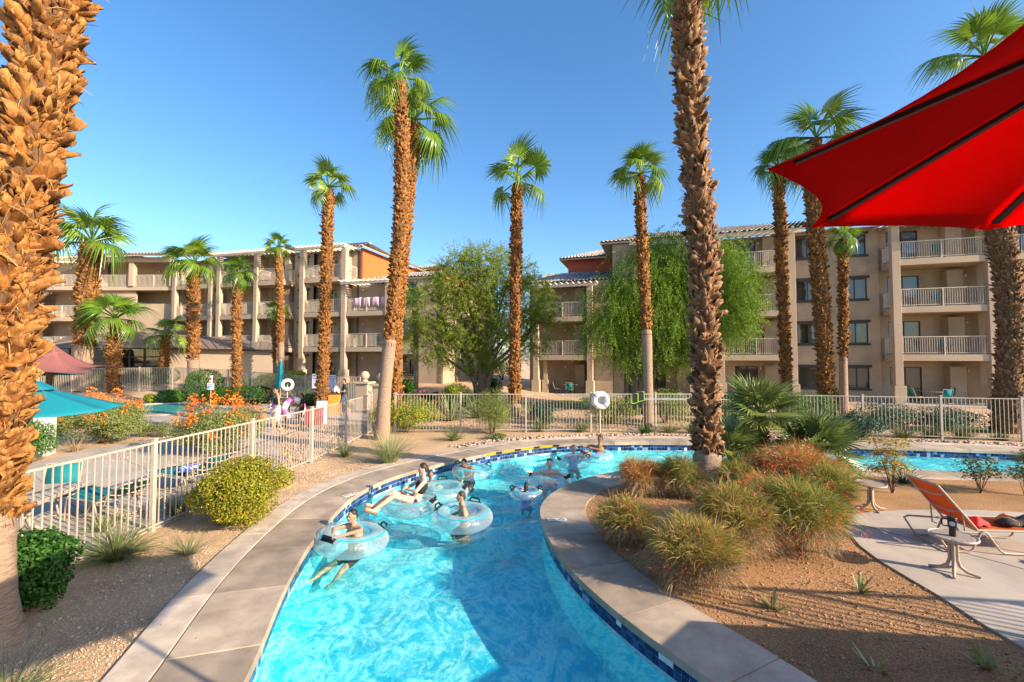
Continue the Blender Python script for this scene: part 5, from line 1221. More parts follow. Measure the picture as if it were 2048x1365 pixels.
def nandina(label, px, py, wp, hp, mat, seed, n=1300):
    p = place(px, py); d = p.y; g = np.random.default_rng(seed); w = W_(wp, d); h = W_(hp, d)
    o = thing('nandina', label, 'shrub', (p.x, p.y, -.03), 0); m = MB(); PP = []
    for k in range(9):
        a = g.uniform(0, 6.3); r_ = w * .45 * g.uniform(.2, 1); zt = h * g.uniform(.4, 1.0); e = Vector((r_ * math.cos(a), r_ * math.sin(a), zt)); m.tube([(0, 0, -.02), e * .5 + Vector((0, 0, .06)), e], [.009, .006, .003], 4)
        c = np.array(e); q = g.normal(size=(n // 9, 3)) * np.array([w * .15, w * .15, h * .05]) + c; PP.append(q)
    m.build('stems', MATS['twig'], o); PP = np.concatenate(PP); nr = unit(len(PP), g) * .5 + np.array([0, 0, 1.0]); nr /= np.linalg.norm(nr, axis=1)[:, None]
    V, F = leaves(PP, nr, .075, .034, .2, g); tag(obj_np('foliage', V, F, mat, o), kind='stuff')
nandina('golden orange nandina behind the lounger', 1785, 985, 75, 105, L_nand, 1, 1500)
nandina('thin brownish nandina near the pool edge', 1960, 985, 62, 72, L_nand2, 2, 900)
nandina('green nandina at the right border', 2050, 990, 75, 85, L_nand2, 3, 1300)

# ================================================================ fences and yard furniture
fence_m = M('fence_paint', (0.47, 0.405, 0.33), rough=.45, var=.07, scale=5, big=.06)
def fence(label, pts, h=1.5, sp=.112, bay=2.4, z0=None, group=None, far=False):
    """posts, rails and each picket"""
    f0 = Vector(pts[0]); o = thing('fence', label, 'fence', (0, 0, 0), 0, group); pk = None; cnt = 0; joined = MB()
    for a, b in zip(pts[:-1], pts[1:]):
        a = Vector(a); b = Vector(b); L = (b - a).length; d = (b - a) / L; nb = max(1, round(L / bay)); ang = math.atan2(d.y, d.x)
        za, zb = (gz(a.x, a.y), gz(b.x, b.y)) if z0 is None else (z0, z0)
        zz = lambda t: za + (zb - za) * t
        for i in range(nb):
            p = a + d * (L * i / nb); q = a + d * (L * (i + 1) / nb); ta, tb = i / nb, (i + 1) / nb
            m = MB(); m.bar((p.x, p.y, zz(ta) + h - .03), (q.x, q.y, zz(tb) + h - .03), .04, .03); m.build('top_rail', fence_m, o)
            m = MB(); m.bar((p.x, p.y, zz(ta) + .10), (q.x, q.y, zz(tb) + .10), .032, .026); m.build('bottom_rail', fence_m, o)
            k = int(L / nb / sp)
            for j in range(1, k):
                t = (i + j / k) / nb; r_ = a + d * (L * t)
                if far: joined.bar((r_.x, r_.y, zz(t) + .116), (r_.x, r_.y, zz(t) + h - .05), .024, .024); continue
                if pk is None:
                    m = MB(); m.box(-.0075, .0075, -.0075, .0075, 0, h - .166); pk = bpy.data.meshes.new('picket'); pk.from_pydata(m.v, [], m.f); pk.materials.append(fence_m)
                inst('picket', pk, o, Matrix.Translation((r_.x, r_.y, zz(t) + .116)) @ Matrix.Rotation(ang, 4, 'Z')); cnt += 1
        for i in range(nb + 1):
            if i == 0 and a != Vector(pts[0]): continue
            p = a + d * (L * i / nb); t = i / nb
            m = MB(); m.box(-.034, .034, -.034, .034, -.1, h + .03); m.box(-.042, .042, -.042, .042, h + .03, h + .05); m.build('post', fence_m, o, loc=(p.x, p.y, zz(t)), rot=(0, 0, ang), bevel=.005)
    if joined.v: tag(joined.build('pickets', fence_m, o), kind='stuff')
    return o
fence('pale railing fence running along the gravel beside the walkway', [(-6.1, 5.15), (-5.98, 7.5), (-5.5, 12.3), (-5.35, 17.0)])
fence('long pale railing fence behind the far walkway', [(-4.5, 17.25), (8.1, 17.4), (15.2, 15.85), (22, 14.3)], sp=.118)
fence('far pale railing fence round the small pool', [(-36, 31.6), (-24.5, 32.2), (-20.0, 31.4), (-13.2, 28.5), (-9.4, 27.6)], h=1.72, far=True)

# gate pillars with stone balls
for lab, (x, y) in (('left gate pillar topped by a stone ball', (-8.25, 25.0)), ('right gate pillar topped by a stone ball', (-6.7, 23.0))):
    o = thing('gate_pillar', lab, 'pillar', (x, y, -.03), -.2)
    m = MB(); m.box(-.36, .36, -.36, .36, 0, 1.42); m.build('shaft', stucco_lt, o, bevel=.02); m = MB(); m.box(-.45, .45, -.45, .45, 1.42, 1.54); m.build('cap', stucco_lt, o, bevel=.02)
    m = MB(); m.lathe([(.001, 1.54), (.18, 1.54), (.16, 1.62), (.1, 1.66)], 16); m.ball((0, 0, 1.88), .25, 20, 14); m.build('ball', M('stone_ball', (.58, .40, .29), rough=.9, var=.08, bump=.2), o)
o = thing('gate', 'open pale railing gate beside the stone ball pillars', 'gate', (-5.35, 17.0, -.03), R(112)); m = MB(); m.box(0, 1.2, -.02, .02, 1.5, 1.54); m.box(0, 1.2, -.02, .02, .12, .16); m.box(0, .05, -.025, .025, 0, 1.62); m.box(1.15, 1.2, -.025, .025, .05, 1.62); m.build('frame', fence_m, o)
for k in range(1, 10): m = MB(); m.box(.05 + k * .11 - .009, .05 + k * .11 + .009, -.009, .009, .16, 1.5); m.build('picket', fence_m, o)

# loungers
tube_m = M('frame_paint', (0.46, 0.36, 0.28), rough=.45, var=.06, scale=5)
def sling(name, col): return M(name, col, rough=.8, var=.08, scale=40, bump=.25, bscale=300, transl=.25)
orange_f = sling('orange_sling', (0.72, 0.16, 0.02)); teal_f = sling('teal_sling', (0.01, 0.27, 0.31))
def lounger(label, loc, rotz, fab, back=52, group=None):
    o = thing('sun_lounger', label, 'lounger', loc, rotz, group); bx, bz = -math.cos(R(back)) * .82, math.sin(R(back)) * .82; zs = .33; hw = .31; r_ = .016
    def strip(x0, z0, x1, z1, sag, nm):
        V = []; F = []; n = 9
        for i in range(n):
            t = i / (n - 1); x = x0 + (x1 - x0) * t; z = z0 + (z1 - z0) * t; s = sag * math.sin(math.pi * t)
            for y in np.linspace(-hw + .01, hw - .01, 7): V.append((x + s * .3, y, z - s * (1 - (y / hw) ** 2 * .6)))
        F = [(i * 7 + j, (i + 1) * 7 + j, (i + 1) * 7 + j + 1, i * 7 + j + 1) for i in range(n - 1) for j in range(6)]
        q = obj_np(nm, V, F, fab, o, True); sd = q.modifiers.new('th', 'SOLIDIFY'); sd.thickness = .006
    strip(0.03, zs, 1.25, zs + .02, .03, 'seat'); strip(-.01, zs + .03, bx, zs + bz, .035, 'backrest')
    m = MB()
    for y in (-hw, hw): m.tube([(-.02, y, zs), (1.27, y, zs + .02)], r_, 8)
    m.tube([(1.27, -hw, zs + .02), (1.27, hw, zs + .02)], r_, 8); m.tube([(-.02, -hw, zs), (-.02, hw, zs)], r_, 8); m.build('seat_frame', tube_m, o)
    m = MB(); 
    for y in (-hw, hw): m.tube([(-.02, y, zs + .02), (bx, y, zs + bz)], r_, 8)
    for t in (.42, .8):
        m.tube([(bx * t, -hw, zs + bz * t), (bx * t - .03, -hw * .5, zs + bz * t - .05), (bx * t - .03, hw * .5, zs + bz * t - .05), (bx * t, hw, zs + bz * t)], .012, 6)
    m.tube([(bx, -hw, zs + bz), (bx, hw, zs + bz)], r_, 8); m.build('back_frame', tube_m, o)
    for y in (-hw - .02, hw + .02):
        m = MB(); m.tube([(-.42, y, .02), (-.14, y, .02), (-.09, y, .06), (.02, y, zs - .03), (.06, y, zs - .015), (.10, y, zs - .03), (.26, y, .06), (.32, y, .02), (.95, y, .02), (1.0, y, .06), (1.1, y, zs - .01)], .015, 8); m.build('leg', tube_m, o)
        m = MB(); m.tube([(.05, y * .95, zs - .04), (-.5, y * .95, zs - .02), (-.56, y * .95, zs - .05), (-.53, y * .95, zs - .1), (-.42, y * .95, .05), (-.37, y * .95, .02), (-.15, y * .95, .02)], .015, 8); m.build('leg', tube_m, o)
        m = MB(); m.tube([(bx * .35, y * .9, zs + bz * .35), (-.16, y * .9, zs - .1), (-.1, y * .9, zs - .12)], .011, 6); m.build('brace', tube_m, o)
    m = MB(); m.tube([(-.42, -hw, .02), (-.42, hw, .02)], .014, 6); m.tube([(-.15, -hw, .02), (-.15, hw, .02)], .014, 6); m.build('crossbar', tube_m, o)
    return o
lounger('orange sling lounger with raised back on the round patio', (6.86, 6.92, .008), -.12, orange_f, 51)
lounger('teal lounger behind the near fence with its back half raised', (-7.15, 8.15, .003), math.pi - .32, teal_f, 28, 'teal loungers')
lounger('teal lounger farther along the near fence holding a blue towel', (-6.75, 9.75, .003), math.pi - .35, teal_f, 35, 'teal loungers')
for lab, x, y, rz in (('teal lounger farthest left in the row by the hedges', 450, 806, -.35), ('teal lounger second in the row by the hedges', 502, 808, -.75), ('teal lounger third in the row by the hedges', 545, 806, -.55), ('teal lounger at the end of the row beside the small life ring', 588, 805, -.4)):
    p = G(x, y, z=-.0); lounger(lab, (p.x, p.y, -.008), math.pi - rz, teal_f, 60, 'teal loungers')
# tables
table_m = M('table_paint', (0.44, 0.355, 0.285), rough=.5, var=.06, scale=6)
def side_table(label, loc, rz):
    o = thing('side_table', label, 'side table', loc, rz, 'round side tables')
    m = MB(); m.torus(.245, .014, 40, 8, (0, 0, .475), 1.2); m.build('rim', table_m, o)
    m = MB(); m.lathe([(.001, .468), (.236, .468), (.236, .478), (.001, .478)], 36, smooth=False); m.build('tabletop', table_m, o)
    for k in range(9):
        x = -.2 + .05 * k; yy = math.sqrt(max(.001, .215 ** 2 - x * x)); m = MB(); m.box(x - .019, x + .019, -yy, yy, .4805, .486); m.build('slat', table_m, o)
    for k in range(4):
        a = k * math.pi / 2 + .5; c, s = math.cos(a), math.sin(a); m = MB(); pts = [(.035, .468), (.035, .18), (.06, .09), (.13, .035), (.25, .012)]
        m.tube([(c * r_, s * r_, z) for r_, z in pts], [.022, .022, .022, .02, .016], 8); m.build('leg', table_m, o)
    return o
t1 = G(1908, 1146); side_table('small round table carrying the black tumbler', (t1.x, t1.y, .008), .3)
t2 = G(1742, 1019); side_table('small round empty table beside the green shrub', (t2.x, t2.y, .0), .9)
# tumbler
blk = M('black_metal', (.012, .012, .013), rough=.35, var=.05); wht = M('white_print', (.8, .8, .78), rough=.6, var=.03)
o = thing('tumbler', 'black insulated tumbler with handle and straw on the small table', 'tumbler', (t1.x - .03, t1.y - .03, .494), 2.2)
m = MB(); m.lathe([(.001, 0), (.034, 0), (.036, .01), (.037, .10), (.047, .125), (.049, .22), (.049, .23), (.001, .23)], 24); m.build('body', blk, o)
m = MB(); m.lathe([(.05, .228), (.051, .245), (.045, .25), (.001, .25)], 24); m.build('lid', blk, o); m = MB(); m.tube([(.01, 0, .24), (.012, 0, .31)], .005, 8); m.build('straw', blk, o)
m = MB(); m.tube([(.045, 0, .21), (.095, 0, .205), (.105, 0, .19), (.1, 0, .13), (.09, 0, .115), (.045, 0, .12)], .009, 8); m.build('handle', blk, o)
a0 = math.atan2(-t1.y, -t1.x) - 2.2
m = MB(); n = 20; rad = .0505
pt = lambda dx, dz, rr=rad: (rr * math.cos(a0 + dx / rad), rr * math.sin(a0 + dx / rad), .172 + dz)
m.add([pt(0, 0)] + [pt(.03 * math.cos(2 * math.pi * i / n), .03 * math.sin(2 * math.pi * i / n)) for i in range(n)], [(0, i + 1, (i + 1) % n + 1) for i in range(n)]); emb = m.build('emblem', wht, o)
m = MB(); r2 = rad + .0006
for dx, dz, w, h in ((-.012, .008, .014, .006), (.01, .010, .012, .005), (0, -.004, .03, .004), (-.008, -.014, .012, .005), (.012, -.012, .01, .006)): m.add([pt(dx - w / 2, dz - h / 2, r2), pt(dx + w / 2, dz - h / 2, r2), pt(dx + w / 2, dz + h / 2, r2), pt(dx - w / 2, dz + h / 2, r2)], [(0, 1, 2, 3)])
m.build('mark', blk, emb)
# cloth heaps
def heap(name, label, cat, loc, size, mat, seed, rz=0):
    g = np.random.default_rng(seed); n = 26; X, Y = np.meshgrid(np.linspace(-1, 1, n), np.linspace(-1, 1, n)); r_ = np.sqrt(X ** 2 + Y ** 2); Z = np.clip(1 - r_ ** 2.2, 0, 1) ** .6
    for k in range(7): a = g.uniform(0, 6.3); Z += Z * .10 * np.sin((np.cos(a) * X + np.sin(a) * Y) * g.uniform(3, 8) + g.uniform(0, 6))
    ang = np.arctan2(Y, X); s = 1 + .14 * np.sin(3 * ang + seed) + .1 * np.sin(5 * ang)
    V = np.stack([X * s * size[0] / 2, Y * s * size[1] / 2, np.clip(Z, 0.02, 2) * size[2]], -1).reshape(-1, 3); i = np.arange(n * n).reshape(n, n)
    F = np.stack([i[:-1, :-1], i[:-1, 1:], i[1:, 1:], i[1:, :-1]], -1).reshape(-1, 4); keep_ = (r_[:-1, :-1].ravel() < 1.0)
    o = obj_np(name, V, F[keep_], mat, None, True, loc=loc); o.rotation_euler = (0, 0, rz); tag(o, label, cat); sd = o.modifiers.new('t', 'SOLIDIFY'); sd.thickness = .008; return o
heap('towel', 'black and orange patterned towel heaped on the orange lounger', 'towel', (7.62, 6.86, .335), (.62, .36, .13), M('patterned_towel', (.03, .03, .035), rough=.95, col2=(.75, .25, .05), scale=7, mixlo=.55, mixhi=.6), 4, .2)
heap('cloth', 'pale grey shirt heaped at the foot of the orange lounger', 'shirt', (8.0, 6.75, .345), (.5, .36, .10), M('grey_cloth', (.50, .50, .54), rough=.95, var=.2, scale=12), 9, -.2)
heap('cushion', 'red pouch lying in the crease of the orange lounger', 'pouch', (7.03, 6.85, .335), (.34, .3, .10), M('red_cloth', (.75, .03, .03), rough=.8, var=.1), 2, 0)
heap('towel', 'blue and white towel on the teal lounger by the near fence', 'towel', (-7.05, 9.9, .33), (.7, .4, .16), M('blue_towel', (.10, .16, .55), rough=.95, col2=(.75, .78, .85), scale=9, mixlo=.48, mixhi=.54), 6, 0)
# sandals
o = thing('sandals', 'black sandal lying on the patio beside the lounger foot', 'sandal', (7.30, 6.30, .008), .1); m = MB(); m.prism([(-.13, -.04), (-.08, -.05), (.04, -.038), (.12, -.05), (.15, 0), (.12, .05), (.03, .04), (-.08, .045), (-.13, .035)], 0, .03); m.build('sole', blk, o, bevel=.006); m = MB(); m.tube([(.03, -.045, .02), (.05, -.02, .07), (.05, .02, .07), (.03, .045, .02)], .014, 6); m.build('strap', blk, o)

# patio table, chair and teal parasol behind the near fence
o = thing('patio_table', 'slatted patio table behind the near fence with parasol through it', 'table', (-7.75, 7.05, .003), .25)
m = MB(); m.box(-.58, .58, -.58, .58, .66, .69); m.build('apron', table_m, o)
for k in range(11):
    y = -.55 + .11 * k; m = MB(); m.box(-.6, .6, y - .05, y + .05, .694, .72); m.build('slat', table_m, o, bevel=.004)
for k in range(4):
    a = k * math.pi / 2 + .8; c, s = math.cos(a), math.sin(a); m = MB(); m.tube([(c * r_, s * r_, z) for r_, z in ((.42, .66), (.2, .5), (.12, .36), (.16, .2), (.3, .06), (.42, .02))], .035, 8); m.build('leg', table_m, o)
m = MB(); m.torus(.14, .02, 24, 6, (0, 0, .36)); m.build('ring', table_m, o)
def parasol(label, loc, Rr, ze, za, mat, ribs=8, rot=0.0, vent=True, z_from=0.0, pole_m=None, scal=.10, rib_m=None, name='parasol', sag=.06):
    o = thing(name, label, 'umbrella', loc, rot); pole_m = pole_m or tube_m
    m = MB(); m.tube([(0, 0, z_from), (0, 0, za - .02)], .024, 10); m.build('pole', pole_m, o); m = MB(); m.ball((0, 0, za + .05), .035, 10, 8); m.build('finial', pole_m, o)
    if z_from <= .01: m = MB(); m.lathe([(.001, 0), (.26, 0), (.26, .05), (.08, .09), (.035, .3)], 20); m.build('base', blk, o)
    for k in range(ribs):
        a0, a1 = 2 * math.pi * k / ribs, 2 * math.pi * (k + 1) / ribs; V = []; nn, mm = 10, 10
        for i in range(nn + 1):
            t = i / nn * (1 - .0) ; 
            for j in range(mm + 1):
                s = j / mm; e = 4 * s * (1 - s); p0 = np.array((math.cos(a0), math.sin(a0))); p1 = np.array((math.cos(a1), math.sin(a1))); p = (p0 * (1 - s) + p1 * s) * Rr * t * (1 - scal * e * t ** 2); z = za - (za - ze) * t - sag * e * t * .6
                V.append((p[0], p[1], z))
        F = [(i * (mm + 1) + j, (i + 1) * (mm + 1) + j, (i + 1) * (mm + 1) + j + 1, i * (mm + 1) + j + 1) for i in range(nn) for j in range(mm)]
        q = obj_np('canopy_panel', V, F, mat, o, True); sd = q.modifiers.new('t', 'SOLIDIFY'); sd.thickness = .004
        m = MB(); c, s_ = math.cos(a0), math.sin(a0); m.bar((c * .05, s_ * .05, za - .035), (c * Rr * .93, s_ * Rr * .93, ze + (za - ze) * .07 - .02), .034, .022); m.build('rib', rib_m or pole_m, o)
        m = MB(); m.bar((c * Rr * .34, s_ * Rr * .34, ze + (za - ze) * .66 - .03), (c * .03, s_ * .03, za - .5), .014, .012); m.build('strut', rib_m or pole_m, o)
        m = MB(); m.prism([(c * Rr * .93 - s_ * .035, s_ * Rr * .93 + c * .035), (c * Rr * .93 + s_ * .035, s_ * Rr * .93 - c * .035), (c * Rr * .995, s_ * Rr * .995)], ze - .012, ze - .006); m.build('corner_pocket', mat, o)
    if vent:
        m = MB(); m.lathe([(.42, za - .02 - (za - ze) * .2), (.2, za + .02), (.03, za + .045)], 8, smooth=False); m.build('vent', mat, o)
    return o
teal_c = M('teal_canvas', (0.005, 0.29, 0.38), rough=.8, var=.05, scale=30, bump=.1, bscale=300, transl=.3)
red_c = M('red_canvas', (0.90, 0.010, 0.006), rough=.8, var=.04, scale=3, bump=.35, bscale=5, transl=.85)
black_rib = M('black_rib', (.008, .008, .009), rough=.6, var=.1)
parasol('open teal parasol over the slatted patio table', (-7.75, 7.05, .003), 1.27, 2.02, 2.46, teal_c, 8, .1, z_from=0.0, pole_m=M('grey_pole', (.10, .095, .09), rough=.5, var=.05))
cc = Vector((2.47, 1.375)); a_v2 = math.atan2(2.67 - cc.y, 1.85 - cc.x)
DECK = 1.35
parasol('large red parasol reaching in over the top right corner', (cc.x, cc.y, DECK), 1.47, 3.67 - DECK, 4.19 - DECK, red_c, 8, a_v2, pole_m=black_rib, rib_m=black_rib, scal=.085, sag=.03)
# chair by the patio table
def chair(label, loc, rz, group=None, fab=teal_f):
    o = thing('chair', label, 'chair', loc, rz, group); m = MB()
    for s in (-1, 1): m.tube([(s * .26, .24, 0), (s * .26, -.2, .0), (s * .26, -.24, .04), (s * .26, -.2, .42), (s * .26, .2, .40), (s * .25, .36, .92)], .014, 7)
    m.tube([(-.25, .36, .92), (.25, .36, .92)], .014, 7); m.tube([(-.26, .24, .012), (.26, .24, .012)], .012, 6); m.tube([(-.26, -.2, .42), (.26, -.2, .42)], .012, 6); m.build('frame', tube_m, o)
    q = obj_np('seat', [(-.25, -.2, .425), (.25, -.2, .425), (.25, .2, .40), (-.25, .2, .40), (0, 0, .39)], [(0, 1, 4, 4), (1, 2, 4, 4), (2, 3, 4, 4), (3, 0, 4, 4)][:0] or [(0, 1, 2, 3)], fab, o); q.modifiers.new('t', 'SOLIDIFY').thickness = .006
    q = obj_np('backrest', [(-.25, .22, .47), (.25, .22, .47), (.245, .355, .91), (-.245, .355, .91)], [(0, 1, 2, 3)], fab, o); q.modifiers.new('t', 'SOLIDIFY').thickness = .006
    return o
chair('teal sling chair at the slatted patio table', (-8.1, 7.95, .003), .4)
chair('teal sling chair tucked behind the huge palm at the patio table', (-8.6, 6.6, .003), 1.7)
# wide shade sail on posts
maroon = M('maroon_sail', (0.40, 0.15, 0.13), rough=.8, var=.06, scale=12, transl=.25)
o = thing('shade_sail', 'dusty maroon shade sail on a brown post', 'shade sail', (-22.5, 20.5, -.03), 0); pk_ = Vector((.6, .6, 3.65)); cr = [Vector((4.0, -1.2, 2.15)), Vector((-4.5, -2.2, 2.2)), Vector((-4.5, 4, 2.3)), Vector((1.0, 4, 2.4))]
for i in range(4):
    V = []; n = 10
    for a in range(n + 1):
        for b in range(n + 1):
            t = a / n; s = b / n; e = 4 * s * (1 - s); edge_ = cr[i].lerp(cr[(i + 1) % 4], s); edge_ = edge_ + (pk_ - edge_) * .13 * e; p = pk_.lerp(edge_, t); p.z -= .55 * (pk_.z - 2.2) * 4 * t * (1 - t) * .55; V.append(p)
    q = obj_np('canopy_panel', [tuple(p) for p in V], [(a * (n + 1) + b, (a + 1) * (n + 1) + b, (a + 1) * (n + 1) + b + 1, a * (n + 1) + b + 1) for a in range(n) for b in range(n)], maroon, o, True); q.modifiers.new('t', 'SOLIDIFY').thickness = .006
m = MB(); m.tube([(.6, .6, 0), (.6, .6, 3.6)], .12, 10); m.build('post', M('brown_post', (.10, .06, .04), rough=.6), o)
parasol('distant teal parasol under the maroon shade sail', (-25.2, 24.5, -.01), 1.5, 1.95, 2.3, teal_c, 8, .1)
# closed parasol
p = G(560, 806); o = thing('parasol', 'folded teal parasol standing by the far fence', 'umbrella', (p.x, p.y, -.01)); m = MB(); m.tube([(0, 0, 0), (0, 0, 2.75)], .03, 8); m.build('pole', tube_m, o); m = MB(); n = 14
prof = [(.26, 1.0), (.24, 1.2), (.15, 1.6), (.12, 2.1), (.06, 2.6), (.01, 2.68)]
V = [(r_ * (1 + .3 * math.cos(5 * 2 * math.pi * j / n)) * math.cos(2 * math.pi * j / n), r_ * (1 + .3 * math.cos(5 * 2 * math.pi * j / n)) * math.sin(2 * math.pi * j / n), z) for r_, z in prof for j in range(n)]
obj_np('canopy', V, [(i * n + j, i * n + (j + 1) % n, (i + 1) * n + (j + 1) % n, (i + 1) * n + j) for i in range(5) for j in range(n)], teal_c, o, True); m = MB(); m.lathe([(.001, 0), (.28, 0), (.28, .06), (.05, .1)], 16); m.build('base', blk, o)
# life rings, rescue nets, signs, bins
white_p = M('white_plastic', (.80, .79, .75), rough=.45, var=.05)
def life_ring(label, loc, Rr, r_, rz=0, post=None, board_=True):
    o = thing('life_ring', label, 'life ring', loc, rz, 'life rings'); m = MB(); m.torus(Rr, r_, 36, 12, (0, 0, 0), axis='Y'); m.build('ring', white_p, o)
    m = MB()
    if board_: m.add([( (Rr + r_ * 1.25) * math.cos(a), .03 + r_, (Rr + r_ * 1.25) * math.sin(a)) for a in [math.pi / 8 + k * math.pi / 4 for k in range(8)]] + [((Rr + r_ * 1.25) * math.cos(a), .06 + r_, (Rr + r_ * 1.25) * math.sin(a)) for a in [math.pi / 8 + k * math.pi / 4 for k in range(8)]], [tuple(range(7, -1, -1)), tuple(range(8, 16))] + [(k, (k + 1) % 8, 8 + (k + 1) % 8, 8 + k) for k in range(8)]); (m.build('backboard', white_p, o) if board_ else None)
    for k in range(4):
        a = k * math.pi / 2 + .78; m = MB(); m.torus(r_ * 1.05, .02, 14, 6, (0, 0, 0), axis='X'); q = m.build('rope_band', M('grey_band', (.4, .42, .45), rough=.7), o); q.location = (Rr * math.cos(a), 0, Rr * math.sin(a)); q.rotation_euler = (0, -a + math.pi / 2, 0)
    if post: m = MB(); m.tube([(0, r_ + .09, -loc[2] - .05), (0, r_ + .09, .3)], .035, 8); m.build('post', fence_m, o)
    return o
pr = D(1202, 802, 17.0); life_ring('white life ring hung on the long fence', (pr.x, 17.05, pr.z), .24, .105, 0, True)
pr = D(575, 770, 25.5); life_ring('small white life ring by the yucca fountain', (pr.x, pr.y, pr.z), .26, .09, .5, True, False)
o = thing('rescue_poles', 'two skimmer nets on long poles hung along the fence', 'skimmer net', (0, 17.2, 0)); lime = M('lime_frame', (.35, .75, .05), rough=.5); net = M('black_net', (.01, .011, .012), rough=.8)
for i, (nx_, z_, tp) in enumerate(((D(1268, 797, 17.2).x, D(1268, 797, 17.2).z, 8.0), (D(1280, 793, 17.2).x, D(1280, 793, 17.2).z, 7.6))):
    m = MB(); m.tube([(nx_ + .12, -.1, z_ - .12 * i), (nx_ + 2.6 + i, -.1, z_ - .12 * i)], .016, 6); m.build('pole', M('steel_pole', (.7, .7, .72), rough=.3, metal=.6), o)
    m = MB(); w = .12; m.tube([(nx_ - w, -.12, z_ - .2), (nx_ - w, -.12, z_ + .2), (nx_ + w, -.12, z_ + .18), (nx_ + w, -.12, z_ - .15), (nx_ - w, -.12, z_ - .2)], .014, 6); m.build('net_frame', lime, o)
    q = obj_np('net', [(nx_ - w, -.12, z_ - .2), (nx_ + w, -.12, z_ - .15), (nx_ + w, -.12, z_ + .18), (nx_ - w, -.12, z_ + .2), (nx_, -.05, z_ - .42)], [(0, 1, 2, 3)], net, o); m = MB(); m.add([(nx_ - w, -.12, z_ - .2), (nx_ + w, -.12, z_ - .15), (nx_ + .04, -.05, z_ - .44), (nx_ - .04, -.05, z_ - .44)], [(0, 3, 2, 1)]); m.build('net_bag', net, o)
p = G(421, 812); o = thing('sign_post', 'small white notice on a thin post by the far pool', 'sign', (p.x, p.y, -.01)); m = MB(); m.tube([(0, 0, 0), (0, 0, 1.75)], .025, 8); m.build('post', fence_m, o); m = MB(); m.box(-.2, .2, -.05, -.03, .95, 1.35); pl = m.build('plate', white_p, o)
m = MB()
for k in range(3): m.box(-.15, .15, -.055, -.0505, 1.25 - .1 * k, 1.28 - .1 * k)
m.build('lettering', M('blue_print', (.05, .12, .45), rough=.7), pl); m = MB(); m.box(-.06, .06, -.06, .05, 1.4, 1.8); m.build('box', white_p, o); m = MB(); m.box(-.045, .045, -.07, -.0605, 1.52, 1.68); m.build('red_button', M('red_plastic', (.7, .02, .02), rough=.4), o)
board = M('notice_board', (.66, .72, .84), rough=.5, var=.04); ink = MATS['blue_print']
for lab, x0, x1, y0, y1, Y, sd in (('blue and white rules board left of the shaggy trunk', 624, 648, 748, 777, 27.3, 1), ('blue and white rules board right of the shaggy trunk', 655, 671, 750, 779, 27.2, 2)):
    a = D(x0, y1, Y); b = D(x1, y0, Y); o = thing('rules_board', lab, 'sign', (a.x, Y, a.z)); w, h = b.x - a.x, b.z - a.z; m = MB(); m.box(0, w, 0, .03, 0, h); m.build('panel', board, o); g = np.random.default_rng(sd)
    for k in range(9):
        zz_ = h * (.92 - k * .095); m = MB(); th = .05 if k in (0, 2) else .022; x = w * .08
        while x < w * .9:
            l = g.uniform(.04, .13) * (2 if k in (0, 2) else 1); m.box(x, min(w * .93, x + l), -.004, -.001, zz_ - th, zz_); x += l + .03
        m.build('lettering', ink, o)
p = G(670, 828); o = thing('trash_bin', 'ochre orange litter bin by the shaggy palm', 'bin', (p.x, p.y, -.01), .2); m = MB(); m.box(-.3, .3, -.28, .28, 0, 1.0); m.build('body', M('ochre_metal', (.60, .27, .03), rough=.5, var=.08), o, bevel=.03); m = MB(); m.box(-.32, .32, -.3, .3, 1.0, 1.07); m.build('lid', M('brown_lid', (.10, .05, .02), rough=.5), o, bevel=.02)
p = G(644, 848); o = thing('cooler', 'dark red cooler standing behind the near fence', 'cooler', (p.x - .35, p.y, -.03), .3); m = MB(); m.box(-.36, .36, -.24, .24, 0, .62); m.build('body', M('dark_red', (.32, .015, .03), rough=.5), o, bevel=.03); m = MB(); m.box(-.38, .38, -.26, .26, .62, .72); m.build('lid', MATS['dark_red'], o, bevel=.02)
p = G(640, 845); o = thing('board', 'pale blue board leaning upright behind the near fence', 'board', (p.x + .2, p.y - .3, -.03), .2); m = MB(); m.box(-.22, .22, -.03, .03, 0, 1.0); m.build('panel', M('pale_blue', (.50, .64, .80), rough=.6, var=.05), o, bevel=.01)
m = MB(); m.box(-.22, .22, -.05, .05, -.0, .06); m.build('foot', MATS['pale_blue'], o)
p = G(88, 908); o = thing('utility_pillar', 'white painted utility pillar behind the teal parasol', 'pillar', (p.x, p.y, -.03), .55); m = MB(); m.box(-.2, .2, -.2, .2, 0, 1.5); m.build('shaft', M('white_stucco', (.70, .66, .60), rough=.9, var=.06, bump=.2), o, bevel=.01); m = MB(); m.box(-.23, .23, -.23, .23, 1.5, 1.58); m.build('cap', MATS['white_stucco'], o, bevel=.01)
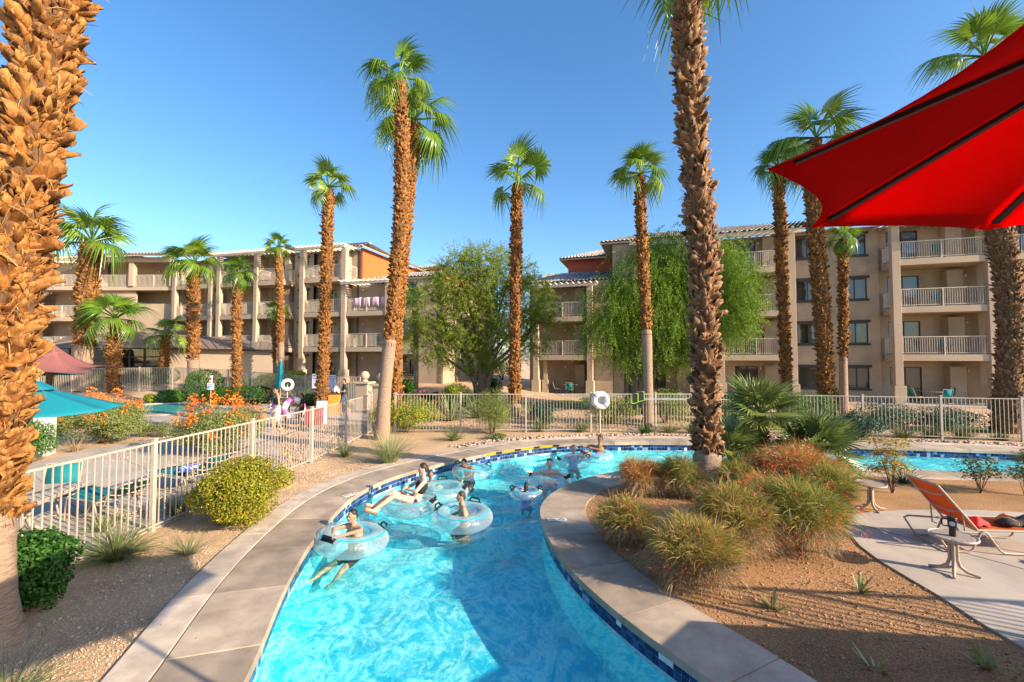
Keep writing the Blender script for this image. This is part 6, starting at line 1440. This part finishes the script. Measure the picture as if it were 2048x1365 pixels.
# towels on the balcony rail
pinkt = M('pink_towel', (.62, .30, .42), rough=.95, col2=(.78, .62, .66), scale=6, stretch=(8, 8, .4), mixlo=.45, mixhi=.55)
for k, lab in enumerate(('first striped pink towel from the left over the balcony rail', 'second striped pink towel over the balcony rail', 'third striped pink towel over the balcony rail', 'last striped pink towel over the balcony rail beside the palm')):
    s = 19.5 + k * .82; m = MB(); zt = 6.6 + 1.1; v = []
    for i, (n_, z_) in enumerate(((-.07, zt - .72), (-.07, zt - .35), (-.08, zt + .0), (-.12, zt + .012), (-.16, zt), (-.17, zt - .4))):
        for j in range(6): t = j / 5; v.append(LB.P(s + .62 * t, n_ + .015 * math.sin(t * 9 + k) * (i < 2), z_ - .03 * math.sin(t * 5 + k)))
    m.add(v, [(i * 6 + j, i * 6 + j + 1, i * 6 + 7 + j, i * 6 + 6 + j) for i in range(5) for j in range(5)], True); q = m.build('towel', pinkt); tag(q, lab, 'towel', 'pink towels on the balcony'); q.modifiers.new('t', 'SOLIDIFY').thickness = .012
# ground floor seating
def round_table(label, loc):
    o = thing('garden_table', label, 'table', loc); m = MB(); m.lathe([(.001, .70), (.55, .70), (.55, .73), (.001, .73)], 24, smooth=False); m.build('tabletop', table_m, o)
    for k in range(4): a = k * math.pi / 2 + .4; m = MB(); m.tube([(.1 * math.cos(a), .1 * math.sin(a), .7), (.12 * math.cos(a), .12 * math.sin(a), .3), (.42 * math.cos(a), .42 * math.sin(a), 0)], .02, 6); m.build('leg', table_m, o)
for lab, s in (('ground floor hotel corner', 4.4), ('ground floor patio below the wide balconies', 26.6)):
    c = RB.P(s, -.75, Z0 - .02); round_table('round garden table at the ' + lab, c)
    for k, (dx, dy, w) in enumerate(((-.95, .1, 'left'), (.95, .15, 'right'), (-.15, -.8, 'near'))):
        chair('teal chair %s of the table, %s' % (w, lab), (c[0] + dx, c[1] + dy, c[2]), math.atan2(dy, dx) - math.pi / 2, 'teal chairs on ground floor patios')
for lab, f, s, z in (('third floor balcony far right', RB, 26.8, LV[1]), ('second floor balcony far right', RB, 27.2, LV[0]), ('top floor balcony far right', RB, 27.0, LV[2]), ('second floor balcony beside the weeping tree', RB, 17.0, LV[0]), ('second floor balcony right of the pillar with towels above', LB, 21.4, LW[0]), ('third floor balcony of the hotel corner', RB, 3.6, LV[1])):
    c = f.P(s, -.9, z + .003); chair('teal chair on the ' + lab, c, 2.6, 'teal chairs on balconies')
m = MB(); RB.box(m, .9, 44, -1.95, .9, -.3, Z0 - .02); struct(m.build('terrace', patio_mat), 'concrete terrace along the ground floor of the hotel at right', 'paving')
# raised deck the viewer stands on, with its railing
dk_ = [(-14, -6), (-14, .12), (1.0, .12), (4.75, 3.5), (20, 1.75), (20, -6)]
wood = M('deck_boards', (.30, .20, .13), rough=.8, var=.15, scale=4, stretch=(1, 6, 1))
m = MB(); m.prism(dk_, DECK - .25, DECK); dd = struct(m.build('raised_deck', wood), 'raised deck beside the pool', 'deck')
railing(dd, [(-14, .05), (.95, .05)], DECK, 1.07); railing(dd, [(6.2, 3.25), (20, 1.67)], DECK, 1.07, sp=.3, brackets=False, bth=.022)
for x, y in ((-12, -.2), (-6, -.2), (4.6, 2.6), (10, 1.8), (16, 1.0)):
    m = MB(); m.box(x - .2, x + .2, y - .4, y, -.3, DECK - .25); m.build('pier', stucco_lt, dd)
m = MB(); m.hexa([(4.9, 3.3, -.05), (20, 1.55, -.05), (20, 1.35, -.05), (4.9, 3.1, -.05), (4.9, 3.3, DECK - .26), (20, 1.55, DECK - .26), (20, 1.35, DECK - .26), (4.9, 3.1, DECK - .26)]); m.build('skirt_wall', stucco_lt, dd)
# depth and warning markers
def marker(label, px, py, rz, w=.34, h=.13, icons=2):
    p = G(px, py); o = thing('depth_marker', label, 'marker', (p.x, p.y, .004), rz); m = MB(); m.box(-w / 2, w / 2, -h / 2, h / 2, 0, .004); m.build('plate', white_p, o)
    for k in range(icons):
        x = -w / 2 + w * (k + .5) / icons; m = MB(); m.torus(h * .34, .006, 20, 4, (x, 0, .005), .3); m.bar((x - h * .22, h * .22, .0055), (x + h * .22, -h * .22, .0055), .011, .003); m.build('symbol', M('marker_ink', (.25, .05, .06), rough=.6) if icons == 1 or px < 1000 and k == 0 else M('marker_ink_black', (.03, .03, .04), rough=.6), o)
marker('white depth marker on the outer walkway', 702, 990, .95); marker('pair of white no diving symbols on the island edging', 1114, 1040, 0.05)
yel = M('yellow_paint', (.75, .62, .02), rough=.5, var=.15, scale=20); blk2 = M('black_paint', (.03, .03, .025), rough=.6)
ks = int(np.argmin(np.hypot(OUT[:, 0] + .9, OUT[:, 1] - 13.5))); ke = int(np.argmin(np.hypot(OUT[:, 0] - 1.5, OUT[:, 1] - 14.8)))
IN_ = offset2(OUT, -.004)
for i in range(ks, ke, 1):
    a, b = IN_[i], IN_[i + 1]; m = MB(); m.add([(a[0], a[1], -.075), (b[0], b[1], -.075), (b[0], b[1], -.004), (a[0], a[1], -.004)], [(0, 1, 2, 3), (3, 2, 1, 0)]); m.build('warning_strip', yel if (i // 2) % 3 != 1 else blk2, walk)

# wind-blown leaf litter on paving and beds
def litter(label, pts, n, mat, z, L=.035):
    P = np.array(pts); lo = P.min(0); hi = P.max(0); q = rng.uniform(lo, hi, (n * 5, 2)); q = q[inside(P, q[:, 0], q[:, 1])][:n]
    Q = np.c_[q, np.full(len(q), z)]; nr = rng.normal(size=(len(q), 3)) * .18; nr[:, 2] += 1; nr /= np.linalg.norm(nr, axis=1)[:, None]
    V, F = leaves(Q, nr, L, L * .35); V[:, 2] = np.maximum(V[:, 2], z); tag(obj_np('leaf_litter', V, F, mat), label, 'leaf litter', None, 'stuff')
dryl = leafmat('dry_leaf', [(.20, .10, .04), (.34, .20, .08), (.42, .30, .14)], .1, .8, .1)
litter('dry leaf litter on the island gravel', bedc, 900, dryl, -.004, .03)
litter('dry leaf litter on the gravel beside the walkway', np.concatenate([lb[k1:k2:6], [[-5.35, 13.0], [-5.85, 6.0], [-7, 3.0], [-6, 2.6]]]), 700, dryl, -.012, .03)
litter('few dry leaves on the curved walkway', np.concatenate([OUT[40:150:4], O2[40:150:4][::-1]]), 60, dryl, .006, .035)
litter('few dry leaves on the round patio', np.array(pat2), 50, dryl, .009, .03)
# ================================================================ swim tubes and people
m_v, nt, out = nodes_of('clear_vinyl')
tp = N(nt, 'ShaderNodeBsdfTransparent'); tp.inputs[0].default_value = (.97, .99, 1, 1)
dfz = N(nt, 'ShaderNodeBsdfDiffuse'); dfz.inputs[0].default_value = (.80, .86, .87, 1)
trz = N(nt, 'ShaderNodeBsdfTranslucent'); trz.inputs[0].default_value = (.80, .88, .90, 1)
glz = N(nt, 'ShaderNodeBsdfGlossy', Roughness=.12)
lw = N(nt, 'ShaderNodeLayerWeight', Blend=.35); mr1 = N(nt, 'ShaderNodeMapRange'); mr1.inputs[3].default_value = .18; mr1.inputs[4].default_value = .66
nt.links.new(lw.outputs['Facing'], mr1.inputs[0]); mxa = N(nt, 'ShaderNodeMixShader'); mxa.inputs[0].default_value = .5; nt.links.new(dfz.outputs[0], mxa.inputs[1]); nt.links.new(trz.outputs[0], mxa.inputs[2])
mxb = N(nt, 'ShaderNodeMixShader'); nt.links.new(mr1.outputs[0], mxb.inputs[0]); nt.links.new(tp.outputs[0], mxb.inputs[1]); nt.links.new(mxa.outputs[0], mxb.inputs[2])
mxc = N(nt, 'ShaderNodeMixShader'); nt.links.new(schlick(nt, .04, .7), mxc.inputs[0]); nt.links.new(mxb.outputs[0], mxc.inputs[1]); nt.links.new(glz.outputs[0], mxc.inputs[2])
wv = N(nt, 'ShaderNodeTexNoise', Scale=14.0, Detail=2.0); bpv = N(nt, 'ShaderNodeBump', Strength=.25, Distance=.02); nt.links.new(wv.outputs[0], bpv.inputs['Height'])
for s_ in (glz, dfz): nt.links.new(bpv.outputs[0], s_.inputs['Normal'])
nt.links.new(mxc.outputs[0], out.inputs[0]); vinyl = m_v
stripe_m = M('aqua_stripe', (.0, .50, .62), rough=.3, var=.04); handle_m = M('black_handle', (.01, .01, .011), rough=.35, var=.05)
def swim_tube(label, x, y, dia, rz, tilt=(0, 0), hands=(0.0, 2.4), z=WATER_Z):
    Rr = dia * .345; r_ = dia * .155
    o = thing('swim_tube', label, 'swim tube', (x, y, z + r_ * .55), rz, 'clear swim tubes on the river'); o.rotation_euler = (tilt[0], tilt[1], rz)
    n, mm = 96, 16; rows = []
    for i in range(n):
        a = 2 * math.pi * i / n; pin = 1 - .018 * (i % 4 == 0)
        for j in range(mm):
            b = 2 * math.pi * j / mm; q = Rr + r_ * math.cos(b) * pin; k = pin if math.sin(b) < .3 else 1
            rows.append((q * math.cos(a), q * math.sin(a), r_ * .86 * math.sin(b) * k))
    F = [(i * mm + j, ((i + 1) % n) * mm + j, ((i + 1) % n) * mm + (j + 1) % mm, i * mm + (j + 1) % mm) for i in range(n) for j in range(mm)]
    obj_np('ring', rows, F, vinyl, o, True)
    for b, w in ((1.05, .028), (2.25, .022)):
        V = []; 
        for i in range(n):
            a = 2 * math.pi * i / n
            for db in (-w / r_ / 2, w / r_ / 2): V.append(((Rr + r_ * 1.012 * math.cos(b + db)) * math.cos(a), (Rr + r_ * 1.012 * math.cos(b + db)) * math.sin(a), r_ * .872 * math.sin(b + db)))
        obj_np('stripe', V, [(2 * i, 2 * ((i + 1) % n), 2 * ((i + 1) % n) + 1, 2 * i + 1) for i in range(n)], stripe_m, o, True)
    for a in hands:
        b = 1.0; h = thing('handle', None, None); h.parent = o; h.name = 'handle'; bpy.data.objects.remove(h)
        m = MB(); L = .11; c = Vector(((Rr + r_ * math.cos(b)) * math.cos(a), (Rr + r_ * math.cos(b)) * math.sin(a), r_ * .86 * math.sin(b))); nr = Vector((math.cos(b) * math.cos(a), math.cos(b) * math.sin(a), math.sin(b))); t = Vector((-math.sin(a), math.cos(a), 0)); q = nr.cross(t)
        m.tube([c - t * L, c - t * L * .9 + nr * .05, c - t * L * .6 + nr * .07, c + t * L * .6 + nr * .07, c + t * L * .9 + nr * .05, c + t * L], .016, 8)
        hd = m.build('handle', handle_m, o); m = MB(); m.hexa([c - t * L * 1.3 - q * .045 - nr * .01, c + t * L * 1.3 - q * .045 - nr * .01, c + t * L * 1.3 + q * .045 - nr * .01, c - t * L * 1.3 + q * .045 - nr * .01, c - t * L * 1.2 - q * .04 + nr * .008, c + t * L * 1.2 - q * .04 + nr * .008, c + t * L * 1.2 + q * .04 + nr * .008, c - t * L * 1.2 + q * .04 + nr * .008]); m.build('handle_patch', handle_m, hd)
    return o

def body_mesh(name, prims, mat, parent, voxel=.011, smooth=4):
    m = MB()
    for p in prims:
        if p[0] == 'c': m.capsule(*p[1:])
        else: m.ball(*p[1:])
    o = m.build(name, mat, parent)
    r_ = o.modifiers.new('skin', 'REMESH'); r_.mode = 'VOXEL'; r_.voxel_size = voxel; r_.use_smooth_shade = True
    s_ = o.modifiers.new('soft', 'SMOOTH'); s_.factor = .5; s_.iterations = smooth
    return o
def v3(p): return Vector(p)
STAND = dict(pel=(0, 0, .95), che=(0, 0, 1.28), nek=(0, .01, 1.47), hed=(0, -.02, 1.64), shl=(.17, 0, 1.42), ell=(.24, .03, 1.14), wrl=(.25, -.06, .90), hil=(.09, 0, .92), knl=(.10, -.02, .50), anl=(.10, .03, .08))
def person(label, loc, rz, skin, pose=None, s=1.0, hair=(.02, .014, .01), hairlen=0.0, wear=(), voxel=.011, female=False, hold=None, feet=None):
    """one continuous figure facing -Y in its own frame; clothes and hair are parts"""
    o = thing('person', label, 'person', loc, rz); o.scale = (s, s, s)
    J = dict(STAND); J.update(pose or {})
    for k in ('sh', 'el', 'wr', 'hi', 'kn', 'an'):
        if k + 'r' not in J: p = J[k + 'l']; J[k + 'r'] = (-p[0], p[1], p[2])
    J = {k: v3(p) for k, p in J.items()}
    hips = [J['hil'], J['hir']]; pr = []
    def torso(e=0.0, lo=0.0, hi=1.0):
        a, b = J['pel'], J['che']; ax = (J['shl'] - J['shr']).normalized(); pa, pb = a.lerp(b, lo), a.lerp(b, hi); q = []
        wl, wu = (.075, .07) if female else (.06, .085)
        for sg in (-1, 1):
            q.append(('c', pa + ax * sg * wl, pa.lerp(pb, .5) + ax * sg * (.045 if female else .06), .10 + e, .092 + e)); q.append(('c', pa.lerp(pb, .5) + ax * sg * (.045 if female else .06), pb + ax * sg * wu, .092 + e, .105 + e))
        return q
    pr += torso(); fw = (J['hed'] - J['nek']).normalized()
    pr.append(('c', J['shl'], J['shr'], .058, .058)); pr.append(('c', J['che'].lerp(J['nek'], .6), J['nek'], .075, .052)); pr.append(('c', J['nek'], J['hed'], .05, .05))
    hd = J['hed']; f = v3(J.get('look', (0, -1, 0))).normalized(); side = f.cross(Vector((0, 0, 1))).normalized(); up = side.cross(f)
    rot = Matrix((side, f, up)).transposed()
    pr.append(('b', hd, (.073, .092, .112), 16, 12, rot)); pr.append(('c', hd + f * .05 - up * .06, hd + f * .06 - up * .075, .045, .035)); pr.append(('c', hd + f * .088 + up * .01, hd + f * .105 - up * .02, .012, .016))
    for sg in (-1, 1): pr.append(('b', hd + side * sg * .075 - up * .005, (.014, .022, .032), 8, 6, rot))
    for lr in 'lr':
        sh, el, wr = J['sh' + lr], J['el' + lr], J['wr' + lr]; hi, kn, an = J['hi' + lr], J['kn' + lr], J['an' + lr]
        pr += [('c', sh, el, .05, .038), ('c', el, wr, .04, .027)]
        d = (wr - el).normalized(); hs = d.orthogonal().normalized(); pm = wr + d * .06; pr.append(('c', wr, pm, .028, .034))
        for k in range(4): st_ = pm + hs * (-.028 + .019 * k); pr.append(('c', st_ + d * .01, st_ + d * (.07 + .012 * (k in (1, 2))) - d.cross(hs) * .02, .0095, .008))
        pr.append(('c', wr + d * .02 + hs * .02, wr + d * .06 + hs * .055, .012, .009))
        pr += [('c', hi, hi.lerp(kn, .35), .09, .085), ('c', hi.lerp(kn, .35), kn, .083, .056), ('c', kn, kn.lerp(an, .35), .055, .055), ('c', kn.lerp(an, .35), an, .053, .037)]
        td = v3(J.get('toe' + lr, J.get('toe', (0, -1, -.12)))).normalized(); pr += [('c', an - Vector((0, 0, .02)) - td * .04, an + td * .14 - Vector((0, 0, .02)), .036, .03), ('c', an + td * .1 - Vector((.02, 0, .03)), an + td * .18 - Vector((.015, 0, .03)), .024, .018)]
    body = body_mesh('body', pr, skin, o, voxel)
    for sg in (-1, 1):
        m = MB(); m.ball(hd + f * .084 + side * sg * .03 + up * .012, (.010, .008, .008), 8, 6); m.build('eye', MATS['eye'], o)
    m = MB(); m.capsule(hd + f * .092 - side * .02 - up * .052, hd + f * .092 + side * .02 - up * .052, .006, .006, 6); m.build('mouth', MATS['lip'], o)
    hp = [('b', hd - f * .018 + up * .03, (.080, .088, .098), 14, 10, rot), ('b', hd - f * .05 - up * .01, (.07, .06, .085), 12, 8, rot)]
    if hairlen: hp += [('c', hd - f * .06, hd - f * .08 - up * hairlen, .065, .045), ('c', hd - f * .03 + side * .05, hd - f * .05 + side * .05 - up * hairlen * .8, .035, .025), ('c', hd - f * .03 - side * .05, hd - f * .05 - side * .05 - up * hairlen * .8, .035, .025)]
    hm = M('hair_%.3f_%.3f' % (hair[0], hair[1]), hair, rough=.6, var=.2, scale=60); body_mesh('hair', hp, hm, o, .012, 2)
    for kind, mt in wear:
        q = []
        if kind == 'shorts' or kind == 'trunks':
            q += [('c', J['pel'] + Vector((.06, 0, 0)), J['hil'], .115, .105), ('c', J['pel'] - Vector((.06, 0, 0)), J['hir'], .115, .105)]
            for lr in 'lr': q.append(('c', J['hi' + lr], J['hi' + lr].lerp(J['kn' + lr], .72), .105, .085))
        if kind == 'tee':
            q += torso(.016, .05, 1.0) + [('c', J['shl'], J['shr'], .072, .072), ('c', J['che'].lerp(J['nek'], .5), J['che'].lerp(J['nek'], .7), .075, .065)]
            for lr in 'lr': q.append(('c', J['sh' + lr], J['sh' + lr].lerp(J['el' + lr], .6), .066, .058))
        if kind == 'top': q += torso(.012, .62, .98)
        if kind == 'bra': q += torso(.010, .82, 1.0)
        if kind == 'brief': q += [('c', J['pel'] + Vector((.06, 0, 0)), J['hil'], .112, .1), ('c', J['pel'] - Vector((.06, 0, 0)), J['hir'], .112, .1)]
        if kind == 'skirt':
            q += [('c', J['pel'] + Vector((.06, 0, .05)), J['pel'] + Vector((.10, -.02, -.42)), .125, .12), ('c', J['pel'] + Vector((-.06, 0, .05)), J['pel'] + Vector((-.10, -.02, -.42)), .125, .12), ('c', J['pel'] + Vector((0, -.02, .02)), J['pel'] + Vector((0, -.05, -.42)), .12, .12)]
        if kind == 'sleeves':
            q += torso(.014, .0, 1.0) + [('c', J['shl'], J['shr'], .07, .07)]
            for lr in 'lr': q += [('c', J['sh' + lr], J['el' + lr], .062, .05), ('c', J['el' + lr], J['el' + lr].lerp(J['wr' + lr], .5), .05, .044)]
        nm = {'shorts': 'shorts', 'trunks': 'swim_trunks', 'tee': 't_shirt', 'top': 'swim_top', 'bra': 'bikini_top', 'brief': 'bikini_bottom', 'skirt': 'towel_wrap', 'sleeves': 'rash_shirt'}[kind]
        body_mesh(nm, q, mt, o, .013, 3)
    if feet is not None:
        for lr in 'lr':
            an = J['an' + lr]; td = v3(J.get('toe' + lr, J.get('toe', (0, -1, -.12)))).normalized(); body_mesh('shoe', [('c', an - Vector((0, 0, .04)) - td * .05, an + td * .17 - Vector((0, 0, .05)), .042, .036)], feet, o, .012, 2)
    return o
M('eye', (.02, .015, .012), rough=.2); M('lip', (.35, .10, .08), rough=.5)
skA = M('skin_tan', (.50, .27, .16), rough=.5, var=.06, scale=14); skB = M('skin_brown', (.30, .145, .08), rough=.5, var=.06, scale=14); skC = M('skin_fair', (.66, .42, .31), rough=.5, var=.05, scale=14)
c_black = M('cloth_black', (.012, .011, .012), rough=.8, var=.1); c_white = M('cloth_white', (.75, .70, .70), rough=.9, var=.12, scale=5, col2=(.62, .45, .55)); c_jean = M('cloth_denim', (.06, .10, .20), rough=.85, var=.15, scale=30)
c_blue = M('cloth_blue', (.03, .10, .55), rough=.8, col2=(.02, .45, .55), scale=9, mixlo=.45, mixhi=.55); c_pink = M('cloth_pink', (.75, .04, .30), rough=.7, var=.1); c_grey = M('cloth_charcoal', (.03, .03, .035), rough=.8); c_teal = M('cloth_teal', (.0, .16, .17), rough=.8, var=.1)
wz = WATER_Z
# each rider hangs in the ring: hips below the water, arms over the ring
RIDE = dict(pel=(0, .06, -.28), che=(0, .02, .05), nek=(0, 0, .25), hed=(0, -.03, .42), shl=(.17, 0, .19), ell=(.33, -.12, .16), wrl=(.20, -.36, .22), hil=(.09, .05, -.31), knl=(.13, -.26, -.42), anl=(.12, .05, -.50), look=(0, -1, -.15))
def ride(**kw): d = dict(RIDE); d.update(kw); return d
tubes = [('clear swim tube with aqua stripes touching the outer pool wall', -2.68, 7.55, 1.22, .6, (.0, .10), (.05, 3.7)), ('clear swim tube carrying the reclining woman', -2.08, 9.25, 1.12, .2, (-.05, .0), (-.35, 2.8)), ('empty looking clear swim tube behind the reclining woman', -1.55, 10.25, 1.12, .9, (.03, .02), (-1.0, .9)),
         ('clear swim tube around the boy in mid river', -.94, 8.6, 1.16, .0, (.04, .02), (1.2, 2.9)), ('clear swim tube around the boy reaching into the water', -1.05, 12.0, 1.12, .3, (.02, .06), (.3, 2.4)), ('clear swim tube with pink bottomed rider by the island', .93, 11.15, 1.1, .4, (-.08, .05), (-.9, 2.6)),
         ('clear swim tube of the rider in white, second farthest away', 1.80, 13.15, 1.02, .1, (.02, -.02), (.1, 3.2)), ('farthest clear swim tube with the sideways rider', 2.62, 13.95, 1.04, .7, (.06, -.05), (.2, 2.6))]
for lab, x, y, dia, rz, tl, hs in tubes: swim_tube(lab, x, y, dia, rz, tl, hs)
person('shirtless boy with arms folded on the tube at the outer pool wall', (-2.66, 7.58, wz + .12), -.5, skA, ride(ell=(.30, -.10, .22), wrl=(.06, -.42, .17), elr=(-.30, -.20, .17), wrr=(-.05, -.45, .16), knl=(.15, -.34, -.40), anl=(.22, -.62, -.50)), .88, wear=[('trunks', c_grey)], voxel=.010)
person('shirtless boy seen from the side in the tube in mid river', (-.95, 8.62, wz + .12), -1.25, skA, ride(ell=(.26, .02, .0), wrl=(.16, -.2, -.02), knl=(.1, -.2, -.44), anl=(.1, .12, -.52)), .85, wear=[('trunks', c_grey)], voxel=.010, hair=(.05, .028, .014))
person('boy bending over his tube to reach the water', (-1.15, 11.95, wz + .08), -.3, skB, ride(nek=(-.05, -.12, .2), hed=(-.06, -.22, .34), shl=(.14, -.1, .16), shr=(-.2, -.1, .18), ell=(.22, -.36, .05), wrl=(.02, -.52, -.08), elr=(-.36, -.28, .06), wrr=(-.12, -.5, -.1), look=(0, -1, -.5)), .88, wear=[('trunks', c_grey)])
person('dark haired woman in a black bikini reclining in a tube with legs out', (-2.02, 9.28, wz + .22), -1.2, skC, dict(pel=(0, .02, -.02), che=(0, .16, .26), nek=(0, .2, .44), hed=(0, .18, .60), shl=(.16, .18, .38), ell=(.24, .0, .22), wrl=(.05, -.16, .24), hil=(.09, -.0, -.02), knl=(.10, -.42, .14), anl=(.09, -.80, -.10), knr=(-.08, -.40, .16), anr=(-.06, -.78, -.06), toe=(0, -.75, .35), look=(0, -1, -.25)), 1.0, hair=(.03, .012, .008), hairlen=.06, female=True, wear=[('bra', c_black), ('brief', c_black)], feet=M('tan_sandal', (.35, .16, .07), rough=.7))
person('rider in dark teal cap mostly hidden behind the empty looking tube', (-1.95, 10.75, wz - .02), .3, skB, ride(), .85, wear=[('sleeves', c_teal)], hair=(.0, .12, .12))
person('rider with pink swim bottoms leaning over the tube by the island', (.93, 11.1, wz + .12), -.1, skC, ride(pel=(.02, -.02, -.12), ell=(.36, -.1, .12), wrl=(.46, -.32, .0), elr=(-.36, -.02, .16), wrr=(-.48, -.12, .22), knl=(.12, -.4, -.2), anl=(.12, -.6, -.42), hil=(.09, -.06, -.16)), .98, wear=[('brief', c_pink)], hair=(.10, .03, .015))
person('rider in a white top with blond hair in the second farthest tube', (1.80, 13.15, wz + .1), .2, skC, ride(), .9, hair=(.45, .32, .16), hairlen=.08, wear=[('sleeves', c_white)], female=True)
person('rider lying sideways across the farthest tube', (2.6, 13.95, wz + .18), -1.0, skB, ride(pel=(0, .0, -.08), che=(0, .14, .12), nek=(0, .2, .28), hed=(0, .2, .44), knl=(.1, -.4, .05), anl=(.1, -.75, -.15), hil=(.09, -.03, -.1)), .95, wear=[('trunks', c_blue)])
o = swim_tube('small clear float ring of the child in mid river', .32, 10.2, .72, 0, (0, 0), (.2, 2.9))
person('child with wet black hair seen from behind in the small ring', (.32, 10.2, wz - .06), 2.9, skA, ride(), .66, hairlen=.16, hair=(.008, .007, .007), wear=[('sleeves', M('cloth_lilac', (.25, .30, .65), rough=.8, var=.1))])
# visitors strolling by the far pool
p = G(553, 864); person('woman in a black top with a white towel wrapped round her hips', (p.x, p.y, -.01), -.85, skA, dict(ell=(.23, .02, 1.12), wrl=(.24, -.14, .92), elr=(-.23, -.02, 1.13), wrr=(-.16, -.18, .98), knl=(.1, -.16, .5), anl=(.1, -.1, .08), knr=(-.1, .02, .5), anr=(-.1, .2, .12), look=(0, -1, .05)), .97, female=True, wear=[('top', c_black), ('skirt', c_white)], hairlen=.05)
p = G(574, 852); person('small child in a blue shirt beside the unicorn float', (p.x, p.y, -.01), -.6, skB, dict(ell=(.24, -.1, 1.2), wrl=(.2, -.3, 1.1), knl=(.1, -.14, .5)), .66, wear=[('sleeves', c_blue), ('shorts', c_grey)])
uni = thing('unicorn_float', 'white inflatable unicorn carried by the small child', 'pool float', (p.x - .35, p.y - .25, .42), -.4); m = MB(); m.ball((0, 0, .12), (.26, .16, .15), 16, 10); m.capsule((-.16, 0, .2), (-.26, 0, .42), .10, .08); m.capsule((-.26, 0, .46), (-.40, 0, .38), .085, .055); m.build('body', white_p, uni); m = MB(); m.capsule((-.29, 0, .52), (-.36, 0, .68), .025, .006, 8); m.build('horn', M('gold', (.7, .45, .05), rough=.4), uni); m = MB(); m.capsule((-.14, 0, .32), (-.22, 0, .54), .05, .04); m.build('mane', M('mane_pink', (.7, .2, .5), rough=.5), uni)
p = G(603, 856); person('child holding a pink and white swim ring upright', (p.x, p.y, -.01), -.9, skB, dict(ell=(.26, -.08, 1.16), wrl=(.2, -.22, .98), knl=(.1, -.12, .5)), .80, hairlen=.12, wear=[('tee', c_black), ('shorts', c_black)], female=True)
rg = thing('swim_ring', 'pink and white swim ring held upright by a child', 'swim ring', (p.x - .28, p.y - .1, .80), .7)
for k in range(8):
    V = []; F = []; n2, mm = 6, 10
    for i in range(n2 + 1):
        a = 2 * math.pi * (k + i / n2) / 8
        for j in range(mm): b = 2 * math.pi * j / mm; q = .34 + .12 * math.cos(b); V.append((q * math.cos(a), .12 * math.sin(b), q * math.sin(a)))
    F = [(i * mm + j, (i + 1) * mm + j, (i + 1) * mm + (j + 1) % mm, i * mm + (j + 1) % mm) for i in range(n2) for j in range(mm)]
    obj_np('ring_panel', V, F, white_p if k % 2 else M('ring_pink', (.75, .16, .40), rough=.4), rg, True)
p = G(688, 828); person('man in a black tee and denim shorts carrying a pink towel', (p.x, p.y, -.01), -1.1, skA, dict(ell=(.25, -.02, 1.13), wrl=(.1, -.26, 1.12), elr=(-.25, -.02, 1.13), wrr=(-.08, -.27, 1.12), knl=(.1, -.2, .52), anl=(.1, -.22, .10), knr=(-.1, .03, .5), anr=(-.1, .28, .14), look=(0, -1, 0)), 1.02, wear=[('tee', c_black), ('shorts', c_jean)])
hx = p + Vector((-.33, -.16, 0)); heap('towel', 'pink and white towel bundled in the arms of the man', 'towel', (hx.x, hx.y, 1.06), (.40, .34, .26), pinkt, 5, .3)
